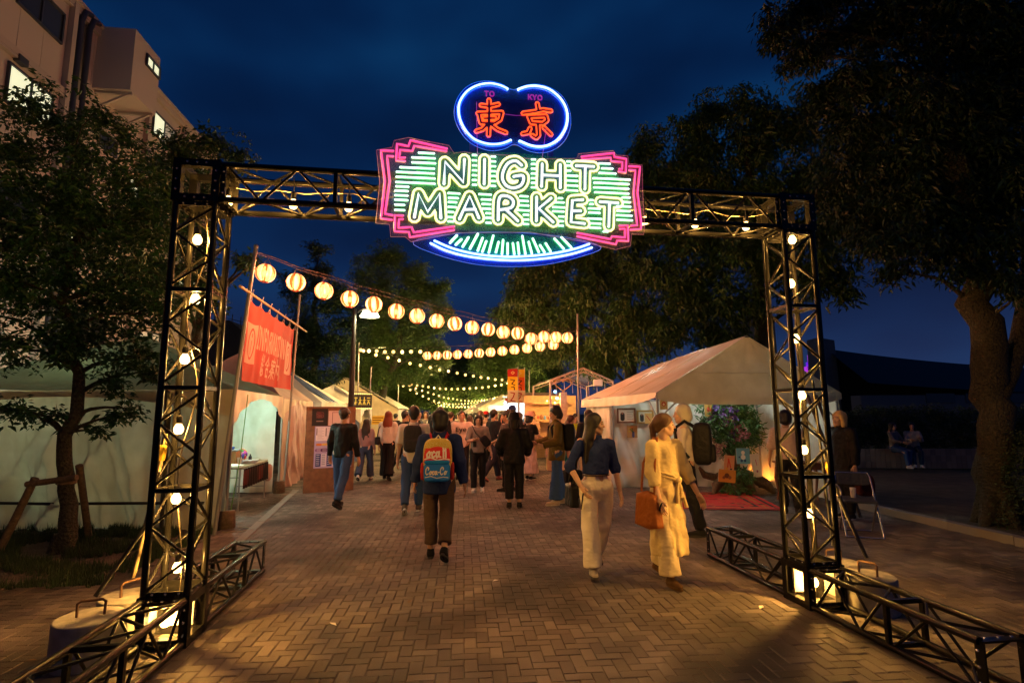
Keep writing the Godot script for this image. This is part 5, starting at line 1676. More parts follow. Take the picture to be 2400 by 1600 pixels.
	for q in [["foliage", "fern", lf, [[-0.15, 1.75, 0.05, 0.45, 90], [0.25, 1.75, 0.0, 0.35, 60], [-0.25, 1.3, 0.1, 0.3, 60], [0.2, 1.15, 0.12, 0.3, 70], [0.0, 1.0, 0.15, 0.25, 60], [-0.05, 0.28, 0.35, 0.22, 60]]],
			["bright_foliage", "fern_light", lf, [[0.3, 1.45, 0.12, 0.18, 40], [0.42, 1.2, 0.1, 0.15, 26], [0.1, 1.75, 0.2, 0.15, 26]]],
			["orchids", "orchid", pt, [[-0.32, 1.62, 0.18, 0.14, 40], [-0.12, 1.56, 0.22, 0.16, 40], [-0.05, 1.12, 0.28, 0.1, 14]]],
			["lilies", "lily", pt, [[0.08, 1.3, 0.26, 0.16, 34], [0.1, 1.18, 0.3, 0.15, 30], [-0.42, 0.95, 0.25, 0.14, 26]]],
			["pale_lilies", "lily_white", pt, [[-0.5, 1.08, 0.22, 0.12, 22], [-0.36, 0.86, 0.28, 0.14, 22]]]]:
		var places := []
		for b in q[3]:
			for k in b[4]:
				var o := Vector3(rng.randf_range(-1, 1), rng.randf_range(-1, 1), rng.randf_range(-1, 1))
				places.append(Transform3D(Basis(Vector3.UP, rng.randf() * TAU) * Basis(Vector3.RIGHT, rng.randf() * 2.0), Vector3(b[0], b[1], b[2]) + o * b[3]))
		scatter(q[0], fl, q[2], M[q[1]], places)
	# palm fronds
	for k in 7:
		var a := -0.5 + k * 0.28
		var fr := MB.new()
		var base := Vector3(0.15, 1.05, 0.12)
		for j in 16:
			var u := j / 15.0
			var c := base + Vector3(cos(a) * 0.62 * u, 0.12 * sin(a + 0.6) * u + 0.30 * u - 0.55 * u * u, 0.12 * u)
			for s in [-1, 1]:
				var tip := c + Vector3(0.05, -0.06 - 0.05 * u, s * 0.10) * (1.2 - u)
				fr.tri(c, c + Vector3(0.012, 0.004, 0), tip)
		obj("palm_frond", fr, M.fern_palm if M.has("fern_palm") else mat("fern_palm", col(0.08, 0.17, 0.05), 0.6), fl)
	# side table with curved dark legs
	var tb := thing("side_table", "small dark wooden table at the right of the display tent", "table", Vector3(5.28, 0, -10.15), -0.1)
	var tt := MB.new()
	tt.box(Vector3(0, 0.70, 0), Vector3(0.8, 0.035, 0.45))
	tt.box(Vector3(0, 0.63, 0), Vector3(0.72, 0.10, 0.38))
	obj("table_top", tt, M.wood, tb)
	for x in [-0.34, 0.34]:
		for z in [-0.17, 0.17]:
			var lg := MB.new()
			lg.tube([Vector3(x, 0.6, z), Vector3(x * 1.08, 0.42, z), Vector3(x * 0.98, 0.15, z), Vector3(x * 1.06, 0.0, z)], [0.035, 0.03, 0.018, 0.022], 8)
			obj("leg", lg, M.wood, tb)
	# easel-like planks leaning beside the table
	var pk := thing("leaning_planks", "two long bare planks leaning against the tent's right corner", "planks", Vector3(5.15, 0, -8.9))
	for k in 2:
		var pm := MB.new()
		pm.bar(Vector3(0.1 + 0.14 * k, 0.0, 0.25), Vector3(-0.22 + 0.14 * k, 1.9, -0.15), 0.07, 0.025)
		obj("plank", pm, M.old_wood, pk)

# ---- stalls on the right ----------------------------------------------------------------------------------------
func goods(parent: Node, a: Vector3, b: Vector3, n: int, size: float):
	# small coloured wares hanging or standing in a row, each its own piece
	var tones := ["ware_red", "ware_green", "ware_yellow", "ware_white", "ware_brown", "ware_blue"]
	for i in n:
		var m := MB.new()
		var s := size * rng.randf_range(0.6, 1.2)
		if rng.randf() < 0.5:
			m.rounded(Vector3(s, s * rng.randf_range(0.8, 1.8), s * 0.7), 0.55, Transform3D(), 5)
		else:
			m.lathe([Vector2(0.001, -s * 0.6), Vector2(s * 0.4, -s * 0.55), Vector2(s * 0.42, s * 0.2), Vector2(s * 0.2, s * 0.45), Vector2(s * 0.2, s * 0.7), Vector2(0.001, s * 0.7)], 8)
		var o := obj("ware", m, M[tones[rng.randi() % 6]], parent)
		o.position = a.lerp(b, (i + 0.5) / n) + Vector3(rng.randf_range(-0.03, 0.03), rng.randf_range(-0.02, 0.03), rng.randf_range(-0.05, 0.05))

func stalls_right():
	for q in [["ware_red", col(0.45, 0.05, 0.03)], ["ware_green", col(0.08, 0.25, 0.07)], ["ware_yellow", col(0.6, 0.42, 0.06)], ["ware_white", col(0.65, 0.62, 0.58)], ["ware_brown", col(0.25, 0.12, 0.06)], ["ware_blue", col(0.06, 0.2, 0.5)]]:
		mat(q[0], q[1], 0.5)
	var film := mat("clear_film", Color(0.9, 0.95, 1.0, 0.13), 0.18)
	film.transparency = BaseMaterial3D.TRANSPARENCY_ALPHA
	mat("pink_steel", col(0.42, 0.34, 0.31), 0.45, 0.3)
	tri_map(mat("raw_timber", col(1, 1, 1), 0.75), 2.0, fabric_n, 0.3, noise_tex(0.012, 45, 4, false, 1, 256, ramp(col(0.38, 0.24, 0.11), col(0.52, 0.36, 0.18))))
	glow("led_blue", Color(0.25, 0.65, 1.0), 3.0)
	# clear-film gable tent with hung wares
	var t := thing("clear_tent", "open gable tent roofed with clear film, hung with wares, beyond the white tent", "tent")
	var P := [Vector3(1.12, 0, -15.9), Vector3(3.0, 0, -16.1), Vector3(0.75, 0, -19.0), Vector3(2.65, 0, -19.2)]
	for p in P:
		pole("pole", t, p, p + Vector3(0, 2.56, 0), 0.035, "pink_steel")
	var rf := Vector3(2.12, 2.95, -16.0)
	var rb := Vector3(1.76, 2.95, -19.1)
	for e in [[P[0], rf], [P[1], rf], [P[2], rb], [P[3], rb]]:
		pole("rafter", t, e[0] + Vector3(0, 2.56, 0), e[1], 0.025, "pink_steel")
		pole("rafter", t, e[0] + Vector3(0, 2.44, 0), e[1] + Vector3(0, -0.12, 0), 0.016, "pink_steel")
		var zz := MB.new()
		for i in 8:
			var a: Vector3 = (e[0] + Vector3(0, 2.56 if i % 2 == 0 else 2.44, 0)).lerp(e[1] + Vector3(0, 0.0 if i % 2 == 0 else -0.12, 0), i / 8.0)
			var b: Vector3 = (e[0] + Vector3(0, 2.44 if i % 2 == 0 else 2.56, 0)).lerp(e[1] + Vector3(0, -0.12 if i % 2 == 0 else 0.0, 0), (i + 1) / 8.0)
			zz.tube([a, b], 0.009, 5)
		obj("lattice", zz, M.pink_steel, t)
	pole("ridge", t, rf, rb, 0.025, "pink_steel")
	pole("eave_pipe", t, P[0] + Vector3(0, 2.56, 0), P[2] + Vector3(0, 2.56, 0), 0.022, "pink_steel")
	pole("eave_pipe", t, P[1] + Vector3(0, 2.56, 0), P[3] + Vector3(0, 2.56, 0), 0.022, "pink_steel")
	for s in [[P[0], P[2]], [P[3], P[1]]]:
		var f := MB.new()
		patch(f, rf if s[0] == P[0] else rb, rb if s[0] == P[0] else rf, s[0] + Vector3(0, 2.6, 0), s[1] + Vector3(0, 2.6, 0), 0.05, 12, 6, 0.05, 3.0)
		obj("film_roof", f, M.clear_film, t)
	var hs := MB.new()
	for i in 7:
		var x := 1.3 + i * 0.24
		hs.tube([Vector3(x, 2.55, -16.0), Vector3(x + 0.01, 2.0 + 0.1 * (i % 3), -16.0)], 0.008, 4)
	obj("hanging_cord", hs, M.pink_steel, t)
	var heart := MB.new()
	var hp := []
	for i in 24:
		var a := TAU * i / 24
		hp.append(Vector3(1.50 + 0.016 * 16 * pow(sin(a), 3) , 2.46 + 0.016 * (13 * cos(a) - 5 * cos(2 * a) - 2 * cos(3 * a) - cos(4 * a)) * 0.8, -15.95))
	heart.tube(hp, 0.018, 6, true)
	obj("heart_frame", heart, M.gold_frame, t)
	var bx := MB.new()
	bx.rounded(Vector3(0.28, 0.2, 0.2), 0.3, Transform3D(Basis(), Vector3(2.52, 2.5, -15.9)), 6)
	obj("hanging_box", bx, M.ware_white, t)
	goods(t, Vector3(2.2, 1.5, -15.8), Vector3(2.95, 1.75, -15.8), 12, 0.10)
	goods(t, Vector3(2.15, 1.2, -15.8), Vector3(2.95, 1.3, -15.8), 12, 0.11)
	goods(t, Vector3(2.1, 0.95, -15.75), Vector3(2.95, 1.0, -15.75), 10, 0.12)
	var ct := MB.new()
	ct.box(Vector3(1.75, 0.48, -16.1), Vector3(1.5, 0.96, 0.5))
	obj("counter", ct, M.raw_timber, t)
	goods(t, Vector3(1.15, 1.03, -16.0), Vector3(2.4, 1.03, -16.0), 14, 0.10)
	var ps := MB.new()
	ps.box(Vector3(1.55, 1.5, -16.45), Vector3(0.20, 1.5, 0.2))
	ps.box(Vector3(1.20, 1.95, -17.6), Vector3(1.1, 0.05, 0.3))
	ps.box(Vector3(1.20, 1.4, -17.6), Vector3(1.1, 0.04, 0.3))
	obj("timber_shelf", ps, M.raw_timber, t)
	goods(t, Vector3(0.8, 1.5, -17.55), Vector3(1.7, 1.5, -17.55), 9, 0.13)
	var bw := MB.new()
	bw.box(Vector3(1.25, 1.4, -17.9), Vector3(1.7, 1.6, 0.03))
	obj("back_board", bw, M.raw_timber, t)
	var gw := MB.new()
	drape(gw, Vector3(2.55, 1.95, -15.4), Vector3(3.3, 1.95, -15.3), 1.9, 5.0, 0.03, 2.0)
	obj("side_sheet", gw, M.grey_tarp, t)
	stall_lamp("warm bulb lighting the shelf under the clear tent", Vector3(1.38, 2.08, -16.7), "bulb", Color(1.0, 0.74, 0.40), 3.2, 0.05)
	stall_lamp("blue pendant light at the corner of the clear tent", Vector3(1.27, 2.25, -16.0), "led_blue", Color(0.3, 0.65, 1.0), 0.10, 0.05)
	for k in 3:
		stall_lamp("small warm bulb in the clear tent, %s from the post" % ["first", "second", "third"][k], Vector3(1.08 + 0.12 * k, 2.0 - 0.03 * k, -16.8), "bulb", Color(1.0, 0.78, 0.46), 0.05, 0.022)
	# timber-framed stall
	var s2 := thing("timber_stall", "stall of bare timber with a plank roof lit from inside", "stall", Vector3(0.95, 0, -21.0), 0.08)
	for x in [-0.75, 0.0, 0.9]:
		var p := MB.new()
		p.box(Vector3(x, 1.12, 0.5), Vector3(0.07, 2.25, 0.07))
		obj("post", p, M.raw_timber, s2)
	for i in 7:
		var p := MB.new()
		p.box(Vector3(0.1, 2.28 + 0.025 * i, 0.75 - i * 0.24), Vector3(2.1, 0.03, 0.225), Basis(Vector3.RIGHT, 0.1))
		obj("roof_plank", p, M.raw_timber, s2)
	var c2 := MB.new()
	c2.box(Vector3(0.1, 0.5, 0.35), Vector3(1.8, 1.0, 0.5))
	obj("counter", c2, M.raw_timber, s2)
	goods(s2, Vector3(-0.7, 1.08, 0.35), Vector3(0.9, 1.08, 0.35), 11, 0.13)
	stall_lamp("warm bulb under the plank roof of the timber stall", Vector3(0.9, 2.05, -20.9), "bulb", Color(1.0, 0.74, 0.40), 2.6, 0.05)
	# food stall with a red fascia and a bright white interior
	var s3 := thing("food_stall", "food stall with a red fascia and a bright white kitchen", "stall", Vector3(1.05, 0, -24.5), 0.08)
	mat("red_fascia", col(0.35, 0.03, 0.02), 0.5)
	mat("white_panel", col(0.7, 0.72, 0.72), 0.5)
	for q in [["back_wall", Vector3(0, 1.1, -1.6), Vector3(2.6, 2.2, 0.05), "white_panel"], ["counter", Vector3(0, 0.5, 0.1), Vector3(2.6, 1.0, 0.5), "white_panel"], ["roof", Vector3(0, 2.42, -0.7), Vector3(2.8, 0.06, 2.2), "grey_tarp"], ["fascia", Vector3(0, 2.24, 0.36), Vector3(2.8, 0.13, 0.04), "red_fascia"], ["cooker", Vector3(0.5, 1.2, -1.2), Vector3(0.9, 0.4, 0.5), "galvanised"], ["hood", Vector3(0.5, 1.95, -1.2), Vector3(1.0, 0.25, 0.6), "galvanised"]]:
		var m := MB.new()
		m.box(q[1], q[2])
		obj(q[0], m, M[q[3]], s3)
	for x in [-1.3, 1.3]:
		pole("pole", s3, Vector3(x, 0, 0.3), Vector3(x, 2.4, 0.3), 0.03)
	goods(s3, Vector3(-1.1, 1.08, 0.15), Vector3(1.1, 1.08, 0.15), 12, 0.14)
	stall_lamp("white work light in the kitchen of the red fascia stall", Vector3(1.2, 2.12, -25.0), "led_white", Color(0.85, 0.95, 1.0), 1.6, 0.06)
	# white canopy with a glaring floodlight
	var s4 := pyramid_tent("small white canopy with a glaring floodlight behind the bucket-hat crowd", Vector3(-0.25, 0, -27.0), 0.08, 2.0, 2.0, 2.0, 2.4, "white_tarp", "white_tarp", 0.1)
	var cc := MB.new()
	cc.box(Vector3(0, 0.5, 0.7), Vector3(1.6, 1.0, 0.5))
	obj("counter", cc, M.white_panel, s4)
	stall_lamp("glaring white floodlight under the white canopy", Vector3(-0.2, 1.95, -25.9), "led_white", Color(0.86, 0.93, 1.0), 6.0, 0.16)
	for k in 4:
		var z := -33.0 - 8.0 * k
		pyramid_tent("far stall tent on the right of the street, %s beyond the white canopy" % ["first", "second", "third", "fourth"][k], Vector3(-0.6 - 1.0 * k, 0, z), 0.1, 2.8, 2.8, 2.0, 2.8, ["cream_tarp", "white_tarp", "peach_tarp", "white_tarp"][k], "white_tarp", 0.15)
		stall_lamp("bulb in the far right stall tent, %s beyond the canopy" % ["first", "second", "third", "fourth"][k], Vector3(-1.2 - 1.0 * k, 1.9, z + 1.0), "white_bulb", Color(1.0, 0.8, 0.5), 1.2, 0.07)
	# vertical flags on their pole
	nobori("tall yellow and red vertical flag beside the timber stall", Vector3(0.10, 0, -20.0), 0)
	nobori("tall orange vertical flag just right of the yellow one", Vector3(0.36, 0, -20.3), 1)

func nobori(label: String, at: Vector3, k: int):
	var t := thing("vertical_flag", label, "flag", at, 0.12)
	pole("pole", t, Vector3(0.12, 0, 0), Vector3(0.12, 3.4 - 0.05 * k, 0), 0.014)
	pole("cross_bar", t, Vector3(0.13, 3.3, 0), Vector3(-0.28, 3.24, 0), 0.010)
	var im := canvas(48, 192, Color(0.86, 0.66, 0.10) if k == 0 else Color(0.82, 0.33, 0.08))
	for y in range(120, 192):
		for x in 48: im.set_pixel(x, y, Color(0.80, 0.70, 0.58))
	for y in range(0, 44):
		for x in 48: im.set_pixel(x, y, Color(0.65, 0.10, 0.08) if k == 0 else Color(0.86, 0.66, 0.10))
	stroke(im, [Vector2(24, 14), Vector2(32, 22), Vector2(24, 30), Vector2(16, 22), Vector2(24, 14)], 3, Color(0.9, 0.8, 0.5))
	stroke(im, [Vector2(14, 60), Vector2(34, 64), Vector2(20, 84), Vector2(34, 92)], 5, Color(0.25, 0.06, 0.04))
	stroke(im, [Vector2(18, 104), Vector2(30, 100), Vector2(32, 118)], 5, Color(0.25, 0.06, 0.04))
	stroke(im, [Vector2(14, 134), Vector2(32, 138), Vector2(26, 160), Vector2(14, 180), Vector2(36, 184)], 5, Color(0.6, 0.1, 0.06))
	var m := MB.new()
	m.sheet(4, 20, func(u: float, v: float) -> Vector3: return Vector3(-0.27 + 0.38 * u, 3.26 - 1.25 * v, 0.03 * sin(v * 9.0 + u * 2.0)))
	var fm := print_mat("nobori_%d" % k, im, 0.8)
	fm.backlight_enabled = true
	fm.backlight = Color(0.5, 0.5, 0.5)
	obj("cloth", m, fm, t)

func stall_lamp(label: String, at: Vector3, m: String, c: Color, e: float, r: float):
	var t := thing("stall_lamp", label, "lamp", at)
	var b := MB.new()
	b.ball(Vector3.ZERO, Vector3(r, r, r), Basis(), 8, 12)
	obj("bulb_glass", b, M[m], t)
	var s := MB.new()
	s.lathe([Vector2(r * 0.5, r * 0.9), Vector2(r * 0.45, r * 1.7), Vector2(0.002, r * 1.75)], 8)
	obj("socket", s, M.black, t)
	lamp(t, Vector3.ZERO, c, e, r * 0.5)

# ---- lantern and bulb strings ----------------------------------------------------------------------------------
func street_pole(label: String, a: Vector3, b: Vector3, r := 0.024, m := "galvanised") -> Node3D:
	var t := thing("steel_pole", label, "pole", a, 0.0, "steel poles that carry the light strings")
	pole("tube", t, Vector3.ZERO, b - a, r, m)
	var c := MB.new()
	c.ball(b - a, Vector3.ONE * r * 1.3, Basis(), 5, 8)
	obj("cap", c, M[m], t)
	return t

func hang(a: Vector3, b: Vector3, sag: float, s: float) -> Vector3:
	return a.lerp(b, s) + Vector3.DOWN * sag * 4.0 * s * (1.0 - s)

func cable(called: String, label: String, a: Vector3, b: Vector3, sag: float, r := 0.007) -> Node3D:
	var t := thing(called, label, "cable" if called == "lantern_cable" else "string lights")
	var pts := []
	for i in 41: pts.append(hang(a, b, sag, i / 40.0) + Vector3(0, 0.012 * sin(i * 1.3), 0))
	var m := MB.new()
	m.tube(pts, r, 5)
	obj("wire", m, M.cable, t)
	return t

var lantern_parts := {}
func lantern(p: Vector3, d: float, label: String, group: String):
	var t := thing("paper_lantern", label, "paper lantern", p, rng.randf_range(-0.5, 0.5), group)
	t.rotation.z = rng.randf_range(-0.12, 0.12)
	if lantern_parts.is_empty():
		var prof := []
		for i in 25:
			var a := lerpf(-1.18, 1.18, i / 24.0)
			prof.append(Vector2(cos(a) * (1.0 + 0.012 * cos(i * PI)), sin(a) * 0.98))
		var w := MB.new()
		var r := MB.new()
		for k in 12:
			(w if k % 2 == 0 else r).lathe(prof, 3, Transform3D(), TAU * k / 12, TAU * (k + 1) / 12)
		var ring := MB.new()
		for s in [-1, 1]:
			ring.lathe([Vector2(0.34, s * 0.90 - 0.05), Vector2(0.40, s * 0.90 - 0.05), Vector2(0.40, s * 0.90 + 0.06), Vector2(0.34, s * 0.90 + 0.06)], 16)
		var ball := MB.new()
		ball.ball(Vector3(0, -0.05, 0), Vector3(0.26, 0.34, 0.26), Basis(), 8, 12)
		var hook := MB.new()
		hook.tube([Vector3(-0.36, 0.95, 0), Vector3(-0.22, 1.32, 0), Vector3(0, 1.45, 0), Vector3(0.22, 1.32, 0), Vector3(0.36, 0.95, 0)], 0.02, 5)
		hook.tube([Vector3(0, 1.42, 0), Vector3(0, 1.85, 0)], 0.03, 5)
		lantern_parts = {"w": w.mesh(), "r": r.mesh(), "ring": ring.mesh(), "ball": ball.mesh(), "hook": hook.mesh()}
		for q in [["lantern_white", Color(1.0, 0.84, 0.52), 1.7, Color(0.9, 0.85, 0.75, 0.78)], ["lantern_red", Color(1.0, 0.42, 0.08), 0.8, Color(0.8, 0.25, 0.1, 0.82)]]:
			var g := glow(q[0], q[1], q[2], q[3])
			g.transparency = BaseMaterial3D.TRANSPARENCY_ALPHA
			g.roughness = 0.9
		glow("lantern_bulb", Color(1.0, 0.82, 0.5), 9.0)
		mat("lantern_ring", col(0.30, 0.05, 0.02), 0.6)
	for q in [["white_panel", "w", "lantern_white"], ["red_panel", "r", "lantern_red"], ["ring", "ring", "lantern_ring"], ["bulb", "ball", "lantern_bulb"], ["hook", "hook", "cable"]]:
		obj(q[0], lantern_parts[q[1]], M[q[2]], t).scale = Vector3.ONE * d * 0.5
	lamp(t, Vector3(0, -0.01, 0), Color(1.0, 0.57, 0.36), LAMP_LANTERN, 0.03)

const ORD := ["first", "second", "third", "fourth", "fifth", "sixth", "seventh", "eighth", "ninth", "tenth", "eleventh", "twelfth", "thirteenth", "fourteenth", "fifteenth", "sixteenth", "seventeenth"]

func strings():
	var pl := Vector3(-3.77, 3.98, -7.7)
	var pr := Vector3(1.68, 3.76, -13.72)
	var L1 := Vector3(-5.40, 3.98, -18.9)
	street_pole("leaning steel pole at the left end of the banner and front lantern string", Vector3(-4.02, 0, -7.55), Vector3(-3.77, 4.06, -7.7), 0.028)
	street_pole("steel pole at the right end of the red banner", Vector3(-4.80, 0, -11.62), Vector3(-4.66, 4.2, -11.62))
	street_pole("reddish steel pole at the right end of the lantern strings", Vector3(1.65, 0, -13.7), Vector3(1.69, 4.14, -13.7))
	street_pole("steel pole where the first bulb strings start, behind the lamp post", Vector3(-5.35, 0, -18.95), Vector3(-5.41, 4.1, -18.9))
	street_pole("thin steel pole between the lamp post and the beige tent", Vector3(-4.55, 0, -17.2), Vector3(-4.5, 3.1, -17.2), 0.02)
	street_pole("pale steel pole carrying bulbs at the left, beyond the beige tent", Vector3(-6.5, 0, -30.9), Vector3(-6.5, 3.65, -30.9), 0.03)
	street_pole("steel pole rising behind the timber stall", Vector3(0.70, 0, -22.4), Vector3(0.72, 3.4, -22.4), 0.03)
	street_pole("bulb-string pole on the right, next to the vertical flags", Vector3(0.25, 0, -28), Vector3(0.25, 3.45, -28), 0.03)
	street_pole("far bulb-string pole on the right of the street", Vector3(-1.45, 0, -57), Vector3(-1.45, 3.6, -57), 0.04)
	street_pole("far bulb-string pole on the left of the street", Vector3(-10.5, 0, -61), Vector3(-10.5, 3.55, -61), 0.04)
	street_pole("farthest bulb-string pole, where the strings end", Vector3(-5.3, 0, -90), Vector3(-5.3, 3.6, -90), 0.05)
	# front lanterns
	cable("lantern_cable", "upper cable of the front lantern string across the street", pl, pr, 0.22)
	cable("lantern_cable", "slack second cable of the front lantern string", pl + Vector3(0.02, -0.03, 0), pr + Vector3(0, -0.05, 0), 0.27, 0.005)
	for i in 17:
		var s := (0.16 + 0.4665 * i) / 8.05
		var p := hang(pl, pr, 0.24, s)
		var drop := [0.27, 0.26, 0.26, 0.27, 0.25, 0.27, 0.26, 0.27, 0.25, 0.26, 0.24, 0.25, 0.23, 0.32, 0.25, 0.24, 0.24]
		lantern(p - Vector3(0, drop[i], 0), 0.285, "red and white paper lantern, %s from the left pole on the front string" % ORD[i], "paper lanterns on the front string")
	# rear lanterns and the bulbs that carry on from them
	var pr2 := pr + Vector3(0, -0.05, 0)
	var c2 := cable("lantern_cable", "cable of the rear string of bulbs and lanterns", L1, pr2, 0.20)
	for i in 12:
		var s := 0.386 + 0.0483 * i
		lantern(hang(L1, pr2, 0.20, s) - Vector3(0, 0.26, 0), 0.27, "red and white paper lantern, %s from the left on the rear string" % ORD[i], "paper lanterns on the rear string")
	string_bulbs(c2, L1, pr2, 0.20, 8, 0.012, 0.35, 4)
	var R1 := Vector3(0.25, 3.4, -28)
	var L2 := Vector3(-6.5, 3.62, -30.9)
	var R2 := Vector3(-1.45, 3.55, -57)
	var L3 := Vector3(-10.5, 3.5, -61)
	var R3 := Vector3(-5.3, 3.55, -90)
	var L4 := Vector3(-13.5, 3.5, -92)
	var sp := [[L1, R1, 0.16, 18, "nearest string of warm bulbs, from the left pole to the flags"], [R1, L2, 0.42, 20, "second string of warm bulbs, from the flags back to the pale left pole"], [L2, R2, 0.75, 24, "third string of warm bulbs, from the pale left pole down the street"], [R2, L3, 0.7, 26, "fourth string of warm bulbs, across the far street"], [L3, R3, 0.9, 28, "fifth string of warm bulbs, low over the far crowd"], [R3, L4, 0.8, 24, "farthest string of warm bulbs at the end of the street"],
		[Vector3(-10.4, 3.55, -61), Vector3(-1.5, 3.6, -57.2), 1.1, 26, "lower string of warm bulbs between the far left and right poles"], [Vector3(-6.45, 3.45, -31), Vector3(-1.5, 3.45, -57), 1.15, 24, "slack string of warm bulbs under the third string"], [Vector3(-10.5, 3.3, -61), Vector3(-13.4, 3.4, -92), 0.5, 18, "string of warm bulbs along the far left side"], [Vector3(-1.45, 3.3, -57), Vector3(-5.3, 3.4, -90), 0.5, 18, "string of warm bulbs along the far right side"]]
	for q in sp:
		var t := cable("bulb_string", q[4], q[0], q[1], q[2])
		string_bulbs(t, q[0], q[1], q[2], q[3], 0.02, 0.98, 5)
	# lamp post
	var lp := thing("lamp_post", "black lamp post with a lit round head in front of the left trees", "street lamp", Vector3(-4.12, 0, -13.9))
	var po := MB.new()
	po.tube([Vector3.ZERO, Vector3(0, 2.6, 0), Vector3(0, 4.35, 0)], [0.085, 0.07, 0.05], 10)
	po.tube([Vector3(0, 4.2, 0), Vector3(0.2, 4.36, 0), Vector3(0.36, 4.36, 0)], 0.025, 7)
	obj("post", po, M.black, lp)
	var hd := MB.new()
	hd.lathe([Vector2(0.02, 0.10), Vector2(0.20, 0.07), Vector2(0.22, 0.03), Vector2(0.05, 0.02)], 20, Transform3D(Basis(), Vector3(0.4, 4.27, 0)))
	obj("hood", hd, M.galvanised, lp)
	glow("lamp_disc", Color(1.0, 0.98, 0.80), 3.5)
	for k in 3:
		var dsk := MB.new()
		dsk.lathe([Vector2(0.002, 0.0), Vector2(0.19 + 0.03 * k, 0.004), Vector2(0.19 + 0.03 * k, 0.03), Vector2(0.002, 0.034)], 20, Transform3D(Basis(), Vector3(0.4, 4.24 - 0.055 * k, 0)))
		obj("light_ring", dsk, M.lamp_disc, lp)
	lamp(lp, Vector3(0.4, 4.06, 0), Color(1.0, 0.95, 0.72), 3.0, 0.03)
	# lit shop sign hung between two poles
	var sg := thing("lit_sign", "small lit sign with yellow characters between rows of bulbs", "sign", Vector3(-4.72, 2.02, -17.05), 0.5)
	var im := canvas(96, 64, Color(0.05, 0.03, 0.02))
	for g in 4:
		var x := 8 + g * 21
		for q in [[Vector2(x + 2, 16), Vector2(x + 17, 16)], [Vector2(x + 9, 12), Vector2(x + 9, 50)], [Vector2(x + 2, 28), Vector2(x + 17, 27)], [Vector2(x + 3, 40), Vector2(x + 16, 38)], [Vector2(x + 9, 30), Vector2(x + 2, 50)], [Vector2(x + 9, 30), Vector2(x + 17, 50)]]:
			if rng.randf() < 0.86: stroke(im, q, 3, Color(1.0, 0.82, 0.28))
	var gl := mat("lit_sign_face", Color(0.1, 0.1, 0.1), 0.5)
	gl.emission_enabled = true
	gl.emission_texture = ImageTexture.create_from_image(im)
	gl.emission = Color.BLACK
	gl.emission_energy_multiplier = 0.9
	var fc := MB.new()
	fc.quad(Vector3(-0.3, -0.2, 0.012), Vector3(0.3, -0.2, 0.012), Vector3(0.3, 0.2, 0.012), Vector3(-0.3, 0.2, 0.012))
	var bd := MB.new()
	bd.box(Vector3(0, 0, 0), Vector3(0.62, 0.42, 0.02))
	bd.tube([Vector3(-0.45, 0.30, 0), Vector3(0.45, 0.26, 0)], 0.014, 6)
	obj("board", bd, M.black, sg)
	obj("lit_face", fc, gl, sg)
	for s in [-1, 1]:
		for i in 11:
			var b := MB.new()
			b.ball(Vector3(-0.29 + 0.058 * i, s * 0.225, 0.015), Vector3.ONE * 0.017, Basis(), 4, 7)
			obj("bulb", b, M.white_bulb, sg)
	# banner
	banner()

var bulb_ball: Mesh
var bulb_sock: Mesh
func string_bulbs(t: Node3D, a: Vector3, b: Vector3, sag: float, n: int, s0: float, s1: float, every: int):
	if bulb_ball == null:
		var m := MB.new()
		m.ball(Vector3.ZERO, Vector3.ONE * 0.058, Basis(), 7, 10)
		bulb_ball = m.mesh()
		var k := MB.new()
		k.lathe([Vector2(0.018, 0.035), Vector2(0.018, 0.09), Vector2(0.002, 0.1)], 7)
		bulb_sock = k.mesh()
	for i in n:
		var p := hang(a, b, sag, lerpf(s0, s1, i / float(n - 1))) - Vector3(0, 0.11 + 0.03 * rng.randf(), 0)
		var o := piece("bulb", bulb_ball, M.white_bulb, t, i)
		o.position = p
		piece("socket", bulb_sock, M.black, o, 0)
		if i % every == every / 2:
			lamp(t, p, Color(1.0, 0.83, 0.50), LAMP_STRING, 0.04)

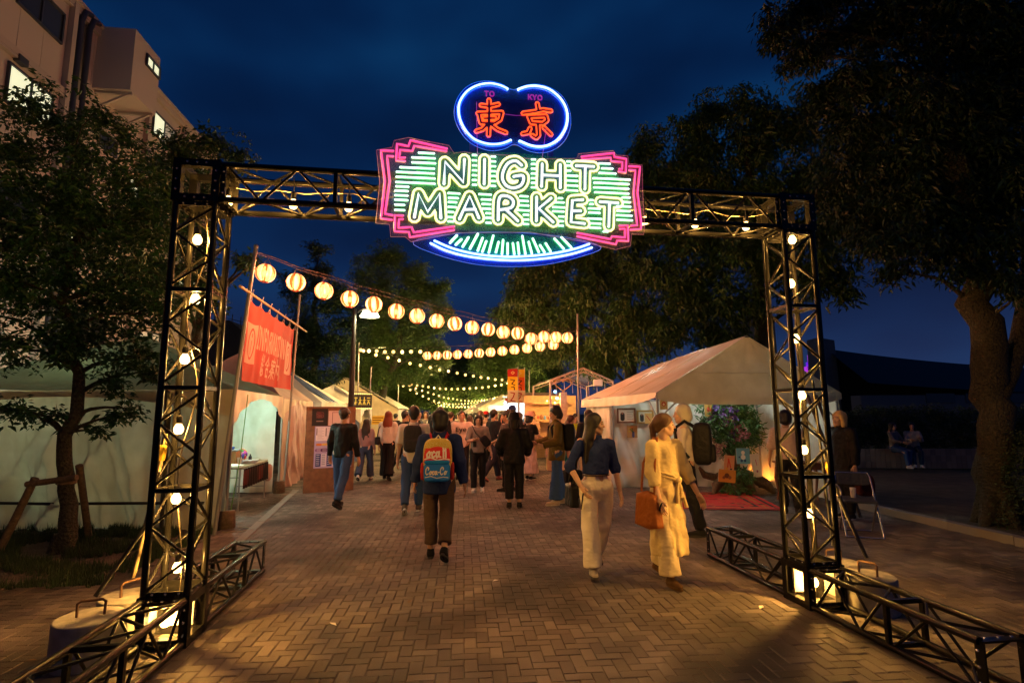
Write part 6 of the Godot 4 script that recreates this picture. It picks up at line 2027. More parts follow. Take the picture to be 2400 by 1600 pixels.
func glyph(im: Image, kind: int, x: float, y: float, s: float, c: Color):
	# the four characters of the information banner, as strokes on a 10 x 10 grid
	var g := []
	if kind == 0:   # sou
		g = [[2.2, 0, 0.8, 2.2], [0.8, 2.2, 2.6, 2.4], [2.6, 2.4, 0.8, 4.6], [0.6, 4.6, 3.4, 4.4], [2, 4.6, 2, 10], [0.8, 6, 0.4, 8.6], [3, 6, 3.4, 8], [5.6, 0.4, 4.4, 2.6], [7.2, 0.4, 9.2, 2.6], [6.4, 3, 5, 5], [5, 5, 8.6, 4.8], [5, 7, 4.4, 9], [5.8, 6.8, 6, 9.4], [6, 9.4, 8.4, 9.4], [7.4, 6.4, 8, 7.6], [8.8, 6.8, 9.6, 8.8]]
	elif kind == 1:   # gou
		g = [[5, 0, 0.4, 4], [5, 0, 9.6, 4], [2.8, 4.2, 7.2, 4.2], [2, 6, 8, 6], [8, 6, 8, 9.8], [8, 9.6, 2, 9.6], [2, 9.8, 2, 6]]
	elif kind == 2:   # an
		g = [[5, 0, 5, 1.4], [1, 1.4, 9, 1.4], [1, 1.4, 1, 2.6], [9, 1.4, 9, 2.6], [4, 2, 2.4, 4.8], [1, 3.4, 9, 3.4], [2.4, 4.8, 7.6, 5.6], [6.8, 3.4, 2, 5.8], [0.6, 6.8, 9.4, 6.8], [5, 5.8, 5, 10], [5, 7, 1, 9.8], [5, 7, 9, 9.8]]
	else:   # nai
		g = [[1, 3, 9, 3], [1, 3, 1, 10], [9, 3, 9, 10], [5, 0, 5, 3.6], [5, 3.6, 2.6, 7.4], [5, 4.4, 7.4, 7.4]]
	for q in g:
		stroke(im, [Vector2(x + q[0] * s / 10, y + q[1] * s / 10), Vector2(x + q[2] * s / 10, y + q[3] * s / 10)], s * 0.115, c)

func banner():
	var red := Color(0.88, 0.30, 0.23)
	var im := canvas(1024, 320, red)
	var c := Color(0.99, 0.78, 0.68)
	for k in 2:
		var x := 20 if k == 0 else 844
		im.fill_rect(Rect2i(x, 80, 150, 165), c)
		var ring := []
		for i in 25: ring.append(Vector2(x + 75 + 50 * cos(TAU * i / 24), 162 + 62 * sin(TAU * i / 24)))
		stroke(im, ring, 10, red)
		stroke(im, [Vector2(x + 75, 152), Vector2(x + 75, 200)], 14, red)
		stroke(im, [Vector2(x + 75, 124), Vector2(x + 75, 128)], 16, red)
	print_text(im, "INFORMATION", Vector2(508, 122), Vector2(620, 104), c)
	for k in 4: glyph(im, k, 300 + k * 112, 190, 92, c)
	var m := mat("banner_cloth", Color.WHITE, 0.8)
	m.albedo_texture = ImageTexture.create_from_image(im)
	m.texture_repeat = false
	m.backlight_enabled = true
	m.backlight = Color(0.9, 0.9, 0.9)
	var t := thing("information_banner", "red cloth banner reading INFORMATION, tied between two poles above the desk", "banner")
	var a := Vector3(-3.83, 3.27, -7.75)
	var b := Vector3(-4.72, 3.44, -11.55)
	var c2 := Vector3(-3.98, 2.10, -7.85)
	var d := Vector3(-4.74, 2.13, -11.5)
	var s := MB.new()
	var out := Vector3(0.97, 0, -0.23)
	s.sheet(90, 20, func(u: float, v: float) -> Vector3:
		var p := a.lerp(b, u).lerp(c2.lerp(d, u), v)
		var w := 0.007 * sin(u * 46.0 + 2.5 * noise.get_noise_2d(u * 4.0, v)) * (0.55 + 0.45 * sin(v * 2.0)) + 0.03 * sin(u * 5.0 + v * 2.0) * v + 0.012 * noise.get_noise_2d(u * 6.0, v * 2.0 + 4.0)
		var scallop := 0.035 * absf(sin(u * PI * 6.0)) * (1.0 - v)
		return p + out * w - Vector3(0, scallop, 0))
	obj("cloth", s, m, t)
	pole("cross_bar", t, a + Vector3(0.12, 0.07, 0.55), b + Vector3(0.0, 0.05, -0.7), 0.02, "raw_timber")
	var ti := MB.new()
	for k in 7:
		var p := a.lerp(b, k / 6.0) + Vector3(0, 0.05, 0)
		ti.tube([p + Vector3(0.02, 0.03, 0), p + Vector3(0.03, -0.08, 0.02), p + Vector3(-0.02, -0.07, 0), p + Vector3(0.03, 0.0, 0.03), p + Vector3(0.07, 0.09, 0.05)], 0.006, 4)
	obj("tie", ti, M.paper, t)

# ---- people --------------------------------------------------------------------------------------------------
func bone(a: Vector3, b: Vector3, ra: float, rb := -1.0, flat := 1.0, dir := Vector3.BACK, cut := false) -> Array:
	return [a, b, ra, rb if rb >= 0 else ra, flat, dir, cut]

func sdf(bones: Array, cell: float, k: float, rough := 0.0) -> MB:
	# distance to tapered capsules joined with a smooth minimum, meshed as surface nets
	var lo := Vector3.ONE * 1e9
	var hi := -lo
	for b in bones:
		var r: float = maxf(b[2], b[3]) + k + cell * 2.5
		lo = lo.min(b[0] - Vector3.ONE * r).min(b[1] - Vector3.ONE * r)
		hi = hi.max(b[0] + Vector3.ONE * r).max(b[1] + Vector3.ONE * r)
	var nx := int((hi.x - lo.x) / cell) + 2
	var ny := int((hi.y - lo.y) / cell) + 2
	var nz := int((hi.z - lo.z) / cell) + 2
	var f := PackedFloat32Array()
	f.resize(nx * ny * nz)
	f.fill(1000.0)
	for b in bones:
		var a: Vector3 = b[0]
		var ba: Vector3 = b[1] - a
		var l2: float = maxf(ba.length_squared(), 1e-8)
		var len_: float = sqrt(l2)
		var ra: float = b[2]
		var dr: float = b[3] - ra
		var flat: float = b[4]
		var dd: Vector3 = b[5]
		var cut: bool = b[6]
		var squash := (1.0 + flat) * 0.5
		var grow := 1.0 / flat - 1.0
		var r: float = maxf(ra, ra + dr) + k + cell * 2.0
		var p0: Vector3 = a.min(b[1]) - Vector3.ONE * r - lo
		var p1: Vector3 = a.max(b[1]) + Vector3.ONE * r - lo
		var x0 := maxi(0, int(p0.x / cell))
		var x1 := mini(nx - 1, int(p1.x / cell) + 1)
		var y0 := maxi(0, int(p0.y / cell))
		var y1 := mini(ny - 1, int(p1.y / cell) + 1)
		var z0 := maxi(0, int(p0.z / cell))
		var z1 := mini(nz - 1, int(p1.z / cell) + 1)
		var off := lo - a
		for z in range(z0, z1 + 1):
			for y in range(y0, y1 + 1):
				var i := (z * ny + y) * nx + x0
				var p := off + Vector3(x0 * cell, y * cell, z * cell)
				for x in range(x0, x1 + 1):
					var q := p
					if flat < 1.0:
						q += dd * (p.dot(dd) * grow)
					var h0 := q.dot(ba) / l2
					var h := clampf(h0, 0.0, 1.0)
					var d := ((q - ba * h).length() - (ra + dr * h)) * squash
					if cut: d = maxf(d, (h0 - 1.0) * len_)
					var o := f[i]
					var m := maxf(k - absf(o - d), 0.0)
					f[i] = minf(o, d) - m * m * 0.25 / k
					i += 1
					p.x += cell
	var mb := MB.new()
	var id := PackedInt32Array()
	id.resize(nx * ny * nz)
	id.fill(-1)
	var sy := nx
	var sz := nx * ny
	var lim := cell * 2.0
	for z in nz - 1:
		for y in ny - 1:
			var i := (z * ny + y) * nx - 1
			for x in nx - 1:
				i += 1
				var v0 := f[i]
				if v0 > lim or v0 < -lim: continue
				var v1 := f[i + 1]
				var v2 := f[i + sy]
				var v3 := f[i + sy + 1]
				var v4 := f[i + sz]
				var v5 := f[i + sz + 1]
				var v6 := f[i + sz + sy]
				var v7 := f[i + sz + sy + 1]
				var inside := int(v0 < 0) + int(v1 < 0) + int(v2 < 0) + int(v3 < 0) + int(v4 < 0) + int(v5 < 0) + int(v6 < 0) + int(v7 < 0)
				if inside == 0 or inside == 8: continue
				var s := Vector3.ZERO
				var c := 0
				if (v0 < 0) != (v1 < 0): s += Vector3(v0 / (v0 - v1), 0, 0); c += 1
				if (v2 < 0) != (v3 < 0): s += Vector3(v2 / (v2 - v3), 1, 0); c += 1
				if (v4 < 0) != (v5 < 0): s += Vector3(v4 / (v4 - v5), 0, 1); c += 1
				if (v6 < 0) != (v7 < 0): s += Vector3(v6 / (v6 - v7), 1, 1); c += 1
				if (v0 < 0) != (v2 < 0): s += Vector3(0, v0 / (v0 - v2), 0); c += 1
				if (v1 < 0) != (v3 < 0): s += Vector3(1, v1 / (v1 - v3), 0); c += 1
				if (v4 < 0) != (v6 < 0): s += Vector3(0, v4 / (v4 - v6), 1); c += 1
				if (v5 < 0) != (v7 < 0): s += Vector3(1, v5 / (v5 - v7), 1); c += 1
				if (v0 < 0) != (v4 < 0): s += Vector3(0, 0, v0 / (v0 - v4)); c += 1
				if (v1 < 0) != (v5 < 0): s += Vector3(1, 0, v1 / (v1 - v5)); c += 1
				if (v2 < 0) != (v6 < 0): s += Vector3(0, 1, v2 / (v2 - v6)); c += 1
				if (v3 < 0) != (v7 < 0): s += Vector3(1, 1, v3 / (v3 - v7)); c += 1
				id[i] = mb.v.size()
				mb.v.append(lo + (s / c + Vector3(x, y, z)) * cell)
	if rough > 0.0:
		for i in mb.v.size():
			var p := mb.v[i]
			mb.v[i] = p + Vector3(noise.get_noise_3d(p.x * 9, p.y * 5, p.z * 9), 0, noise.get_noise_3d(p.z * 9 + 7, p.y * 5, p.x * 9)) * rough
	mb.n.resize(mb.v.size())
	mb.t.resize(mb.v.size())
	for z in range(1, nz - 1):
		for y in range(1, ny - 1):
			var i := (z * ny + y) * nx
			for x in range(1, nx - 1):
				i += 1
				if id[i] < 0: continue
				var n0 := f[i] < 0
				if n0 != (f[i + 1] < 0): net(mb, id[i], id[i - sy], id[i - sy - sz], id[i - sz], n0)
				if n0 != (f[i + sy] < 0): net(mb, id[i], id[i - sz], id[i - sz - 1], id[i - 1], n0)
				if n0 != (f[i + sz] < 0): net(mb, id[i], id[i - 1], id[i - 1 - sy], id[i - sy], n0)
	for i in mb.n.size(): mb.n[i] = mb.n[i].normalized()
	return mb

func net(mb: MB, a: int, b: int, c: int, d: int, inside: bool):
	if a < 0 or b < 0 or c < 0 or d < 0: return
	var fn := (mb.v[c] - mb.v[a]).cross(mb.v[d] - mb.v[b])
	if not inside: fn = -fn
	mb.n[a] += fn; mb.n[b] += fn; mb.n[c] += fn; mb.n[d] += fn
	if inside: mb.ix.append_array([a, c, b, a, d, c])
	else: mb.ix.append_array([a, b, c, a, c, d])

var head_mesh: MB
var hand_mesh: MB
var shoe_mesh: Mesh
var sole_mesh: Mesh
var face_parts := {}
var hair_cache := {}

func make_shared():
	var b := []
	b.append(bone(Vector3(0, 0.035, -0.008), Vector3(0, 0.032, -0.03), 0.078, 0.076))
	b.append(bone(Vector3(0, -0.005, 0.022), Vector3(0, -0.06, 0.034), 0.060, 0.044))
	b.append(bone(Vector3(0, -0.088, 0.052), Vector3(0, -0.084, 0.048), 0.022))
	for s in [-1, 1]:
		b.append(bone(Vector3(s * 0.045, -0.045, 0.0), Vector3(s * 0.012, -0.088, 0.046), 0.026, 0.022))
		b.append(bone(Vector3(s * 0.036, -0.022, 0.052), Vector3(s * 0.03, -0.03, 0.055), 0.022))
		b.append(bone(Vector3(s * 0.076, 0.004, -0.008), Vector3(s * 0.075, -0.03, -0.006), 0.016, 0.011, 0.5, Vector3.RIGHT))
		b.append(bone(Vector3(s * 0.012, 0.026, 0.070), Vector3(s * 0.042, 0.025, 0.060), 0.012, 0.010))
	b.append(bone(Vector3(0, 0.014, 0.074), Vector3(0, -0.022, 0.094), 0.009, 0.013))
	b.append(bone(Vector3(-0.016, -0.052, 0.072), Vector3(0.016, -0.052, 0.072), 0.011))
	b.append(bone(Vector3(0, -0.05, -0.02), Vector3(0, -0.13, -0.025), 0.055, 0.055))
	head_mesh = sdf(b, 0.0075, 0.014)
	var fe := MB.new()
	for s in [-1, 1]:
		fe.ball(Vector3(s * 0.031, 0.004, 0.0745), Vector3(0.012, 0.0055, 0.006), Basis(), 6, 8)
		fe.tube([Vector3(s * 0.014, 0.026, 0.0815), Vector3(s * 0.03, 0.030, 0.076), Vector3(s * 0.046, 0.025, 0.066)], 0.0035, 5)
	var fl := MB.new()
	fl.ball(Vector3(0, -0.053, 0.081), Vector3(0.020, 0.0065, 0.006), Basis(), 6, 10)
	face_parts = {"eyes": fe.mesh(), "lips": fl.mesh()}
	# a relaxed left hand, fingers down, palm towards -x
	b = [bone(Vector3(0, 0.03, 0), Vector3(0, -0.02, 0), 0.023, 0.024)]
	var zs := [0.027, 0.009, -0.009, -0.026]
	var ln := [0.072, 0.080, 0.074, 0.060]
	for i in 4:
		var z: float = zs[i]
		var k := Vector3(0, -0.078, z * 1.2)
		b.append(bone(Vector3(0, -0.012, z * 0.8), k, 0.015, 0.012))
		var m := k + Vector3(-0.010, -ln[i] * 0.55, z * 0.05)
		b.append(bone(k, m, 0.0095, 0.0085))
		b.append(bone(m, m + Vector3(-0.022, -ln[i] * 0.42, 0), 0.0085, 0.0065))
	b.append(bone(Vector3(-0.004, -0.02, 0.02), Vector3(-0.014, -0.055, 0.048), 0.015, 0.011))
	b.append(bone(Vector3(-0.014, -0.055, 0.048), Vector3(-0.022, -0.085, 0.055), 0.0105, 0.008))
	hand_mesh = sdf(b, 0.0055, 0.006)
	# a shoe: origin at the ankle, sole 0.085 below, toes along +z
	b = [bone(Vector3(0, -0.005, 0), Vector3(0, -0.045, -0.01), 0.042, 0.045), bone(Vector3(0, -0.045, -0.03), Vector3(0, -0.052, 0.06), 0.038, 0.040), bone(Vector3(0, -0.045, 0.03), Vector3(0, -0.058, 0.15), 0.042, 0.033, 0.85, Vector3.UP)]
	shoe_mesh = sdf(b, 0.011, 0.02).mesh()
	var so := MB.new()
	var pr := PackedVector2Array()
	for i in 24:
		var a := TAU * i / 24
		pr.append(Vector2(0.043 * cos(a) * (1.0 + 0.12 * sin(a)), 0.055 + 0.133 * sin(a)))
	so.prism(pr, 0.024, Transform3D(Basis(Vector3(1, 0, 0), Vector3(0, 0, 1), Vector3(0, -1, 0)), Vector3(0, -0.066, 0)))
	sole_mesh = so.mesh()

func hair_mesh(style: String) -> Mesh:
	if hair_cache.has(style): return hair_cache[style]
	var b := [bone(Vector3(0, 0.044, -0.016), Vector3(0, 0.036, -0.036), 0.083, 0.081), bone(Vector3(0, 0.0, -0.045), Vector3(0, -0.035, -0.05), 0.066, 0.052)]
	for s in [-1, 1]: b.append(bone(Vector3(s * 0.055, 0.045, 0.022), Vector3(s * 0.066, 0.01, 0.005), 0.028, 0.016))
	match style:
		"fringe":
			b.append(bone(Vector3(-0.04, 0.062, 0.045), Vector3(0.04, 0.062, 0.045), 0.036))
			b.append(bone(Vector3(0, 0.075, -0.02), Vector3(0, 0.07, 0.02), 0.075, 0.06))
		"bob":
			for s in [-1, 1]:
				b.append(bone(Vector3(s * 0.062, 0.03, 0.005), Vector3(s * 0.072, -0.105, 0.005), 0.034, 0.030))
				b.append(bone(Vector3(s * 0.035, 0.06, 0.035), Vector3(s * 0.066, 0.0, 0.025), 0.034, 0.024))
			b.append(bone(Vector3(0, 0.0, -0.055), Vector3(0, -0.11, -0.055), 0.075, 0.062))
		"long":
			for s in [-1, 1]:
				b.append(bone(Vector3(s * 0.06, 0.03, -0.005), Vector3(s * 0.078, -0.13, -0.03), 0.032, 0.034))
				b.append(bone(Vector3(s * 0.07, -0.10, -0.04), Vector3(s * 0.075, -0.36, -0.085), 0.040, 0.022))
				b.append(bone(Vector3(s * 0.035, 0.06, 0.03), Vector3(s * 0.066, -0.01, 0.015), 0.034, 0.024))
			b.append(bone(Vector3(0, 0.0, -0.055), Vector3(0, -0.2, -0.08), 0.084, 0.115, 0.6))
			b.append(bone(Vector3(0, -0.18, -0.08), Vector3(0.0, -0.46, -0.10), 0.115, 0.075, 0.45))
		"ponytail":
			b.append(bone(Vector3(0, 0.03, -0.09), Vector3(0, -0.01, -0.125), 0.036, 0.026))
			b.append(bone(Vector3(0, -0.01, -0.125), Vector3(0.0, -0.16, -0.115), 0.026, 0.032))
			b.append(bone(Vector3(0, -0.16, -0.115), Vector3(0.03, -0.36, -0.08), 0.030, 0.012))
			for s in [-1, 1]: b.append(bone(Vector3(s * 0.035, 0.06, 0.03), Vector3(s * 0.07, -0.0, -0.005), 0.034, 0.022))
		"thick":
			b.append(bone(Vector3(0, 0.05, -0.025), Vector3(0, -0.03, -0.05), 0.097, 0.085))
			for s in [-1, 1]: b.append(bone(Vector3(s * 0.058, 0.03, -0.015), Vector3(s * 0.058, -0.05, -0.025), 0.036, 0.028))
	hair_cache[style] = sdf(b, 0.010, 0.02, 0.006).mesh()
	return hair_cache[style]

func cloth(c: Color, rough := 0.85) -> StandardMaterial3D:
	var key := "cloth_" + c.to_html()
	if M.has(key): return M[key]
	var m := tri_map(mat(key, c, rough), 2.6, fold_n, 0.6)
	m.metallic_specular = 0.25
	return m

func person(label: String, at: Vector2, yaw: float, H: float, o: Dictionary) -> Node3D:
	# local axes: faces +z, left hand at +x. o: legs [[thigh swing, knee bend, heel lift] left, right], arms [[swing, out, elbow bend, inward] left, right]
	if head_mesh == null: make_shared()
	var t := thing("person", label, "person", Vector3(at.x, 0, at.y), yaw, o.get("group", ""))
	var cell: float = o.get("cell", 0.024)
	var fem: bool = o.get("fem", false)
	var sk: Material = M.skin_light if fem else M.skin
	var lean: float = o.get("lean", 0.0)
	var legs: Array = o.get("legs", [[0.05, 0.05, 0.0], [-0.05, 0.05, 0.0]])
	var arms: Array = o.get("arms", [[0.0, 0.12, 0.2, 0.0], [0.0, 0.12, 0.2, 0.0]])
	var k := H / 1.7
	# legs first, so that the lower foot stands on the ground
	var knees := []
	var ankles := []
	var low := 1e9
	for i in 2:
		var s := 1 if i == 0 else -1
		var a: float = legs[i][0]
		var b: float = legs[i][1]
		var hip := Vector3(s * 0.056 * H, 0, 0)
		var kn := hip + Vector3(s * 0.004, -cos(a), sin(a)) * 0.245 * H
		var an := kn + Vector3(-s * 0.012, -cos(a - b), sin(a - b)) * 0.240 * H
		knees.append(kn)
		ankles.append(an)
		var heel: float = legs[i][2]
		low = minf(low, minf(an.y - 0.090 * k * cos(heel) + 0.05 * k * sin(heel), an.y - 0.090 * k * cos(heel) - 0.17 * k * sin(heel)))
	var P := Vector3(0, -low, 0)
	if o.has("sit"): P.y = o.sit
	for i in 2:
		knees[i] += P
		ankles[i] += P
	var up := Vector3(0, cos(lean), sin(lean))
	var C := P + up * 0.288 * H
	var shw := (0.098 if fem else 0.112) * H
	var sh := [C + Vector3(shw, -0.004 * H, 0), C + Vector3(-shw, -0.004 * H, 0)]
	var elbows := []
	var wrists := []
	var hdir := []
	for i in 2:
		var s := 1 if i == 0 else -1
		var a: Array = arms[i]
		var d := Vector3(s * sin(a[1]), -cos(a[1]) * cos(a[0]), cos(a[1]) * sin(a[0]))
		var e: Vector3 = sh[i] + d * 0.172 * H
		var p2: float = a[0] + a[2]
		var o2: float = a[1] - a[3]
		var d2 := Vector3(s * sin(o2), -cos(o2) * cos(p2), cos(o2) * sin(p2))
		elbows.append(e)
		wrists.append(e + d2 * 0.150 * H)
		hdir.append(d2)
	var hy: float = o.get("head_yaw", 0.0)
	var hp: float = o.get("head_pitch", 0.0)
	var head_at := C + up * 0.108 * H + Vector3(0, 0, 0.012 * H)
	var hb := Basis(Vector3.UP, hy) * Basis(Vector3.RIGHT, hp)
	var hx := Transform3D(hb * Basis.from_scale(Vector3.ONE * k * (1.04 if fem else 1.07)), head_at)
	# the body: one continuous skin
	var tw := 0.93 if fem else 1.0
	var B := [bone(C + Vector3(shw * 0.85, -0.020 * H, 0), C + Vector3(-shw * 0.85, -0.020 * H, 0), 0.029 * H, 0.029 * H, 0.95),
		bone(P + up * 0.222 * H, P + up * 0.12 * H, 0.080 * H * tw, 0.066 * H * tw, 0.70),
		bone(P + up * 0.12 * H, P + up * 0.0, 0.068 * H * tw, 0.086 * H, 0.74),
		bone(C + up * 0.0, head_at + Vector3(0, -0.045 * H, -0.012 * H), 0.036 * H, 0.031 * H * tw)]
	for i in 2:
		var s := 1 if i == 0 else -1
		var hip := P + Vector3(s * 0.056 * H, 0, 0)
		B.append(bone(hip, knees[i], 0.056 * H, 0.034 * H))
		B.append(bone(knees[i], ankles[i], 0.034 * H, 0.021 * H))
		B.append(bone(sh[i], elbows[i], 0.029 * H * tw, 0.024 * H * tw))
		B.append(bone(elbows[i], wrists[i], 0.024 * H * tw, 0.0155 * H))
	var body := sdf(B, cell, 0.03)
	body.add(head_mesh, hx)
	for i in 2:
		var y: Vector3 = -hdir[i]
		var z := Vector3(0, 0.25, 1.0)
		var x := y.cross(z).normalized()
		z = x.cross(y).normalized()
		var hb2 := Basis(x, y, z) * Basis.from_scale(Vector3(1 if i == 0 else -1, 1, 1) * k)
		body.add(hand_mesh, Transform3D(hb2, wrists[i] + hdir[i] * 0.012))
	obj("body", body, sk, t)
	var fn := obj("face", face_parts.eyes, M.eye, t)
	fn.transform = hx
	var lp := obj("mouth", face_parts.lips, M.lip, t)
	lp.transform = hx
	# hair or hat
	if o.has("hair"):
		var hm := obj("hair", hair_mesh(o.hair), hair_mat(o.get("hair_col", col(0.012, 0.010, 0.009))), t)
		hm.transform = hx
	if o.has("hat"):
		var h := MB.new()
		if o.hat == "bucket":
			h.lathe([Vector2(0.135, -0.005), Vector2(0.128, 0.0), Vector2(0.094, 0.052), Vector2(0.088, 0.115), Vector2(0.07, 0.132), Vector2(0.001, 0.134)], 20, Transform3D(Basis.from_scale(Vector3(1, 1, 1.12)), Vector3(0, 0.012, -0.015)))
		else:
			h.lathe([Vector2(0.09, 0.03), Vector2(0.092, 0.06), Vector2(0.075, 0.115), Vector2(0.03, 0.138), Vector2(0.001, 0.14)], 18, Transform3D(Basis.from_scale(Vector3(1, 1, 1.15)), Vector3(0, 0.01, -0.015)))
			h.box(Vector3(0, 0.045, 0.115), Vector3(0.13, 0.012, 0.09))
		var hm := obj("hat", h, cloth(o.hat_col), t)
		hm.transform = hx
	# top
	if o.has("top"):
		var q: Dictionary = o.top
		var fit: float = q.get("fit", 0.012) + 0.004
		var hem: float = q.get("hem", 0.50) * H
		var base := P + up * (hem - 0.53 * H) / cos(lean)
		var fr: float = q.get("flare", 0.088) * H
		var S := [bone(C + Vector3(shw * 0.82, -0.022 * H, 0), C + Vector3(-shw * 0.82, -0.022 * H, 0), 0.031 * H + fit * 0.5, 0.031 * H + fit * 0.5, 1.0),
			bone(P + up * 0.215 * H, base, 0.080 * H * tw + fit * 0.8, fr + fit * 0.7, q.get("flat", 0.74), Vector3.BACK, true)]
		if q.get("collar", false):
			S.append(bone(C + up * 0.02 * H, C + up * 0.045 * H + Vector3(0, 0, -0.008 * H), 0.040 * H, 0.042 * H, 1.0, Vector3.BACK, true))
		if q.get("hood", false):
			S.append(bone(C + up * 0.03 * H + Vector3(0, 0, -0.05 * H), C + up * 0.01 * H + Vector3(0, 0, -0.06 * H), 0.05 * H))
		var sl: float = q.get("sleeve", 2.0)
		var loose: float = q.get("loose", 1.0)
		for i in 2:
			var e: Vector3 = sh[i].lerp(elbows[i], minf(sl, 1.0))
			S.append(bone(sh[i] + Vector3(0, -0.014 * H, 0), e, 0.029 * H + fit * 0.45 + (loose - 1.0) * 0.012, 0.026 * H + fit * 0.45 + (loose - 1.0) * 0.03, 1.0, Vector3.BACK, sl <= 1.0))
			if sl > 1.0:
				S.append(bone(elbows[i], elbows[i].lerp(wrists[i], sl - 1.0), 0.026 * H + fit * 0.45 + (loose - 1.0) * 0.03, 0.019 * H + fit * 0.4 + (loose - 1.0) * 0.035, 1.0, Vector3.BACK, true))
		obj(q.get("name", "shirt"), sdf(S, cell * 0.9, 0.028, 0.010), q.mat if q.has("mat") else cloth(q.col), t)
	# bottom
	if o.has("skirt"):
		var q: Dictionary = o.skirt
		var hem: float = q.hem * H
		var S := [bone(P + Vector3(0, q.get("from", 0.10) * H, 0), P + Vector3(0, 0.0, 0), 0.07 * H, 0.095 * H, 0.78),
			bone(P, P + Vector3(0, hem - P.y, q.get("swing", 0.0)), 0.095 * H, q.get("flare", 0.13) * H, q.get("flat", 0.8), Vector3.BACK, true)]
		obj(q.get("name", "skirt"), sdf(S, cell, 0.03, 0.02), q.mat if q.has("mat") else cloth(q.col), t)
	if o.has("trousers"):
		var q: Dictionary = o.trousers
		var w: float = q.get("wide", 1.0)
		var hem: float = q.get("hem", 0.97)
		var S := [bone(P + up * 0.075 * H, P + up * 0.0, 0.072 * H * tw + 0.010, 0.088 * H + 0.006, 0.76)]
		for i in 2:
			var s := 1 if i == 0 else -1
			var hip := P + Vector3(s * 0.056 * H, 0, 0)
			S.append(bone(hip, knees[i], 0.055 * H + 0.006, 0.034 * H * minf(w, 1.35) + 0.008))
			S.append(bone(knees[i], knees[i].lerp(ankles[i], hem), 0.034 * H * minf(w, 1.35) + 0.008, q.get("ankle", 0.030) * H * minf(w, 1.5) + 0.004, 1.0, Vector3.BACK, true))
		obj("trousers", sdf(S, cell * 0.9, 0.014, 0.010), cloth(q.col), t)
		if q.has("belt"):
			var bl := MB.new()
			var ring := []
			for i in 28:
				var a := TAU * i / 28
				ring.append(P + up * 0.075 * H + Vector3(cos(a) * (0.072 * H * tw + 0.018), 0, sin(a) * (0.056 * H * tw + 0.016)))
			bl.tube(ring, 0.018, 6, true, 0.4, Vector3.UP)
			obj("belt", bl, mat("belt", q.belt, 0.5), t)
	# shoes
	for i in 2:
		var heel: float = legs[i][2]
		var s := 1 if i == 0 else -1
		var fb := Basis(Vector3.UP, s * 0.14) * Basis(Vector3.RIGHT, heel) * Basis.from_scale(Vector3.ONE * k * (0.93 if fem else 1.0))
		var sm := obj("shoe", shoe_mesh, cloth(o.get("shoe", col(0.02, 0.02, 0.02))), t)
		sm.transform = Transform3D(fb, ankles[i])
		obj("sole", sole_mesh, cloth(o.get("sole", col(0.05, 0.05, 0.05))), sm)
	t.set_meta("wrists", wrists)
	t.set_meta("chest", C)
	t.set_meta("hip", P)
	return t

func hair_mat(c: Color) -> StandardMaterial3D:
	var key := "hair_" + c.to_html()
	if M.has(key): return M[key]
	var m := tri_map(mat(key, c, 0.5), 5.0, fabric_n, 0.8)
	m.uv1_scale = Vector3(14, 1.2, 14)
	return m

func backpack(called: String, label: String, p: Node3D, c: Color, w: float, h: float, d: float, strap: Color, drop := 0.0) -> Node3D:
	# on the wearer's back: body, pocket, two shoulder straps
	var C: Vector3 = p.get_meta("chest")
	var t := thing(called, label, "backpack", p.transform * (C + Vector3(0, -0.20 - drop, -0.105 - d / 2)), p.rotation.y)
	var b := MB.new()
	b.rounded(Vector3(w, h, d), 0.45, Transform3D(), 12)
	obj("bag", b, cloth(c), t)
	var k := MB.new()
	k.rounded(Vector3(w * 0.78, h * 0.42, d * 0.5), 0.45, Transform3D(Basis(), Vector3(0, -h * 0.22, -d * 0.42)), 8)
	obj("pocket", k, cloth(c), t)
	for s in [-1, 1]:
		var m := MB.new()
		m.tube([Vector3(s * w * 0.25, h * 0.38, d * 0.35), Vector3(s * w * 0.30, h * 0.5 + 0.02, d * 0.5 + 0.09), Vector3(s * w * 0.33, h * 0.36, d * 0.5 + 0.225), Vector3(s * w * 0.42, 0.0, d * 0.5 + 0.20), Vector3(s * w * 0.48, -h * 0.33, d * 0.5 + 0.05)], 0.022, 6, false, 0.35, Vector3.RIGHT)
		obj("strap", m, cloth(strap), t)
	return t

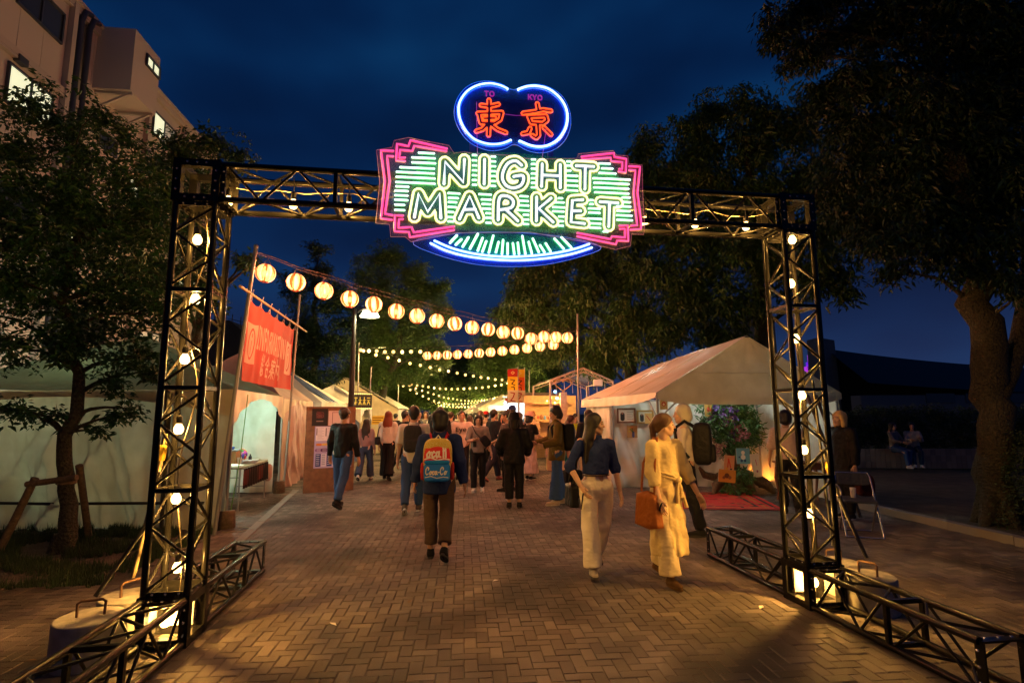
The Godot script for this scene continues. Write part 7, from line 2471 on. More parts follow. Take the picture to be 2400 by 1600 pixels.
func people():
	var black := col(0.013, 0.013, 0.015)
	var navy := col(0.02, 0.035, 0.13)
	var denim := col(0.045, 0.09, 0.22)
	var white := col(0.62, 0.60, 0.57)
	var stride := [[0.32, 0.12, 0.0], [-0.28, 0.38, 0.45]]
	var stride2 := [[-0.28, 0.38, 0.45], [0.32, 0.12, 0.0]]
	# the two women striding towards the gate
	var p2 := person("person in white trousers and navy blouse, long black hair, walking through the gate", Vector2(0.86, -5.70), 0.15, 1.60,
		{"fem": true, "cell": 0.013, "legs": [[-0.22, 0.42, 0.4], [0.16, 0.02, -0.12]], "arms": [[-0.12, 0.22, 0.35, 0.1], [-0.1, 0.42, 0.75, 0.75]], "head_yaw": 1.15, "head_pitch": 0.02, "hair": "long",
		"top": {"col": navy, "sleeve": 1.25, "hem": 0.612, "fit": 0.018, "flare": 0.078, "loose": 1.15, "collar": true, "name": "blouse"}, "trousers": {"col": col(0.76, 0.70, 0.58), "wide": 1.35, "ankle": 0.040, "belt": col(0.05, 0.025, 0.015)}, "shoe": col(0.35, 0.31, 0.26), "sole": col(0.06, 0.05, 0.05)})
	shoulder_bag("black bag worn at the hip of the person in white trousers", p2, -1, black, 0.30, 0.26, 0.10, 0.55, -0.10)
	var p3 := person("person in a long yellow shirt dress with a ponytail, looking to the right", Vector2(1.50, -5.42), 0.50, 1.60,
		{"fem": true, "cell": 0.013, "legs": [[-0.16, 0.30, 0.25], [0.16, 0.05, 0.0]], "arms": [[0.18, 0.22, 0.25, 0.0], [0.10, 0.16, 0.28, 0.12]], "head_yaw": 0.85, "hair": "ponytail", "hair_col": col(0.07, 0.028, 0.012),
		"top": {"col": col(0.66, 0.53, 0.27), "sleeve": 1.55, "hem": 0.52, "fit": 0.024, "flare": 0.09, "loose": 1.35, "collar": true, "name": "dress_bodice"}, "skirt": {"col": col(0.66, 0.53, 0.27), "hem": 0.17, "flare": 0.125, "flat": 0.82, "swing": 0.03, "name": "dress_skirt"},
		"trousers": {"col": col(0.66, 0.55, 0.34), "wide": 1.7, "ankle": 0.04, "hem": 0.94}, "shoe": col(0.10, 0.055, 0.025), "sole": col(0.12, 0.07, 0.03)})
	var kn := MB.new()
	var hp: Vector3 = p3.get_meta("hip")
	kn.ball(hp + Vector3(0.03, 0.115, 0.135), Vector3(0.045, 0.035, 0.03), Basis(), 7, 10)
	for q in [[0.06, 0.02, 0.14, 0.03, -0.05, 0.17], [0.0, 0.02, 0.15, -0.01, -0.10, 0.16], [0.06, 0.0, 0.15, 0.10, -0.14, 0.16]]:
		kn.tube([hp + Vector3(0.03, 0.115, 0.14), hp + Vector3(q[0], q[1], q[2]), hp + Vector3(q[3], q[4], q[5])], [0.018, 0.022, 0.028], 6, false, 0.4, Vector3.RIGHT)
	for q in [[-0.13, 0.19, 0.06], [-0.13, 0.16, 0.06], [0.13, 0.14, 0.05]]:
		kn.tube([hp + Vector3(q[0], q[1], q[2]), hp + Vector3(q[0] * 0.3, q[1] - 0.03, 0.135), hp + Vector3(0.03, 0.115, 0.14)], 0.012, 5)
	obj("waist_knot", kn, cloth(col(0.66, 0.53, 0.27)), p3)
	shoulder_bag("tan leather shoulder bag carried by the person in the yellow dress", p3, -1, col(0.30, 0.095, 0.025), 0.30, 0.36, 0.13, 0.62, 0.0, 0.4)
	held("smartphone", "dark smartphone in the hand of the person in the yellow dress", "phone", p3, 1, Vector3(0.07, 0.15, 0.009), M.black, Vector3(0.01, -0.10, 0.02))
	held("cord", "dark cord hanging from the hand of the person in white trousers", "cord", p2, 1, Vector3(0.012, 0.20, 0.012), M.black, Vector3(0, -0.14, 0.03))
	# the walker in the middle with the printed backpack
	var p1 := person("person in a navy jacket and brown trousers with a printed backpack, walking away", Vector2(-0.84, -6.35), PI + 0.05, 1.62,
		{"cell": 0.013, "legs": [[0.06, 0.05, 0.0], [-0.20, 0.42, 0.55]], "arms": [[0.12, 0.2, 0.25, 0.0], [-0.12, 0.2, 0.2, 0.0]], "hair": "thick", "top": {"col": navy, "sleeve": 2.0, "hem": 0.43, "fit": 0.040, "flare": 0.098, "loose": 1.3, "collar": true, "name": "jacket"},
		"trousers": {"col": col(0.10, 0.066, 0.05), "wide": 1.25, "ankle": 0.034, "hem": 0.84}, "shoe": col(0.012, 0.012, 0.012)})
	printed_backpack(p1)
	# grey-haired man with the big black backpack
	var p4 := person("grey-haired person in a pale shirt and black trousers striding left with a backpack", Vector2(2.36, -7.45), -PI / 2 - 0.35, 1.70,
		{"cell": 0.018, "legs": [[-0.14, 0.06, 0.05], [0.46, 0.15, -0.15]], "arms": [[0.15, 0.15, 0.3, 0.0], [-0.2, 0.15, 0.25, 0.0]], "lean": 0.04, "hair": "thick", "hair_col": col(0.42, 0.39, 0.34), "top": {"col": col(0.50, 0.45, 0.43), "sleeve": 1.9, "hem": 0.50, "fit": 0.02, "collar": true}, "trousers": {"col": black, "wide": 1.45}})
	backpack("backpack", "large black backpack on the grey-haired person", p4, black, 0.36, 0.56, 0.25, black)
	# left side, seen from behind
	person("person in a black sweater and jeans reading the notice board", Vector2(-2.98, -9.66), PI - 0.25, 1.70, {"legs": [[0.10, 0.06, 0.0], [-0.25, 0.22, 0.5]], "arms": [[0.0, 0.2, 0.3, 0.0], [0.0, 0.16, 0.15, 0.0]], "hair": "short", "hair_col": col(0.035, 0.022, 0.015), "top": {"col": black, "hem": 0.49, "fit": 0.03, "flare": 0.092, "loose": 1.1, "name": "sweater"}, "trousers": {"col": denim, "wide": 1.2}})
	person("person with very long dark hair in a pink top and jeans, walking away", Vector2(-3.63, -13.6), PI, 1.52, {"fem": true, "legs": stride2, "hair": "long", "hair_col": col(0.02, 0.012, 0.01), "top": {"col": col(0.35, 0.20, 0.20), "hem": 0.55, "fit": 0.015}, "trousers": {"col": col(0.05, 0.065, 0.12), "wide": 1.3, "ankle": 0.045}, "shoe": white})
	var p7 := person("red-haired person in a white jacket and wide black trousers, walking away", Vector2(-3.07, -13.5), PI, 1.66, {"fem": true, "legs": [[0.18, 0.05, 0.0], [-0.15, 0.2, 0.3]], "hair": "long", "hair_col": col(0.19, 0.035, 0.012), "top": {"col": white, "hem": 0.53, "fit": 0.035, "loose": 1.2, "name": "jacket"}, "trousers": {"col": black, "wide": 1.8, "ankle": 0.045}})
	shoulder_bag("black handbag on the left arm of the red-haired person", p7, 1, black, 0.30, 0.22, 0.12, 0.42, 0.0)
	var p8 := person("person in a white shirt and blue jeans with a grey backpack, walking away", Vector2(-1.66, -9.2), PI + 0.1, 1.72, {"legs": [[-0.25, 0.35, 0.5], [0.22, 0.05, 0.0]], "hair": "fringe", "top": {"col": white, "sleeve": 0.95, "hem": 0.47, "fit": 0.035, "loose": 1.3, "collar": true}, "trousers": {"col": col(0.035, 0.07, 0.18), "wide": 1.25}, "shoe": col(0.1, 0.09, 0.08), "sole": white})
	backpack("backpack", "grey backpack on the person in a white shirt", p8, col(0.045, 0.045, 0.05), 0.30, 0.44, 0.16, black)
	# coming towards the camera
	var p10 := person("person in a white printed T-shirt and black trousers coming up the street", Vector2(-1.24, -13.4), 0.1, 1.70, {"legs": stride, "arms": [[0.1, 0.15, 0.9, 0.4], [0.25, 0.2, 0.9, 0.4]], "hair": "short", "hair_col": col(0.05, 0.03, 0.02), "top": {"col": col(0.66, 0.55, 0.52), "sleeve": 1.05, "hem": 0.48, "fit": 0.045, "loose": 1.5, "name": "t_shirt"}, "trousers": {"col": black, "wide": 1.3}})
	var w := text_tris("Eye")
	if w.v.size():
		var m := MB.new()
		m.add(w, Transform3D(Basis.from_scale(Vector3(0.17, 0.15, 1.0)), p10.get_meta("chest") + Vector3(-0.02, -0.14, 0.165)))
		obj("shirt_print", m, M.black, p10)
	var p11 := person("person in a grey T-shirt with a bob, looking at a phone while walking", Vector2(-0.71, -11.4), 0.05, 1.58, {"fem": true, "legs": [[-0.05, 0.12, 0.1], [0.22, 0.12, -0.1]], "arms": [[0.05, 0.22, 0.3, 0.0], [0.35, 0.2, 1.35, 0.75]], "head_pitch": 0.25, "hair": "bob", "top": {"col": col(0.20, 0.18, 0.175), "sleeve": 1.0, "hem": 0.50, "fit": 0.035, "loose": 1.3, "name": "t_shirt"}, "trousers": {"col": black, "wide": 1.15}, "shoe": white, "sole": white})
	held("smartphone", "smartphone held up by the person in the grey T-shirt", "phone", p11, 1, Vector3(0.07, 0.14, 0.01), M.black, Vector3(0.02, -0.08, 0.03))
	var cb := MB.new()
	var c11: Vector3 = p11.get_meta("chest")
	cb.tube([c11 + Vector3(-0.13, 0.05, 0.0), c11 + Vector3(-0.05, -0.10, 0.15), c11 + Vector3(0.10, -0.24, 0.17)], 0.02, 6, false, 0.4, Vector3.RIGHT)
	cb.rounded(Vector3(0.24, 0.17, 0.10), 0.5, Transform3D(Basis(Vector3.BACK, -0.9), c11 + Vector3(0.15, -0.26, 0.17)), 8)
	var cx := MB.new()
	cx.add(cb, p11.transform)
	tag(obj("crossbody_bag", cx, cloth(black)), "black patterned crossbody bag on the person in the grey T-shirt", "bag")
	person("person in a dark T-shirt looking right, behind the grey T-shirt walker", Vector2(-0.46, -13.4), PI - 0.9, 1.73, {"legs": stride, "hair": "short", "top": {"col": col(0.02, 0.022, 0.026), "sleeve": 0.95, "hem": 0.48, "fit": 0.04, "loose": 1.4, "name": "t_shirt"}, "trousers": {"col": col(0.03, 0.03, 0.045), "wide": 1.3}, "shoe": col(0.3, 0.1, 0.08)})
	person("person all in black with a bucket hat, standing in mid-street, back turned", Vector2(0.03, -9.6), PI, 1.60, {"legs": [[0.0, 0.02, 0.0], [0.02, 0.02, 0.0]], "arms": [[0.15, 0.28, 0.7, 0.35], [0.15, 0.28, 0.7, 0.35]], "hair": "bob", "hat": "bucket", "hat_col": black, "top": {"col": black, "hem": 0.46, "fit": 0.045, "flare": 0.10, "loose": 1.5, "name": "jacket"}, "trousers": {"col": black, "wide": 1.25, "hem": 0.82, "ankle": 0.034}})
	person("person in a grey vest over white, head turned left, beside the bucket hat", Vector2(-0.10, -11.6), -PI / 2 - 0.5, 1.66, {"hair": "fringe", "arms": [[0.2, 0.1, 1.0, 0.2], [0.2, 0.1, 1.0, 0.2]], "top": {"col": col(0.16, 0.13, 0.13), "sleeve": 0.9, "fit": 0.03}, "trousers": {"col": black}})
	person("tall person in a dark cap against the floodlight, beyond the bucket hat", Vector2(0.0, -13.6), PI + 0.3, 1.78, {"hair": "short", "hat": "cap", "hat_col": navy, "top": {"col": col(0.025, 0.028, 0.04), "fit": 0.04}, "trousers": {"col": black}})
	person("person in a pink bucket hat, black top and pale skirt, looking down at a stall", Vector2(0.42, -13.6), -PI / 2 + 0.9 + PI, 1.62, {"fem": true, "hair": "bob", "hat": "bucket", "hat_col": col(0.55, 0.32, 0.26), "head_pitch": 0.35, "arms": [[0.4, 0.1, 0.9, 0.3], [0.4, 0.1, 0.9, 0.3]], "top": {"col": black, "sleeve": 0.9}, "skirt": {"col": col(0.48, 0.36, 0.36), "hem": 0.10, "flare": 0.15}, "shoe": black, "sole": white})
	var p17 := person("person in an olive jacket and wide jeans facing left, cream sneakers", Vector2(0.80, -9.95), -PI / 2 + 0.15, 1.72, {"cell": 0.02, "legs": [[0.08, 0.04, 0.0], [-0.10, 0.04, 0.0]], "arms": [[0.15, 0.12, 1.15, 0.1], [0.25, 0.12, 1.1, 0.1]], "head_pitch": 0.18, "hair": "thick", "top": {"col": col(0.12, 0.085, 0.022), "hem": 0.44, "fit": 0.040, "flare": 0.098, "loose": 1.35, "collar": true, "name": "jacket"}, "trousers": {"col": denim, "wide": 1.7, "ankle": 0.048}, "shoe": col(0.48, 0.36, 0.26), "sole": col(0.6, 0.5, 0.4)})
	backpack("backpack", "bulky black backpack on the person in the olive jacket", p17, black, 0.34, 0.50, 0.22, black, 0.03)
	person("person with reddish hair and a turquoise skirt, head bent, behind the olive jacket", Vector2(1.34, -12.6), -PI / 2 - 0.4 + PI, 1.56, {"fem": true, "hair": "long", "hair_col": col(0.05, 0.014, 0.01), "head_pitch": 0.35, "arms": [[0.4, 0.1, 1.0, 0.3], [0.4, 0.1, 1.0, 0.3]], "top": {"col": white, "sleeve": 0.8}, "skirt": {"mat": skirt_print(), "hem": 0.12, "flare": 0.12}, "shoe": col(0.10, 0.04, 0.03)})
	person("person in a black hooded coat, back turned, between the stall and the white tent", Vector2(1.72, -12.3), PI + 0.2, 1.66, {"hair": "thick", "top": {"col": black, "hem": 0.46, "fit": 0.05, "flare": 0.10, "hood": true, "loose": 1.4, "name": "coat"}, "trousers": {"col": black}})
	# at the right truss leg
	person("person in a pale pink shirt and dark trousers behind the right truss leg", Vector2(4.50, -9.0), PI - 0.3, 1.62, {"hair": "thick", "arms": [[0.1, 0.18, 0.4, 0.1], [0.3, 0.35, 0.9, 0.3]], "top": {"col": col(0.56, 0.42, 0.38), "sleeve": 1.1, "hem": 0.52, "fit": 0.03, "loose": 1.2}, "trousers": {"col": black, "wide": 1.2}})
	person("blond person in a long black coat standing right of the truss leg, facing left", Vector2(5.14, -8.55), -PI / 2 + 0.25, 1.62, {"hair": "bob", "hair_col": col(0.62, 0.42, 0.15), "top": {"col": black, "hem": 0.36, "fit": 0.045, "flare": 0.105, "loose": 1.4, "collar": true, "name": "coat"}, "trousers": {"col": black, "wide": 1.2}, "sole": white})
	# the pair on the tiled wall
	person("person in a grey top sitting on the tiled wall, left of the pair", Vector2(10.95, -15.75), 0.35, 1.55, {"fem": true, "sit": 0.60, "cell": 0.03, "legs": [[1.35, 1.45, 0.0], [1.30, 1.2, 0.0]], "arms": [[0.5, 0.1, 0.9, 0.4], [0.5, 0.1, 0.9, 0.4]], "hair": "long", "top": {"col": col(0.16, 0.15, 0.16), "hem": 0.5}, "trousers": {"col": denim}, "shoe": white})
	person("person in a white top sitting on the tiled wall, right of the pair", Vector2(11.5, -15.75), -0.45, 1.55, {"fem": true, "sit": 0.60, "cell": 0.03, "legs": [[1.35, 1.35, 0.0], [1.35, 1.1, 0.0]], "arms": [[0.6, 0.1, 1.2, 0.4], [0.6, 0.1, 1.0, 0.4]], "hair": "bob", "top": {"col": col(0.34, 0.32, 0.3), "hem": 0.5, "fit": 0.03}, "trousers": {"col": col(0.02, 0.04, 0.09)}, "shoe": white})
	# at the information desk, mostly hidden by its post
	person("person sitting behind the information desk, pale chunky shoes showing under it", Vector2(-5.05, -8.75), 0.9, 1.60, {"sit": 0.52, "legs": [[1.35, 1.25, 0.0], [1.30, 0.95, 0.0]], "arms": [[0.5, 0.15, 0.9, 0.1], [0.6, 0.15, 0.9, 0.3]], "hair": "thick", "top": {"col": black, "hem": 0.5}, "trousers": {"col": col(0.03, 0.045, 0.06), "wide": 1.2}, "shoe": col(0.55, 0.5, 0.44), "sole": col(0.6, 0.55, 0.5)})
	# stall holders
	person("stall holder in a yellow-green shirt bending over the clear tent's counter", Vector2(1.82, -16.6), 0.6, 1.62, {"cell": 0.03, "lean": 0.25, "head_pitch": 0.3, "hair": "short", "arms": [[0.5, 0.2, 0.7, 0.2], [0.5, 0.2, 0.7, 0.2]], "top": {"col": col(0.42, 0.50, 0.02), "sleeve": 1.0}, "trousers": {"col": black}})
	person("cook in a dark blue apron in the red fascia stall", Vector2(0.75, -25.2), 0.0, 1.7, {"cell": 0.035, "hair": "short", "arms": [[0.5, 0.2, 0.7, 0.2], [0.5, 0.2, 0.7, 0.2]], "top": {"col": col(0.06, 0.10, 0.16), "sleeve": 1.0}, "trousers": {"col": black}})
	# the crowd further down the street, each with something of their own
	var crowd := [["tall brown-haired person in black just beyond the printed backpack", -1.72, -13.0, PI, 1.80, "short", col(0.06, 0.035, 0.02), black, black],
		["person with glasses-dark hair in black beside the red-haired walker", -3.0, -15.2, PI - 0.7, 1.70, "fringe", black, black, black],
		["person in black turned right, left of the white-shirted backpacker", -3.05, -17.6, 1.2, 1.74, "short", black, black, denim],
		["person in a salmon top behind the grey backpack", -2.35, -15.8, PI, 1.60, "bob", black, col(0.5, 0.26, 0.2), black],
		["person in a light shirt between the grey backpack and the tall person", -2.25, -19.2, PI + 0.4, 1.70, "short", black, white, black],
		["person in a salmon shirt half hidden by the printed backpack's shoulder", -1.22, -15.6, PI, 1.58, "long", col(0.06, 0.03, 0.02), col(0.52, 0.27, 0.2), black],
		["person in a beige top far down the middle of the street", -1.95, -21.5, PI, 1.68, "short", col(0.1, 0.05, 0.02), col(0.4, 0.33, 0.22), denim],
		["person in a red cap behind the grey T-shirt walker", -0.95, -19.5, PI, 1.70, "cap", col(0.5, 0.03, 0.03), col(0.05, 0.05, 0.06), black],
		["person in a black T-shirt and dark hair right of the red cap", -0.15, -18.6, PI, 1.72, "short", black, black, denim],
		["person in dark clothes at the far left stalls", -4.6, -21.5, PI - 0.4, 1.66, "short", black, black, black],
		["person in a cream jacket far down the street, left of middle", -4.2, -27.0, PI, 1.66, "bob", black, col(0.5, 0.42, 0.3), black],
		["brown-hatted person in a tan top at the timber stall", 0.62, -17.2, PI + 0.3, 1.68, "bucket", col(0.2, 0.09, 0.05), col(0.32, 0.2, 0.12), black],
		["person with black hair in grey at the food stalls", 0.25, -17.8, PI - 0.2, 1.64, "fringe", black, col(0.12, 0.12, 0.13), denim],
		["person in a wide dark hat just behind the olive jacket", 1.0, -12.4, PI + 0.6, 1.62, "bucket", black, col(0.05, 0.03, 0.025), black],
		["person in black with bobbed hair at the far right stalls", -1.1, -25.5, PI + 0.5, 1.66, "bob", black, black, black],
		["person in a white top walking up the far street", -2.9, -29.0, 0.0, 1.68, "short", black, white, denim],
		["person in a dark jacket at the end of the bulb strings", -3.6, -36.0, PI, 1.70, "short", black, black, black],
		["person in an orange top at the end of the bulb strings", -2.6, -38.0, PI, 1.64, "bob", black, col(0.5, 0.2, 0.06), black]]
	# and a loose mass of backs and faces further on
	var tops := [black, white, navy, col(0.45, 0.22, 0.16), col(0.2, 0.18, 0.17), col(0.4, 0.34, 0.24), black]
	var names := ["black", "white", "navy", "salmon", "grey", "beige", "black"]
	var spots := [[-2.6, -14.6], [-1.0, -17.0], [-0.3, -16.2], [-3.6, -18.8], [-2.7, -23.0], [-1.5, -23.6], [-3.4, -24.8], [-0.7, -22.0], [-2.1, -26.5], [-4.0, -31.0], [-3.1, -33.0], [-2.4, -31.5], [-1.7, -28.0], [-4.6, -34.5], [-3.7, -40.0], [-5.0, -41.0], [-2.9, -43.0], [-4.3, -46.0], [-1.9, -16.8], [-0.9, -15.0], [-2.0, -18.4], [-1.4, -20.2], [-3.3, -20.8], [-0.4, -20.4], [0.2, -15.4], [-2.9, -19.9], [-1.1, -24.8], [-2.4, -24.2]]
	spots.sort_custom(func(x, y): return x[1] > y[1])
	var more := ORD + ["eighteenth", "nineteenth", "twentieth", "twenty-first", "twenty-second", "twenty-third", "twenty-fourth", "twenty-fifth", "twenty-sixth", "twenty-seventh", "twenty-eighth"]
	for i in spots.size():
		var away := i % 4 != 3
		crowd.append(["person in a %s top %s the street, %s nearest of the far crowd" % [names[i % 7], "walking up" if away else "coming down", more[i]], spots[i][0], spots[i][1], (PI if away else 0.0) + 0.5 * sin(i * 2.3), 1.58 + 0.03 * ((i * 7) % 6), ["short", "bob", "fringe", "long"][i % 4], [black, col(0.04, 0.02, 0.012), col(0.08, 0.04, 0.02)][i % 3], tops[i % 7], black if i % 2 else denim])
	for i in crowd.size():
		var c: Array = crowd[i]
		var o := {"cell": 0.032 if c[2] > -22 else 0.04, "legs": stride if i % 2 == 0 else stride2, "top": {"col": c[7], "sleeve": 1.0 if i % 3 else 2.0, "fit": 0.03, "loose": 1.2}, "trousers": {"col": c[8], "wide": 1.2}, "fem": i % 3 == 0}
		if c[5] in ["cap", "bucket"]:
			o.hat = c[5]
			o.hat_col = c[6]
			o.hair = "short"
		else:
			o.hair = c[5]
			o.hair_col = c[6]
		person(c[0], Vector2(c[1], c[2]), c[3], c[4], o)

func skirt_print() -> StandardMaterial3D:
	var m := mat("skirt_print", Color.WHITE, 0.9)
	return tri_map(m, 5.0, fold_n, 0.6, noise_tex(0.03, 77, 3, false, 1, 256, ramp(col(0.02, 0.02, 0.03), col(0.03, 0.35, 0.38), col(0.05, 0.42, 0.42))))

func held(called: String, label: String, category: String, p: Node3D, hand: int, size: Vector3, m: Material, off: Vector3):
	var w: Vector3 = p.get_meta("wrists")[hand]
	var b := MB.new()
	b.rounded(size, 0.25, Transform3D(Basis(Vector3.RIGHT, 0.5), Vector3.ZERO), 6)
	var o := obj(called, b, m)
	tag(o, label, category)
	o.transform = p.transform * Transform3D(Basis(), w + off)

func shoulder_bag(label: String, p: Node3D, side: int, c: Color, w: float, h: float, d: float, drop: float, fwd: float, taper := 0.15):
	var C: Vector3 = p.get_meta("chest")
	var at := C + Vector3(side * 0.235, -drop, fwd)
	var t := thing("shoulder_bag", label, "bag", p.transform * at, p.rotation.y)
	var b := MB.new()
	b.sheet_closed(24, 10, func(u: float, v: float) -> Vector3:
		var a := TAU * u
		var k := 1.0 - taper * v * (0.0 if taper < 0 else 1.0) + taper * 0.6
		var y := h * (0.5 - v)
		var e := 1.0 if v > 0.02 and v < 0.98 else 0.02
		return Vector3(signf(cos(a)) * pow(absf(cos(a)), 0.5) * d * 0.5 * e, y, signf(sin(a)) * pow(absf(sin(a)), 0.5) * w * 0.5 * e * (0.75 + 0.35 * v)))
	obj("bag", b, cloth(c, 0.55), t)
	var top := C + Vector3(side * 0.11, 0.055, 0) - at
	for s in [-1, 1]:
		var m := MB.new()
		m.tube([Vector3(0, h * 0.45, s * w * 0.3), top.lerp(Vector3(0, h * 0.5, s * w * 0.2), 0.5) + Vector3(side * 0.035, 0, s * 0.05), top + Vector3(0, 0.0, s * 0.02)], 0.012, 6)
		obj("strap", m, cloth(c, 0.55), t)

func printed_backpack(p: Node3D):
	var C: Vector3 = p.get_meta("chest")
	var d := 0.17
	var t := thing("printed_backpack", "yellow, red and blue printed soft-drink backpack on the person in the navy jacket", "backpack", p.transform * (C + Vector3(0, -0.235, -0.165 - d / 2)), p.rotation.y)
	var flip := Basis(Vector3.UP, PI)
	# yellow body with scribbled pattern, red panel, blue pocket: each its own part
	var body := MB.new()
	body.rounded(Vector3(0.32, 0.47, d), 0.5, Transform3D(), 14)
	var ym := tri_map(mat("bag_yellow", Color.WHITE, 0.6), 7.0, fold_n, 0.4, noise_tex(0.03, 79, 2, false, 1, 256, ramp(col(0.55, 0.36, 0.02), col(0.62, 0.45, 0.06), col(0.72, 0.66, 0.45))))
	obj("bag", body, ym, t)
	var white := Color(0.93, 0.90, 0.88)
	var red := Color(0.82, 0.05, 0.06)
	var im := canvas(192, 144, red)
	script_word(im, "oca'", Vector2(14, 8), 1.2, white)
	stroke(im, [Vector2(8, 118), Vector2(50, 106), Vector2(100, 124), Vector2(150, 114), Vector2(186, 122)], 9, white)
	var pn := MB.new()
	pn.sheet(12, 10, func(u: float, v: float) -> Vector3:
		var w := 0.29 * (1.0 - 0.35 * pow(1.0 - v, 3.0))
		return flip * Vector3((u - 0.5) * w, 0.19 - 0.215 * v, 0.094 + 0.016 * sin(PI * u) - 0.055 * pow(1.0 - v, 3.0)))
	obj("red_panel", pn, print_mat("bag_red", im, 0.55), t)
	im = canvas(256, 160, Color(0.12, 0.47, 0.86))
	script_word(im, "Coca-Co", Vector2(6, 22), 1.0, Color(0.90, 0.86, 0.78))
	stroke(im, [Vector2(10, 132), Vector2(70, 120), Vector2(130, 140), Vector2(200, 128), Vector2(250, 136)], 8, Color(0.90, 0.86, 0.78))
	var pk := MB.new()
	pk.rounded(Vector3(0.29, 0.205, 0.07), 0.4, Transform3D(Basis(), Vector3(0, -0.125, -0.085)), 10)
	obj("blue_pocket", pk, cloth(col(0.02, 0.20, 0.60)), t)
	var pf := MB.new()
	pf.sheet(12, 8, func(u: float, v: float) -> Vector3:
		return flip * Vector3((u - 0.5) * 0.262, -0.040 - 0.165 * v, 0.1225 + 0.004 * sin(PI * u) * sin(PI * v) - 0.006 * pow(absf(2 * u - 1), 6.0)))
	obj("pocket_print", pf, print_mat("bag_blue", im, 0.55), t)
	var fl := MB.new()
	fl.rounded(Vector3(0.28, 0.045, 0.06), 0.5, Transform3D(Basis(), Vector3(0, -0.018, -0.095)), 8)
	obj("pocket_flap", fl, cloth(col(0.02, 0.22, 0.65)), t)
	for s in [-1, 1]:
		var sp := MB.new()
		sp.rounded(Vector3(0.05, 0.19, 0.13), 0.5, Transform3D(Basis(), Vector3(s * 0.16, -0.12, 0)), 8)
		obj("side_pocket", sp, cloth(col(0.36, 0.03, 0.03)), t)
		var m := MB.new()
		m.tube([Vector3(s * 0.07, 0.20, 0.04), Vector3(s * 0.095, 0.275, 0.11), Vector3(s * 0.105, 0.24, 0.24)], 0.026, 6, false, 0.4, Vector3.RIGHT)
		obj("strap", m, cloth(col(0.50, 0.02, 0.03)), t)
	var ha := MB.new()
	ha.tube([Vector3(-0.05, 0.20, 0.02), Vector3(0.0, 0.265, 0.03), Vector3(0.05, 0.20, 0.02)], 0.01, 6)
	obj("handle", ha, M.paper, t)

func script_word(im: Image, word: String, at: Vector2, k: float, c: Color):
	# brush-script letters as strokes
	var x := at.x
	for ch in word:
		var g := []
		var adv := 30.0
		match ch:
			"C": g = [[38, 14, 26, 4], [26, 4, 10, 26], [10, 26, 6, 64], [6, 64, 18, 84], [18, 84, 34, 72], [30, 6, 40, 22], [40, 22, 34, 34]]; adv = 42
			"o": g = [[18, 46, 6, 62], [6, 62, 10, 82], [10, 82, 22, 76], [22, 76, 26, 56], [26, 56, 18, 46], [24, 54, 34, 50]]; adv = 31
			"c": g = [[24, 52, 16, 46], [16, 46, 6, 64], [6, 64, 12, 83], [12, 83, 28, 70]]; adv = 27
			"a": g = [[22, 50, 10, 48], [10, 48, 5, 68], [5, 68, 10, 82], [10, 82, 22, 66], [24, 46, 20, 76], [20, 76, 32, 78]]; adv = 33
			"-": g = [[4, 60, 18, 56]]; adv = 22
			"'": g = [[8, 8, 20, 4], [20, 4, 16, 80], [34, 4, 30, 80], [16, 46, 34, 34]]; adv = 44
		for q in g:
			stroke(im, [Vector2(x + q[0] * k, at.y + q[1] * k), Vector2(x + q[2] * k, at.y + q[3] * k)], 11.0 * k, c)
		x += adv * k

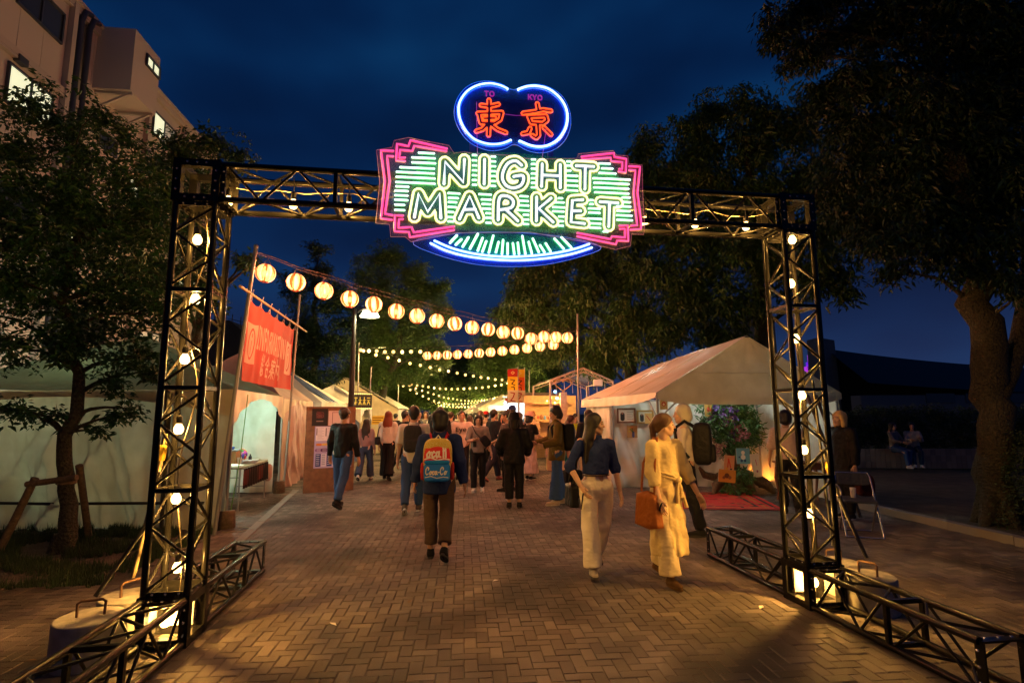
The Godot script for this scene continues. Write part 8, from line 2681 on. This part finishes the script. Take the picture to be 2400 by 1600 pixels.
# ---- small things --------------------------------------------------------------------------------------------
func small_things():
	# concrete weights at the feet of the gate, with rebar handles
	for q in [["nearer concrete weight left of the left truss leg, rusty rebar handle", Vector3(-2.81, 0, -3.80), 0.205, 0.28, 0.4], ["farther concrete weight behind the left truss leg's foot", Vector3(-2.84, 0, -4.23), 0.205, 0.28, 1.2],
			["nearer concrete weight right of the right truss leg, black strap tied to it", Vector3(2.95, 0, -4.70), 0.205, 0.27, 2.0], ["farther concrete weight behind the right truss leg", Vector3(2.92, 0, -5.13), 0.205, 0.27, 0.2]]:
		var t := thing("concrete_weight", q[0], "concrete weight", q[1], q[4], "concrete ballast weights at the gate")
		var r: float = q[2]
		var h: float = q[3]
		var m := MB.new()
		m.lathe([Vector2(r * 0.99, 0.0), Vector2(r, 0.01), Vector2(r, h - 0.012), Vector2(r - 0.012, h), Vector2(0.001, h + 0.004)], 40)
		obj("block", m, M.concrete, t)
		var b := MB.new()
		b.tube([Vector3(-0.075, h - 0.01, 0), Vector3(-0.078, h + 0.085, 0), Vector3(-0.06, h + 0.10, 0), Vector3(0.06, h + 0.10, 0), Vector3(0.078, h + 0.085, 0), Vector3(0.075, h - 0.01, 0)], 0.0085, 8)
		obj("rebar_handle", b, M.rust, t)
	# guy straps with ratchets
	mat("strap_cloth", col(0.018, 0.018, 0.018), 0.8)
	mat("strap_tan", col(0.20, 0.15, 0.08), 0.8)
	mat("ratchet", col(0.55, 0.36, 0.04), 0.35, 0.5)
	strap("wide black guy strap from the left truss leg down to the grass", [Vector3(-2.60, 1.78, -4.10), Vector3(-3.0, 1.25, -4.75), Vector3(-4.42, -0.02, -7.05)], 0.030, M.strap_cloth, -1.0)
	strap("tan strap with a yellow ratchet from the left truss leg to the farther weight", [Vector3(-2.66, 1.46, -4.2), Vector3(-2.72, 1.05, -4.22), Vector3(-2.84, 0.40, -4.23)], 0.018, M.strap_tan, 0.12)
	strap("thin black strap rising from the nearer left weight", [Vector3(-2.62, 0.85, -4.04), Vector3(-2.80, 0.40, -3.81)], 0.014, M.strap_cloth, -1.0)
	strap("black strap with a yellow ratchet from the right truss leg to the nearer right weight", [Vector3(2.78, 1.28, -4.92), Vector3(2.86, 0.80, -4.82), Vector3(2.95, 0.40, -4.70)], 0.022, M.strap_cloth, 0.25)
	strap("dark strap from the right truss leg to the farther right weight", [Vector3(2.78, 1.9, -5.0), Vector3(2.92, 0.40, -5.13)], 0.016, M.strap_cloth, -1.0)
	# folding chair
	var c := thing("folding_chair", "steel-tube folding chair with a grey seat right of the gate", "chair", Vector3(4.62, 0, -7.45), -0.35)
	for s in [-1, 1]:
		var x: float = s * 0.21
		var a := MB.new()
		a.tube([Vector3(x, 0.012, 0.25), Vector3(x, 0.44, -0.02), Vector3(x, 0.72, -0.20), Vector3(x * 0.9, 0.78, -0.235)], 0.0115, 8)
		obj("front_leg", a, M.chrome, c)
		var b := MB.new()
		b.tube([Vector3(x * 0.9, 0.012, -0.24), Vector3(x * 0.9, 0.43, 0.14)], 0.0115, 8)
		obj("rear_leg", b, M.chrome, c)
	var fb := MB.new()
	fb.tube([Vector3(-0.21, 0.012, 0.25), Vector3(0.21, 0.012, 0.25)], 0.0115, 8)
	fb.tube([Vector3(-0.19, 0.012, -0.24), Vector3(0.19, 0.012, -0.24)], 0.0115, 8)
	fb.tube([Vector3(-0.19, 0.78, -0.235), Vector3(0.19, 0.78, -0.235)], 0.0115, 8)
	obj("cross_tube", fb, M.chrome, c)
	var se := MB.new()
	se.rounded(Vector3(0.42, 0.035, 0.38), 0.3, Transform3D(Basis(Vector3.RIGHT, 0.05), Vector3(0, 0.45, 0.0)), 8)
	obj("seat", se, cloth(col(0.06, 0.065, 0.08)), c)
	var bk := MB.new()
	bk.rounded(Vector3(0.40, 0.18, 0.03), 0.3, Transform3D(Basis(Vector3.RIGHT, -0.5), Vector3(0, 0.70, -0.19)), 8)
	obj("backrest", bk, cloth(col(0.05, 0.055, 0.07)), c)
	var bagc := MB.new()
	bagc.rounded(Vector3(0.24, 0.30, 0.16), 0.5, Transform3D(), 8)
	var rb := obj("red_bag", bagc, cloth(col(0.07, 0.015, 0.01)))
	rb.position = Vector3(5.02, 0.58, -7.9)
	tag(rb, "dark red bag hanging behind the folding chair", "bag")
	var cup := MB.new()
	cup.lathe([Vector2(0.001, 0), Vector2(0.03, 0), Vector2(0.038, 0.13), Vector2(0.034, 0.13), Vector2(0.028, 0.01)], 14)
	var cu := obj("paper_cup", cup, M.paper)
	cu.position = Vector3(4.60, 0.47, -7.5)
	tag(cu, "white paper cup standing on the folding chair", "cup")
	# stakes of the left tree
	var st := thing("tree_stakes", "two slanting wooden stakes and a cross rail propping the left maple", "tree stake")
	for q in [[Vector3(-6.18, -0.05, -6.75), Vector3(-5.80, 0.85, -6.72)], [Vector3(-5.66, -0.05, -7.5), Vector3(-5.44, 0.98, -6.92)]]:
		var m := MB.new()
		m.tube([q[0], q[1]], 0.042, 9)
		obj("stake", m, M.old_wood, st)
	var cr := MB.new()
	cr.tube([Vector3(-5.88, 0.78, -6.70), Vector3(-5.28, 0.86, -6.70)], 0.036, 9)
	obj("rail", cr, M.old_wood, st)
	var rp := MB.new()
	for k in 4: rp.lathe([Vector2(0.098, -0.012), Vector2(0.108, 0.0), Vector2(0.098, 0.012)], 14, Transform3D(Basis(), Vector3(-5.48, 0.78 + k * 0.024, -6.8)))
	obj("rope", rp, M.old_wood, st)
	desk()
	notice_board()
	# dry leaves blown against the foot of the gate, and a few scraps of paper
	mat("dry_leaf", col(0.16, 0.09, 0.03), 0.8)
	for i in 16:
		var m := MB.new()
		var a := rng.randf() * TAU
		var d := Vector3(cos(a), 0, sin(a))
		var w := Vector3(-d.z, 0, d.x)
		var l := rng.randf_range(0.028, 0.045)
		m.tri(-d * l, w * l * 0.45 + Vector3(0, 0.006, 0), d * l + Vector3(0, 0.004, 0))
		m.tri(-d * l, d * l + Vector3(0, 0.004, 0), -w * l * 0.45 + Vector3(0, 0.009, 0))
		var lf := obj("fallen_leaf", m, M.dry_leaf if i < 12 else M.paper)
		lf.position = Vector3(rng.randf_range(-3.6, -2.2), 0.006, rng.randf_range(-6.4, -3.4)) if i < 9 else Vector3(rng.randf_range(-1.6, 2.2), 0.006, rng.randf_range(-6.5, -3.0))
		tag(lf, "small dry leaf lying on the paving" if i < 12 else "small pale scrap lying on the paving", "leaf" if i < 12 else "litter", "dry leaves on the paving" if i < 12 else "pale scraps on the paving")
	# cables on the ground
	for q in [["pale cable snaking over the ground behind the left weights", [Vector3(-4.6, -0.015, -5.3), Vector3(-3.9, -0.015, -5.1), Vector3(-3.4, 0.005, -5.35), Vector3(-2.9, 0.006, -5.2), Vector3(-2.55, 0.02, -5.5)], "galvanised"], ["coiled pale cable by the desk's near post", [Vector3(-4.0, 0.006, -7.7), Vector3(-3.75, 0.006, -7.75), Vector3(-3.7, 0.006, -8.0), Vector3(-3.95, 0.006, -8.05)], "pale_cable"]]:
		var m := MB.new()
		m.tube(q[1], 0.008, 6)
		tag(obj("ground_cable", m, M[q[2]]), q[0], "cable")
	var gr := MB.new()
	gr.tube([Vector3(-3.9, 1.9, -8.0), Vector3(-3.98, 1.0, -8.05), Vector3(-4.12, 0.02, -8.1)], 0.006, 5)
	mat("green_cord", col(0.12, 0.30, 0.03), 0.6)
	tag(obj("green_cord", gr, M.green_cord), "thin green cord hanging beside the desk's front post", "cord")
	# suitcase behind the olive jacket
	var su := thing("suitcase", "dark suitcase standing behind the person in the olive jacket", "suitcase", Vector3(1.12, 0, -10.35), 0.3)
	var sm := MB.new()
	sm.rounded(Vector3(0.36, 0.52, 0.24), 0.3, Transform3D(Basis(), Vector3(0, 0.31, 0)), 8)
	obj("case", sm, cloth(col(0.014, 0.014, 0.016)), su)
	var sh := MB.new()
	sh.tube([Vector3(-0.1, 0.55, 0), Vector3(-0.1, 0.72, 0), Vector3(0.1, 0.72, 0), Vector3(0.1, 0.55, 0)], 0.012, 6)
	obj("handle", sh, M.galvanised, su)

func strap(label: String, p: Array, w: float, m: Material, ratchet: float):
	var t := thing("strap", label, "strap")
	var b := MB.new()
	b.tube(p, w, 8, false, 0.12, Vector3(0.3, 0.2, 1))
	obj("webbing", b, m, t)
	if ratchet >= 0:
		var q: Vector3 = p[0].lerp(p[1], 0.35)
		var d: Vector3 = (p[1] - p[0]).normalized()
		var x := d.cross(Vector3.BACK).normalized()
		var bs := Basis(x, d, x.cross(d))
		var r := MB.new()
		r.rounded(Vector3(0.05, 0.12, 0.045), 0.35, Transform3D(bs, q), 8)
		obj("ratchet", r, M.ratchet, t)
		var h := MB.new()
		var lp := []
		for i in 10: lp.append(q + d * 0.19 + x * 0.025 * cos(TAU * i / 10) + d * 0.05 * sin(TAU * i / 10))
		h.tube(lp, 0.007, 6, true)
		obj("hook", h, M.chrome, t)

func desk():
	var o := Vector3(-4.60, 0, -9.35)
	var x := Vector3(-0.17, 0, -0.985)       # along the desk, away from the gate
	var z := Vector3(0.985, 0, -0.17)        # towards the street
	var bs := Basis(x, Vector3.UP, x.cross(Vector3.UP))
	var t := thing("folding_table", "long information desk with a dark pleated front, left of the street", "table", o, 0.0)
	t.basis = bs
	# local x runs away from the gate, local z towards the street
	var top := MB.new()
	top.rounded(Vector3(1.72, 0.035, 0.62), 0.12, Transform3D(Basis(), Vector3(0.80, 0.71, -0.28)), 10)
	mat("desk_top", col(0.22, 0.17, 0.10), 0.35)
	obj("table_top", top, M.desk_top, t)
	for lx in [0.02, 1.60]:
		for lz in [-0.02, -0.54]:
			pole("leg", t, Vector3(lx, 0, lz), Vector3(lx, 0.69, lz), 0.014)
		pole("cross_tube", t, Vector3(lx, 0.22, -0.02), Vector3(lx, 0.22, -0.54), 0.010)
		pole("cross_tube", t, Vector3(lx, 0.55, -0.02), Vector3(lx, 0.55, -0.54), 0.010)
	pole("rail", t, Vector3(0.02, 0.60, -0.54), Vector3(1.60, 0.60, -0.54), 0.010)
	var sk := MB.new()
	sk.sheet(90, 4, func(u: float, v: float) -> Vector3: return Vector3(0.05 + 1.54 * u, 0.69 - 0.33 * v, 0.03 + 0.018 * sin(u * 66.0) * (0.4 + v)))
	var sm := print_mat("pleats", pleat_image(), 0.9)
	obj("pleated_front", sk, sm, t)
	var f := func(p: Vector3) -> Vector3: return t.transform * p
	var bx := MB.new()
	bx.box(Vector3(0, 0.11, 0), Vector3(0.36, 0.22, 0.26))
	var b := thing("cardboard_box", "cardboard box on the information desk", "box", f.call(Vector3(0.75, 0.73, -0.42)), t.rotation.y + 0.1)
	obj("carton", bx, M.cardboard, b)
	var ld := MB.new()
	ld.box(Vector3(0, 0.235, 0), Vector3(0.40, 0.022, 0.28), Basis(Vector3.UP, 0.08))
	tag(obj("tray", ld, cloth(col(0.25, 0.30, 0.36))), "pale blue tray lying on the cardboard box", "tray").transform = b.transform
	var fo := MB.new()
	fo.rounded(Vector3(0.26, 0.04, 0.12), 0.5, Transform3D(Basis(Vector3.BACK, 0.1), Vector3(0, 0.27, 0)), 7)
	tag(obj("folded_umbrella", fo, cloth(col(0.02, 0.05, 0.2))), "dark blue folded umbrella on the pale tray", "umbrella").transform = b.transform
	var cup := MB.new()
	cup.lathe([Vector2(0.001, 0), Vector2(0.028, 0), Vector2(0.039, 0.115), Vector2(0.035, 0.115), Vector2(0.026, 0.008)], 16)
	var cu := obj("paper_cup", cup, M.paper)
	cu.position = f.call(Vector3(0.62, 0.729, -0.22))
	tag(cu, "white paper cup in front of the cardboard box on the desk", "cup")
	# ball of coloured rubber shapes
	var ba := thing("patchwork_ball", "ball of brightly coloured interlocked pieces on the desk", "ball", f.call(Vector3(1.15, 0.73 + 0.125, -0.36)))
	var cols := [col(0.65, 0.05, 0.08), col(0.55, 0.08, 0.40), col(0.10, 0.12, 0.55), col(0.10, 0.35, 0.10), col(0.65, 0.55, 0.5), col(0.6, 0.25, 0.05), col(0.25, 0.08, 0.5)]
	for i in 30:
		var y := 1.0 - 2.0 * (i + 0.5) / 30.0
		var a := i * 2.39996
		var n := Vector3(sqrt(1 - y * y) * cos(a), y, sqrt(1 - y * y) * sin(a))
		var m := MB.new()
		m.rounded(Vector3(0.075, 0.045, 0.028), 0.5, Transform3D(Basis.looking_at(n, Vector3(0.1, 0.9, 0.3)) * Basis(Vector3.BACK, i * 1.1), n * 0.105), 5)
		obj("rubber_piece", m, cloth(cols[i % 7], 0.4), ba)
	var bo := MB.new()
	bo.lathe([Vector2(0.001, 0), Vector2(0.03, 0), Vector2(0.03, 0.1), Vector2(0.012, 0.13), Vector2(0.012, 0.15), Vector2(0.001, 0.151)], 12)
	var bt := obj("bottle", bo, M.window_dark)
	bt.position = f.call(Vector3(0.98, 0.729, -0.14))
	tag(bt, "small dark bottle in front of the coloured ball", "bottle")
	for q in [["stack of brochures in the middle of the desk", 0.80, -0.10, 0.34, 0.05, 0.24, col(0.26, 0.24, 0.26)], ["flat white papers at the near end of the desk", 0.22, -0.16, 0.36, 0.012, 0.24, col(0.66, 0.64, 0.62)], ["thin booklet at the far end of the desk", 1.42, -0.2, 0.30, 0.02, 0.22, col(0.4, 0.36, 0.32)], ["second white sheet overlapping the edge of the desk papers", 0.46, -0.30, 0.28, 0.010, 0.2, col(0.62, 0.6, 0.56)]]:
		for k in (4 if q[4] > 0.03 else 1):
			var m := MB.new()
			m.box(Vector3(0, 0.5 * q[4] / (4 if q[4] > 0.03 else 1), 0), Vector3(q[3], q[4] / (4.2 if q[4] > 0.03 else 1.0), q[5]), Basis(Vector3.UP, 0.15 + 0.1 * k))
			var pp := obj("papers", m, cloth(q[6]))
			pp.position = f.call(Vector3(q[1], 0.7285 + k * q[4] / 4.0, q[2]))
			pp.rotation.y = t.rotation.y
			tag(pp, q[0] if q[4] < 0.03 else "brochure in the desk's stack, %s from the top" % ["lowest, fourth", "third", "second", "first"][k], "papers")
	var pb := MB.new()
	pb.rounded(Vector3(0.2, 0.34, 0.12), 0.6, Transform3D(Basis(), Vector3(0, 0.17, 0)), 8)
	var pg := obj("plastic_bag", pb, cloth(col(0.5, 0.34, 0.28), 0.4))
	pg.position = f.call(Vector3(1.66, 0.30, 0.0))
	tag(pg, "translucent pinkish plastic bag hanging at the far end of the desk", "bag")

func pleat_image() -> Image:
	var im := canvas(256, 32, Color(0.05, 0.03, 0.03))
	for x in 256:
		if (x / 7) % 3 == 0:
			for y in range(3, 27): im.set_pixel(x, y, Color(0.30, 0.10, 0.09))
	return im

func notice_board():
	var a := Vector3(-4.28, 0, -11.35)
	var t := thing("notice_board", "tall plywood notice board with posters and a timetable", "notice board", a, 0.55)
	var b := MB.new()
	b.box(Vector3(0.50, 0.89, 0), Vector3(1.02, 1.76, 0.035))
	obj("board", b, M.wood, t)
	for s in [0.04, 0.96]:
		var l := MB.new()
		l.box(Vector3(s, 0.88, -0.06), Vector3(0.06, 1.74, 0.08))
		obj("post", l, M.wood, t)
	var specs := []
	var im := canvas(96, 96, Color(0.10, 0.06, 0.06))
	for k in 60: stroke(im, [Vector2(24 + rng.randf() * 50, 16 + rng.randf() * 40), Vector2(24 + rng.randf() * 50, 16 + rng.randf() * 40)], 2, Color(0.35, 0.09, 0.10) if k % 3 else Color(0.4, 0.3, 0.26))
	stroke(im, [Vector2(28, 70), Vector2(68, 70)], 5, Color(0.5, 0.4, 0.36))
	specs.append(["dark poster", im, 0.26, 1.55, 0.32, 0.36])
	im = canvas(96, 72, Color(0.80, 0.68, 0.66))
	for e in [[Vector2(18, 8), Vector2(78, 8)], [Vector2(78, 8), Vector2(78, 64)], [Vector2(78, 64), Vector2(18, 64)], [Vector2(18, 64), Vector2(18, 8)]]: stroke(im, e, 2, Color(0.35, 0.15, 0.15))
	specs.append(["white poster", im, 0.655, 1.53, 0.44, 0.31])
	im = canvas(192, 288, Color(0.66, 0.60, 0.76))
	for y in range(4, 100):
		for x in range(6, 150): im.set_pixel(x, y, Color(0.86, 0.80, 0.82))
	for k in 3:
		for j in 9: stroke(im, [Vector2(14 + k * 46, 14 + j * 9), Vector2(44 + k * 46 - 8 * (j % 2), 14 + j * 9)], 2, Color(0.55, 0.5, 0.58))
		stroke(im, [Vector2(10 + k * 46, 12), Vector2(10 + k * 46, 60 + 8 * k)], 3, [Color(0.3, 0.2, 0.3), Color(0.2, 0.15, 0.25), Color(0.2, 0.45, 0.75)][k])
	for k in 5:
		stroke(im, [Vector2(16 + k * 28, 126), Vector2(30 + k * 28, 126)], 16, Color(0.80, 0.45, 0.16) if k % 2 == 0 else Color(0.84, 0.66, 0.30))
		stroke(im, [Vector2(16 + k * 28, 165), Vector2(30 + k * 28, 165)], 24, Color(0.50, 0.34, 0.55) if k % 2 == 0 else Color(0.32, 0.14, 0.34))
		for j in 3: stroke(im, [Vector2(14 + k * 28, 158 + j * 7), Vector2(32 + k * 28, 158 + j * 7)], 2, Color(0.85, 0.78, 0.85))
		var c := Color(0.10, 0.16, 0.42) if k % 2 == 0 else Color(0.80, 0.78, 0.85)
		for y in range(190, 276):
			for x in range(9 + k * 28, 34 + k * 28): im.set_pixel(x, y, c)
		for j in 6: stroke(im, [Vector2(12 + k * 28, 198 + j * 13), Vector2(28 + k * 28, 198 + j * 13)], 3, Color(0.82, 0.82, 0.9) if k % 2 == 0 else Color(0.25, 0.25, 0.4))
	for y in range(90, 270):
		for x in range(152, 186): im.set_pixel(x, y, Color(0.40, 0.52, 0.30))
	for j in 18: stroke(im, [Vector2(158, 100 + j * 9), Vector2(180, 100 + j * 9)], 3, Color(0.82, 0.72, 0.66))
	specs.append(["timetable", im, 0.56, 0.93, 0.78, 0.86])
	for q in specs:
		var p := MB.new()
		p.sheet(6, 6, func(u: float, v: float) -> Vector3: return Vector3(q[2] + (u - 0.5) * q[4], q[3] + (0.5 - v) * q[5], 0.0215 + 0.003 * sin(u * 5.0 + v * 4.0)))
		obj(q[0].replace(" ", "_"), p, print_mat("poster_" + q[0], q[1]), t)
